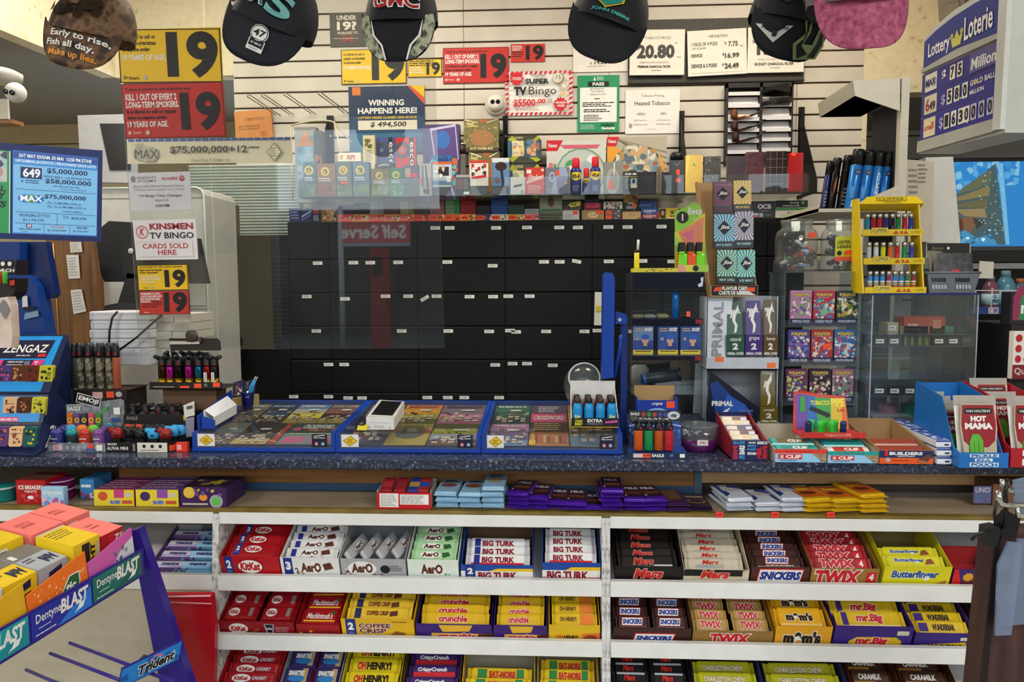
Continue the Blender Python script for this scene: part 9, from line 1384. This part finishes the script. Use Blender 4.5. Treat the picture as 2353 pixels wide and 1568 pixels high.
# ---------------------------------------------------------------- goods on the ledge
LZ=LEDGE_Z+.0016
def ledge_x(px,Y):return PY(px,1150,Y).x
def stack(px,w,n,wrap,bart,nm,cat,desc,py=None,dl=.16,th=.012,Y=2.05,rz=0.0,lean=.0,ends=None,grp=None):
 m=M();L=w*Y/1700
 P=[];Fs=[];st=[(0,.1),(.012,.15),(.02,.9),(.1*dl,1),(dl*.9,1),(dl-.015,.8),(dl-.008,.12),(dl,.1)]
 for y,h in st:P+=[(-L*.5,y,th*.5),(-L*.46,y,th*(.5+.5*h)),(L*.46,y,th*(.5+.5*h)),(L*.5,y,th*.5),(L*.46,y,th*(.5-.5*h)),(-L*.46,y,th*(.5-.5*h))]
 for i in range(len(st)-1):
  for k in range(6):Fs.append((i*6+k,i*6+(k+1)%6,(i+1)*6+(k+1)%6,(i+1)*6+k))
 Fs+=[tuple(range(5,-1,-1)),tuple((len(st)-1)*6+k for k in range(6))]
 m.add(P,Fs,foil(wrap));m.art((V((-L*.46,.1*dl,th+.0002)),V((L*.92,0,0)),V((0,dl*.8,0))),bart);me=m.mesh(nm,V((0,0,0)));x=ledge_x(px,Y)
 for k in range(n):inst(me,nm,(x+rnd.uniform(-.003,.003),Y+rnd.uniform(-.004,.004)-lean*k,LZ+(th+.0006)*k),(0,0,rz+rnd.uniform(-.05,.05)),'%s, %s in the %s'%(cat,'lowest' if k==0 and n>1 else ORD[n-1-k],desc),'chocolate bar',grp)
for i,(px,n,h)in enumerate(((1024,3,'#8a4a4a'),(1078,3,'#7a4a2c'),(1132,4,'#a8905a'))):stack(px,54,n,'#9cc4dc',[('r',0,.7,1,1,C('#8aa4b4')),('e',.5,.5,.4,.16,C(h)),('t','aero',.2,.76,.8,.9,K,.04)],'chocolate_bar','pale blue wrapped bar','%s pale blue stack'%NTH[i],th=.0155,grp='pale blue bars on the ledge')
MK=[('r',.0,.12,1,1,C('#2c1630',.3)),('t','MILK',.15,.68,.85,.86,C('#d9cfd8'),.05),('r',.1,.3,.9,.5,C('#6a3a24')),('e',.12,.2,.06,.05,C('#b9a8c8'))]
for i,(px,n,rz)in enumerate(((1188,4,-.25),(1232,3,-.15),(1276,2,-.1),(1322,2,-.06),(1364,1,-.05),(1406,5,.0),(1460,3,.03),(1512,3,.1),(1562,2,.1))):stack(px,52,n,'#4a1c9a' if i<8 else '#3a1f4a',MK if i<8 else[('r',.05,.2,.8,.95,C('#6a4630'))],'chocolate_bar','purple wrapped bar','%s purple stack'%NTH[i],th=.0115,Y=2.045+.006*(i<3),rz=rz,grp='purple bars on the ledge')
stack(1610,62,1,'#2a1434',[('t','GOLDEN',.1,.7,.85,.82,C('#c9b890'),.03),('e',.5,.4,.4,.15,C('#8a7034')),('e',.5,.42,.3,.1,C('#2a1434'))],'chocolate_bar','flat dark purple bar with a gold crescent','gap before the white bars',th=.009)
for i,(px,n)in enumerate(((1704,3),(1768,2),(1830,3))):stack(px,62,n,'#d6dae4',[('p',[(0,.1),(.3,.3),(.15,1),(0,1)],C('#1c3a7a')),('r',.15,.5,1,.75,C('#b9b0ae')),('p',[(.5,.8),(1,.6),(1,1),(.6,1)],C('#2a4a8a'))],'chocolate_bar','white and blue boxed bar','%s white stack'%NTH[i],th=.0125,rz=.12,grp='white and blue bars on the ledge')
for i,(px,n)in enumerate(((1886,3),(1950,3),(2012,4))):stack(px,64,n,'#e0b41c',[('r',0,.1,1,.92,C('#d0601c',.3)),('t','Reese',.2,.62,.8,.8,C('#e0c01c'),.05,.2),('e',.5,.4,.35,.12,C('#6a2c14'))],'chocolate_bar','orange and yellow bar','%s orange stack'%NTH[i],th=.0125,rz=.16,grp='orange bars on the ledge')
for i,px in enumerate((1653,1781,1909)):m=M();a=PY(px,1184,2.0275);m.box(a.x-.010,a.x+.010,2.027,2.0295,a.z-.007,a.z+.008,C('#f03a2c'));m.art(m.front(a.x-.010,a.x+.010,2.027,a.z-.007,a.z+.008),[('t','6.99',.2,.25,.8,.75,K,.02)]);thing(m,'price_tag','red handwritten price tag on the shelf edge, %s after the purple bars'%NTH[i],'price tag','red price tags')
def lbox(px0,px1,py0,py1,Y,dep,h,art,label,name='sweets_box',top=None,hh=None):
 x0,x1,_,zb=rect(px0,px1,py0,py1,Y);zb=max(zb,LZ+.02);m=M();m.box(x0,x1,Y,Y+dep,LZ,zb,C(h,.4));m.art(m.front(x0,x1,Y,LZ,zb),art);m.art((V((x0,Y,zb)),V((x1-x0,0,0)),V((0,dep,0))),top or[]);thing(m,name,label,'sweets box');return x0,x1,zb
ICE=lambda c:[('t','ICE BREAKERS',.08,.62,.92,.8,WH,.03),('t','MINTS',.3,.48,.7,.58,WH,.02),('e',.5,.28,.12,.08,WH),('s',3,12,.05,.05,.95,.5,.08,[C(c)])]
lbox(37,104,1105,1152,2.06,.1,'#a8141c',ICE('#c83a3c'),'red mint box on the ledge with the teal tub',top=[('r',.1,.1,.9,.9,C('#5a3a30'))])
def tubc(px,Y,r,z,h,cl,label):m=M();m.lathe((ledge_x(px,Y),Y,z),[(r*.95,0),(r,.004),(r,h*.8),(r*1.04,h*.82),(r*1.04,h*.95),(r*.95,h)],C(cl,.35),24);m.lathe((ledge_x(px,Y),Y,z+h*.82),[(r*1.045,0),(r*1.045,h*.1)],C('#d9d4dc'),24);thing(m,'mint_tub',label,'tub')
tubc(10,2.10,.033,LZ,.046,'#177a74','teal mint tub at the end of the ledge');tubc(140,2.12,.038,LZ,.036,'#6f1450','lower magenta mint tub on the ledge');tubc(140,2.12,.038,LZ+.0365,.025,'#6f1450','upper magenta mint tub on the ledge')
lbox(95,146,1121,1153,2.045,.02,'#9ac4e0',ICE('#b06aa8')[:2]+[('s',8,18,0,0,1,.45,.15,[C('#b05a94'),C('#4fa0d8'),C('#d9b4d0')])],'small pale blue mint card before the magenta tubs');lbox(184,216,1102,1140,2.12,.09,'#3a7fb4',[('l',.1,.5,.9,.8,1,WH),('s',9,9,0,0,1,.4,.15,[C('#8a3a7a'),C('#c9ccd8')])],'blue mint carton beside the magenta tubs')
HC=lambda a,b:[('r',0,.0,1,1,C('#e0c82c')),('e',.22,.6,.12,.28,C(a)),('r',.5,.5,.75,1,C(b)),('e',.85,.7,.1,.15,C('#c9c0a0')),('T','HI-CHEW',.4,.12,.66,.36,C('#2a5ab8'),WH,.06),('r',.7,.15,.95,.35,C('#c0502c'))]
for i,(a,b,c1,c2,w)in enumerate(((216,308,'#c8502c','#c03a7a','strawberry red'),(312,410,'#3a2a5a','#8a4aa0','grape violet'))):lbox(a,b,1126,1157,2.05,.14,'#8a2a5a' if i==0 else '#5a3a7a',HC(c1,c2),'yellow fronted chew box with a %s top'%w,top=[('r',0,0,1,1,C('#7a3050' if i==0 else '#55406a'))]+[('l',.02,.1,.98,.8,4,C('#a8809a'))]+[('r',.05,.86,.95,1,C('#c84a94' if i==0 else '#9a7ac0'))])
lbox(414,520,1122,1157,2.05,.13,'#3a2050',[('e',.2,.75,.13,.3,C('#d8b43a')),('e',.5,.5,.09,.18,C('#e0922c')),('c',.78,.3,.35,C('#a8a0b0')),('c',.78,.3,.24,C('#5ab84a')),('r',.05,.1,.6,.2,C('#b9b09a')),('s',5,14,.3,.55,.95,.98,.1,[C('#c9a83a'),C('#6a4a8a')])],'dark violet sour chew box with a green round emblem',top=[('r',.05,.05,.95,.95,C('#2a1c2c')),('s',6,12,.1,.1,.9,.7,.1,[C('#a8902c'),C('#4a3060')])])
x0,x1,zb=rect(866,990,1133,1160,2.05)[0:2]+(rect(866,990,1133,1160,2.05)[3],);m=M();o=C('#c0141f',.4);m.box(x0,x1,2.05,2.052,LZ,zb,o);m.box(x0,x1,2.16,2.162,LZ,zb+.012,C('#a8a296'));m.box(x0,x0+.002,2.052,2.16,LZ,zb+.006,C('#a8a296'));m.box(x1-.002,x1,2.052,2.16,LZ,zb+.006,C('#a8a296'));m.box(x0,x1,2.052,2.16,LZ,LZ+.002,o);m.art(m.front(x0,x1,2.05,LZ,zb),[('r',.05,.1,.4,.95,WH),('l',.07,.15,.38,.9,8,C('#8a8a8a')),('r',.43,.28,.96,.9,WH),('l',.45,.32,.94,.86,6,C('#8a8a8a'))]);thing(m,'open_carton','open red and white carton on the ledge beside the pale blue bars','sweets box')
for i,(dx,h,h2)in enumerate(((.02,'#a0242c','#b0343c'),(.06,'#a0242c','#8a2c34'),(.1,'#2f3a8a','#b08a4a'),(.128,'#a83024','#2a4aa0'))):m=M();m.xf=Matrix.Translation((x0+dx,2.075,zb-.010))@Matrix.Rotation(.25,4,'X');m.box(-.017,.017,0,.075,0,.011,foil(h),.003);m.art((V((-.015,0,.011)),V((.03,0,0)),V((0,.07,0))),[('r',0,.3,1,.7,C(h2))]);thing(m,'snack_bar','%s small wrapped bar in the open red and white carton'%NTH[i],'snack bar')
# ================================================================ RACKS AT THE FRAME EDGES
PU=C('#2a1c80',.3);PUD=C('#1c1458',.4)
ra,rb=PY(332,1318,1.78),PZ(-110,1592,PY(332,1318,1.78).z);rb=ra+(rb-ra);d=(rb-ra);d.z=0;Lr=d.length;d.normalize();nrm=V((-d.y,d.x,0));nrm=nrm if nrm.x>0 else-nrm;UP=V((0,0,1));bk=-nrm
rk=empty('gum_rack',(ra.x,ra.y,0),'slanted purple wire gum rack with coloured label rails at the frame corner','rack')
R3=lambda s,t,h:ra+d*s+bk*t+UP*h
ml=lambda s0,s1,t0,t1,h0,h1,m,mt:m.add([R3(s,t,h)for h in(h0,h1)for s,t in((s0,t0),(s1,t0),(s1,t1),(s0,t1))],[(0,1,2,3),(7,6,5,4),(0,4,5,1),(1,5,6,2),(2,6,7,3),(3,7,4,0)],mt)
RH=.062
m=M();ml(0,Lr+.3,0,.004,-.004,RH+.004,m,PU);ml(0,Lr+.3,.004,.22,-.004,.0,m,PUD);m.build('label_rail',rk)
q=[PY(px,py,1.80)for px,py in((432,1580),(484,1700),(440,1700),(398,1580),(298,1228),(312,1212))]
m=M();m.slab([PY(*c,1.80)for c in((370,1585),(440,1585),(318,1216),(298,1222))],.03,PU);m.build('end_post',rk);rb0=ra+V((0,0,0))
m=M();p0,p1=PY(440,1585,1.80),PY(318,1216,1.80);m.slab([p0+(p0-p1)*1.6+V((-.08,0,0)),p0+(p0-p1)*1.6,p0,p0-V((.07,0,0))],.03,PU);m.build('post_foot',rk)
LB_=[('#0f6a62','#0d5a54'),('#1c2a9a','#1f78d8'),('#149aa4','#0f8a96'),('#1c2a9a','#1f78d8')]
w=Lr/3.1;
for i in range(4):
 s1=.012+w*1.02*i;s0=s1+w*.98;m=M();o=R3(s0,-.0015,.003);u=R3(s1,-.0015,.003)-o;v=UP*(RH-.004);m.slab([o,o+u,o+u+v,o+v],.001,C(LB_[i][0],.3));m.art((o,u,v),[('p',[(.4,0),(1,0),(1,.8),(.6,.3)],C(LB_[i][1],.3)),('t','Dentyne',.07,.42,.47,.85,WH,.01),('t','BLAST',.46,.38,.95,.92,WH,.04,.15),('r',.1,.32,.3,.345,WH),('l',.05,.08,.42,.16,1,WH),('p',[(.72,.14),(.84,.2),(.88,.42),(.78,.4)],C('#e4ecf0')),('p',[(.68,.1),(.74,.16),(.72,.24)],C('#b9d4d8'))]);m.build('label',rk)
m=M();a,b=PY(415,1490,1.74),PY(280,1612,1.60);b.z=a.z-.0;v=V((.012,0,.052));o=b-v*.6;u=a-b;m.slab([o,o+u,o+u+v,o+v],.004,PU);m.art((o,u,v),[('r',0,.05,1,.95,C('#1f7fd0',.3)),('s',7,12,.0,.1,1,.9,.2,[C('#4fb0f0'),C('#1458a8')]),('T','Trident',.28,.2,.9,.7,K,WH,.04,.1),('p',[(.45,.75),(.55,.92),(.7,.75),(.67,.7),(.55,.84),(.48,.7)],C('#e0709a'))]);m.build('lower_label',rk)
for a,b in(((160,1478),(400,1568)),((115,1502),(345,1590)),((60,1540),(200,1600))):m=M();m.tube([PY(a[0],a[1],1.95),PY(b[0],b[1],1.72)],.0045,PU,8);m.build('wire',rk)
m=M();m.slab([PY(*c,2.02)for c in((110,1530),(380,1530),(378,1496),(150,1494))],.02,PUD);m.tube([PY(335,1512,1.86),PY(270,1580,1.76)],.011,C('#4a4440',.4),10);m.build('crossbar',rk)
def rbox(s0,s1,t0,t1,h0,h1,h,fa,ta,name,label,sl=0.0):
 m=M();P=[R3(s,t,hh+sl*t)for hh in(h0,h1)for s,t in((s0,t0),(s1,t0),(s1,t1),(s0,t1))];m.add(P,[(0,1,2,3),(7,6,5,4),(0,4,5,1),(1,5,6,2),(2,6,7,3),(3,7,4,0)],C(h,.4));m.art((P[1],P[0]-P[1],P[5]-P[1]),fa);m.art((P[5],P[4]-P[5],P[6]-P[5]),ta);m.art((P[0],P[3]-P[0],P[4]-P[0]),[('r',.1,.1,.9,.3,C('#c9c4bc'))]);m.art((P[2],P[1]-P[2],P[6]-P[2]),fa[:1]+[('r',.15,.3,.85,.7,WH),('r',.18,.34,.82,.66,C('#3a3a3a'))]+[('r',.2+.1*k,.34,.25+.1*k,.66,WH)for k in range(6)]);thing(m,name,label,'medicine box')
OC=C('#e8701c')
def otray(s0,s1,h,art,label):
 m=M();q=[R3(s1,.006,.008),R3(s0,.006,.008),R3(s0,.006+.09*.117,.125),R3(s1,.006+.09*.087,.095)];m.slab(q,.003,C(h,.4));ml(s0,s1,.010,.05,.006,.010,m,C(h));m.art((q[0],q[1]-q[0],q[3]-q[0]),art);thing(m,'sweets_tray',label,'tray')
otray(.02,.18,'#c85aa8',[('p',[(.35,0),(1,0),(1,1.1),(.75,.95),(.5,.6)],C('#c9ccd4')),('s',5,14,.55,.4,.98,1,.07,[C('#8a8c9c'),C('#5a6074')])],'pink and silver gum tray on the purple rack')
otray(.185,.36,'#e8701c',[('s',2,46,.1,.1,.98,.98,.035,[C('#f0a06a'),C('#f5b58a')]),('p',[(.45,.05),(.62,.05),(.86,.7),(.85,.95),(.68,.95),(.45,.45)],C('#f3e8d8')),('p',[(.46,.07),(.61,.07),(.84,.69),(.84,.92),(.69,.92),(.46,.44)],C('#1c5a34')),('t','tic',.6,.55,.78,.78,WH,.04,.2),('t','tac',.5,.25,.7,.48,WH,.04,.2)],'orange mint tray with a green emblem on the purple rack')
otray(.365,.56,'#dca81c',[('t','fruit',.4,.2,.95,.6,C('#1c1c3a'),.03,.2)],'yellow orange gum tray cut off by the frame edge')
YT=lambda t1:[('r',.0,.0,1,1,C('#e8c41c')),('l',.1,.5,.9,.9,4,C('#8a7a1c')),('r',0,.94,1,1,C('#c9c4b4'))]
NY=[('r',0,0,1,1,C('#e0bb1c')),('r',.55,.1,.8,.95,C('#2a2420')),('r',.1,.15,.5,.9,WH)]+[('r',.12+.06*k,.2,.15+.06*k,.85,K)for k in range(6)]
AD=lambda c:[('r',0,0,1,1,C(c)),('p',[(.25,.25),(.8,.35),(.8,.6),(.25,.5)],C('#1c2350')),('p',[(.35,.62),(.8,.7),(.8,.9),(.35,.8)],C('#1c2350'))]
AT=lambda c:[('r',0,0,1,1,C(c)),('r',0,.55,1,1,C('#77726a')),('r',.05,.62,.2,.8,WH),('t','Advil',.5,.1,.92,.4,C('#1c2350'),.05,0,2),('l',.1,.3,.45,.5,2,C('#5a5a60'))]
ADV=[(.20,.285,'#a9adb5','silver'),(.29,.375,'#e8c41c','bright yellow'),(.38,.50,'#d9dade','white')]
for i,(s0,s1,h,w)in enumerate(ADV):rbox(s0,s1,.05,.15,.02,.105,h,AD(h),AT(h),'pill_box','%s pain pill box with a dark emblem behind the front trays'%w,.25)
for i,(s0,s1,h,w)in enumerate(((.02,.10,'#b01c24','red lettered'),(.105,.19,'#e8c41c','yellow'))):rbox(s0,s1,.04,.135,.012,.12 if i==0 else.128,h,[('r',0,0,1,1,C(h)),('r',.3,.05,.6,.95,C('#2a2420')if i else X_RED),('t','MOTRIN' if i==0 else 'NIGHT',.62,.1,.8,.9,WH if i==0 else K,.05,0,1),('r',.82,.1,.97,.9,C('#c9b48a'))],YT(0)if i else[('r',0,0,1,1,C('#f07a72')),('l',.3,.4,.7,.7,2,C('#b8504c'))],'medicine_box','%s medicine box beside the rack end post'%w,.2)
RB=[(.00,.085,.145,.24,'#f07a72','pink topped'),(.09,.19,.145,.24,'#f07a72','second pink topped'),(.20,.29,.158,.25,'#e8c41c','first yellow'),(.295,.385,.158,.25,'#e8c41c','second yellow'),(.39,.50,.158,.26,'#e8c41c','third yellow')]
for s0,s1,t0,t1,h,w in RB:rbox(s0,s1,t0,t1,.02,.128,h,[('r',0,0,1,1,C(h))]+NY[2:],YT(0)if 'yellow' in w else[('r',0,0,1,1,C('#f07a72')),('t','MUSCLE',.2,.55,.6,.68,C('#b8504c'),.02),('t','ADVANCE',.2,.4,.6,.52,C('#b8504c'),.02)],'medicine_box','%s medicine box in the rear row of the purple rack'%w,.2)
t=empty('red_bag',PY(440,1568,1.99),'glossy red plastic bag hanging between the gum rack and candy shelving','bag');m=M();m.slab([PY(*c,1.925)for c in((380,1640),(490,1640),(494,1440),(486,1368),(366,1368),(372,1440))],.02,C('#a3121c',.25));m.build('bag_body',t);m=M();m.tube([PY(370,1372,1.915),PY(484,1370,1.915)],.0025,C('#e0a0a4',.2),6);m.tube([PY(372,1384,1.913),PY(486,1388,1.913)],.002,C('#d08088',.2),6);m.build('rim',t)
t=empty('hook_rack',PY(2320,1568,1.45),'dark brown display post with chrome hooks and clear packs at the frame edge','rack');BRN=m_wood('#2a1614','#4a2a26','dark_stained_post',(20,20,1.5));Yh=1.5
m=M();m.slab([PY(*c,Yh)for c in((2246,1640),(2460,1640),(2460,1225),(2300,1225),(2288,1240))],.06,BRN);m.slab([PY(*c,Yh-.004)for c in((2246,1640),(2262,1640),(2300,1228),(2287,1240))],.004,C('#1c0f0e',.4));m.build('post',t)
CHM=metal('#d4d8dc',.12)
m=M();f=lambda px,py,y=Yh-.06:PY(px,py,y);m.tube([f(2295,1128),f(2295,1148),f(2300,1158),f(2312,1161),f(2400,1163)],.0058,CHM,10);m.tube([f(2338,1163),f(2338,1185),f(2400,1190)],.0052,CHM,10);m.build('hook',t);m=M();m.tube([f(2303,1102,Yh),f(2303,1115,Yh),f(2320,1128,Yh),f(2400,1135,Yh)],.005,CHM,10);m.build('hook',t)
m=M();m.slab([f(*c)for c in((2268,1254),(2290,1256),(2302,1222),(2296,1212),(2270,1216))],.03,C('#15191c',.3));m.slab([f(*c)for c in((2300,1240),(2336,1235),(2346,1190),(2322,1178),(2305,1200))],.025,C('#0f1214',.3));m.tube([f(2232,1242),f(2245,1228),f(2275,1218)],.003,C('#101214',.3),8);m.tube([f(2288,1210),f(2285,1180),f(2292,1150)],.003,C('#101214',.3),8);m.tube([f(2318,1102),f(2310,1130),f(2312,1170),f(2308,1215)],.004,C('#101214',.3),8);m.build('clip',t)
PB=acrylic('#c9d4e4',.30,.9,'#a9b8d0')
for i,(c,lab)in enumerate(((((2288,1462),(2324,1460),(2330,1424),(2352,1250),(2318,1246),(2294,1300)),'hazy blue clear plastic pack hanging from the brown post'),(((2300,1440),(2420,1430),(2420,1240),(2340,1240)),'second clear plastic pack behind the hazy blue one'),(((2335,1180),(2420,1200),(2420,1085),(2330,1105)),'clear grey plastic tag above the chrome hook'))):
 m=M();m.slab([f(px,py,Yh-.03+.012*i)for px,py in c],.006,PB);thing(m,'clear_pack',lab,'package')
x0,x1,_,z1=rect(2180,2330,1100,1180,2.2);m=M();m.box(x0+.09,x1+.1,2.14,2.23,LZ,z1,C('#6a4a30',.6));m.art(m.front(x0+.0,x0+.09,2.139,LZ,z1),[('r',.4,.1,.95,.9,C('#5a5a80')),('t','UNO',.45,.6,.9,.85,C('#a8a0b8'),.04),('s',4,8,.42,.12,.93,.5,.1,[C('#7a5a8a'),C('#4a6a90')])]);thing(m,'cardboard_box','brown cardboard box at the end of the ledge behind the chrome hook','box')
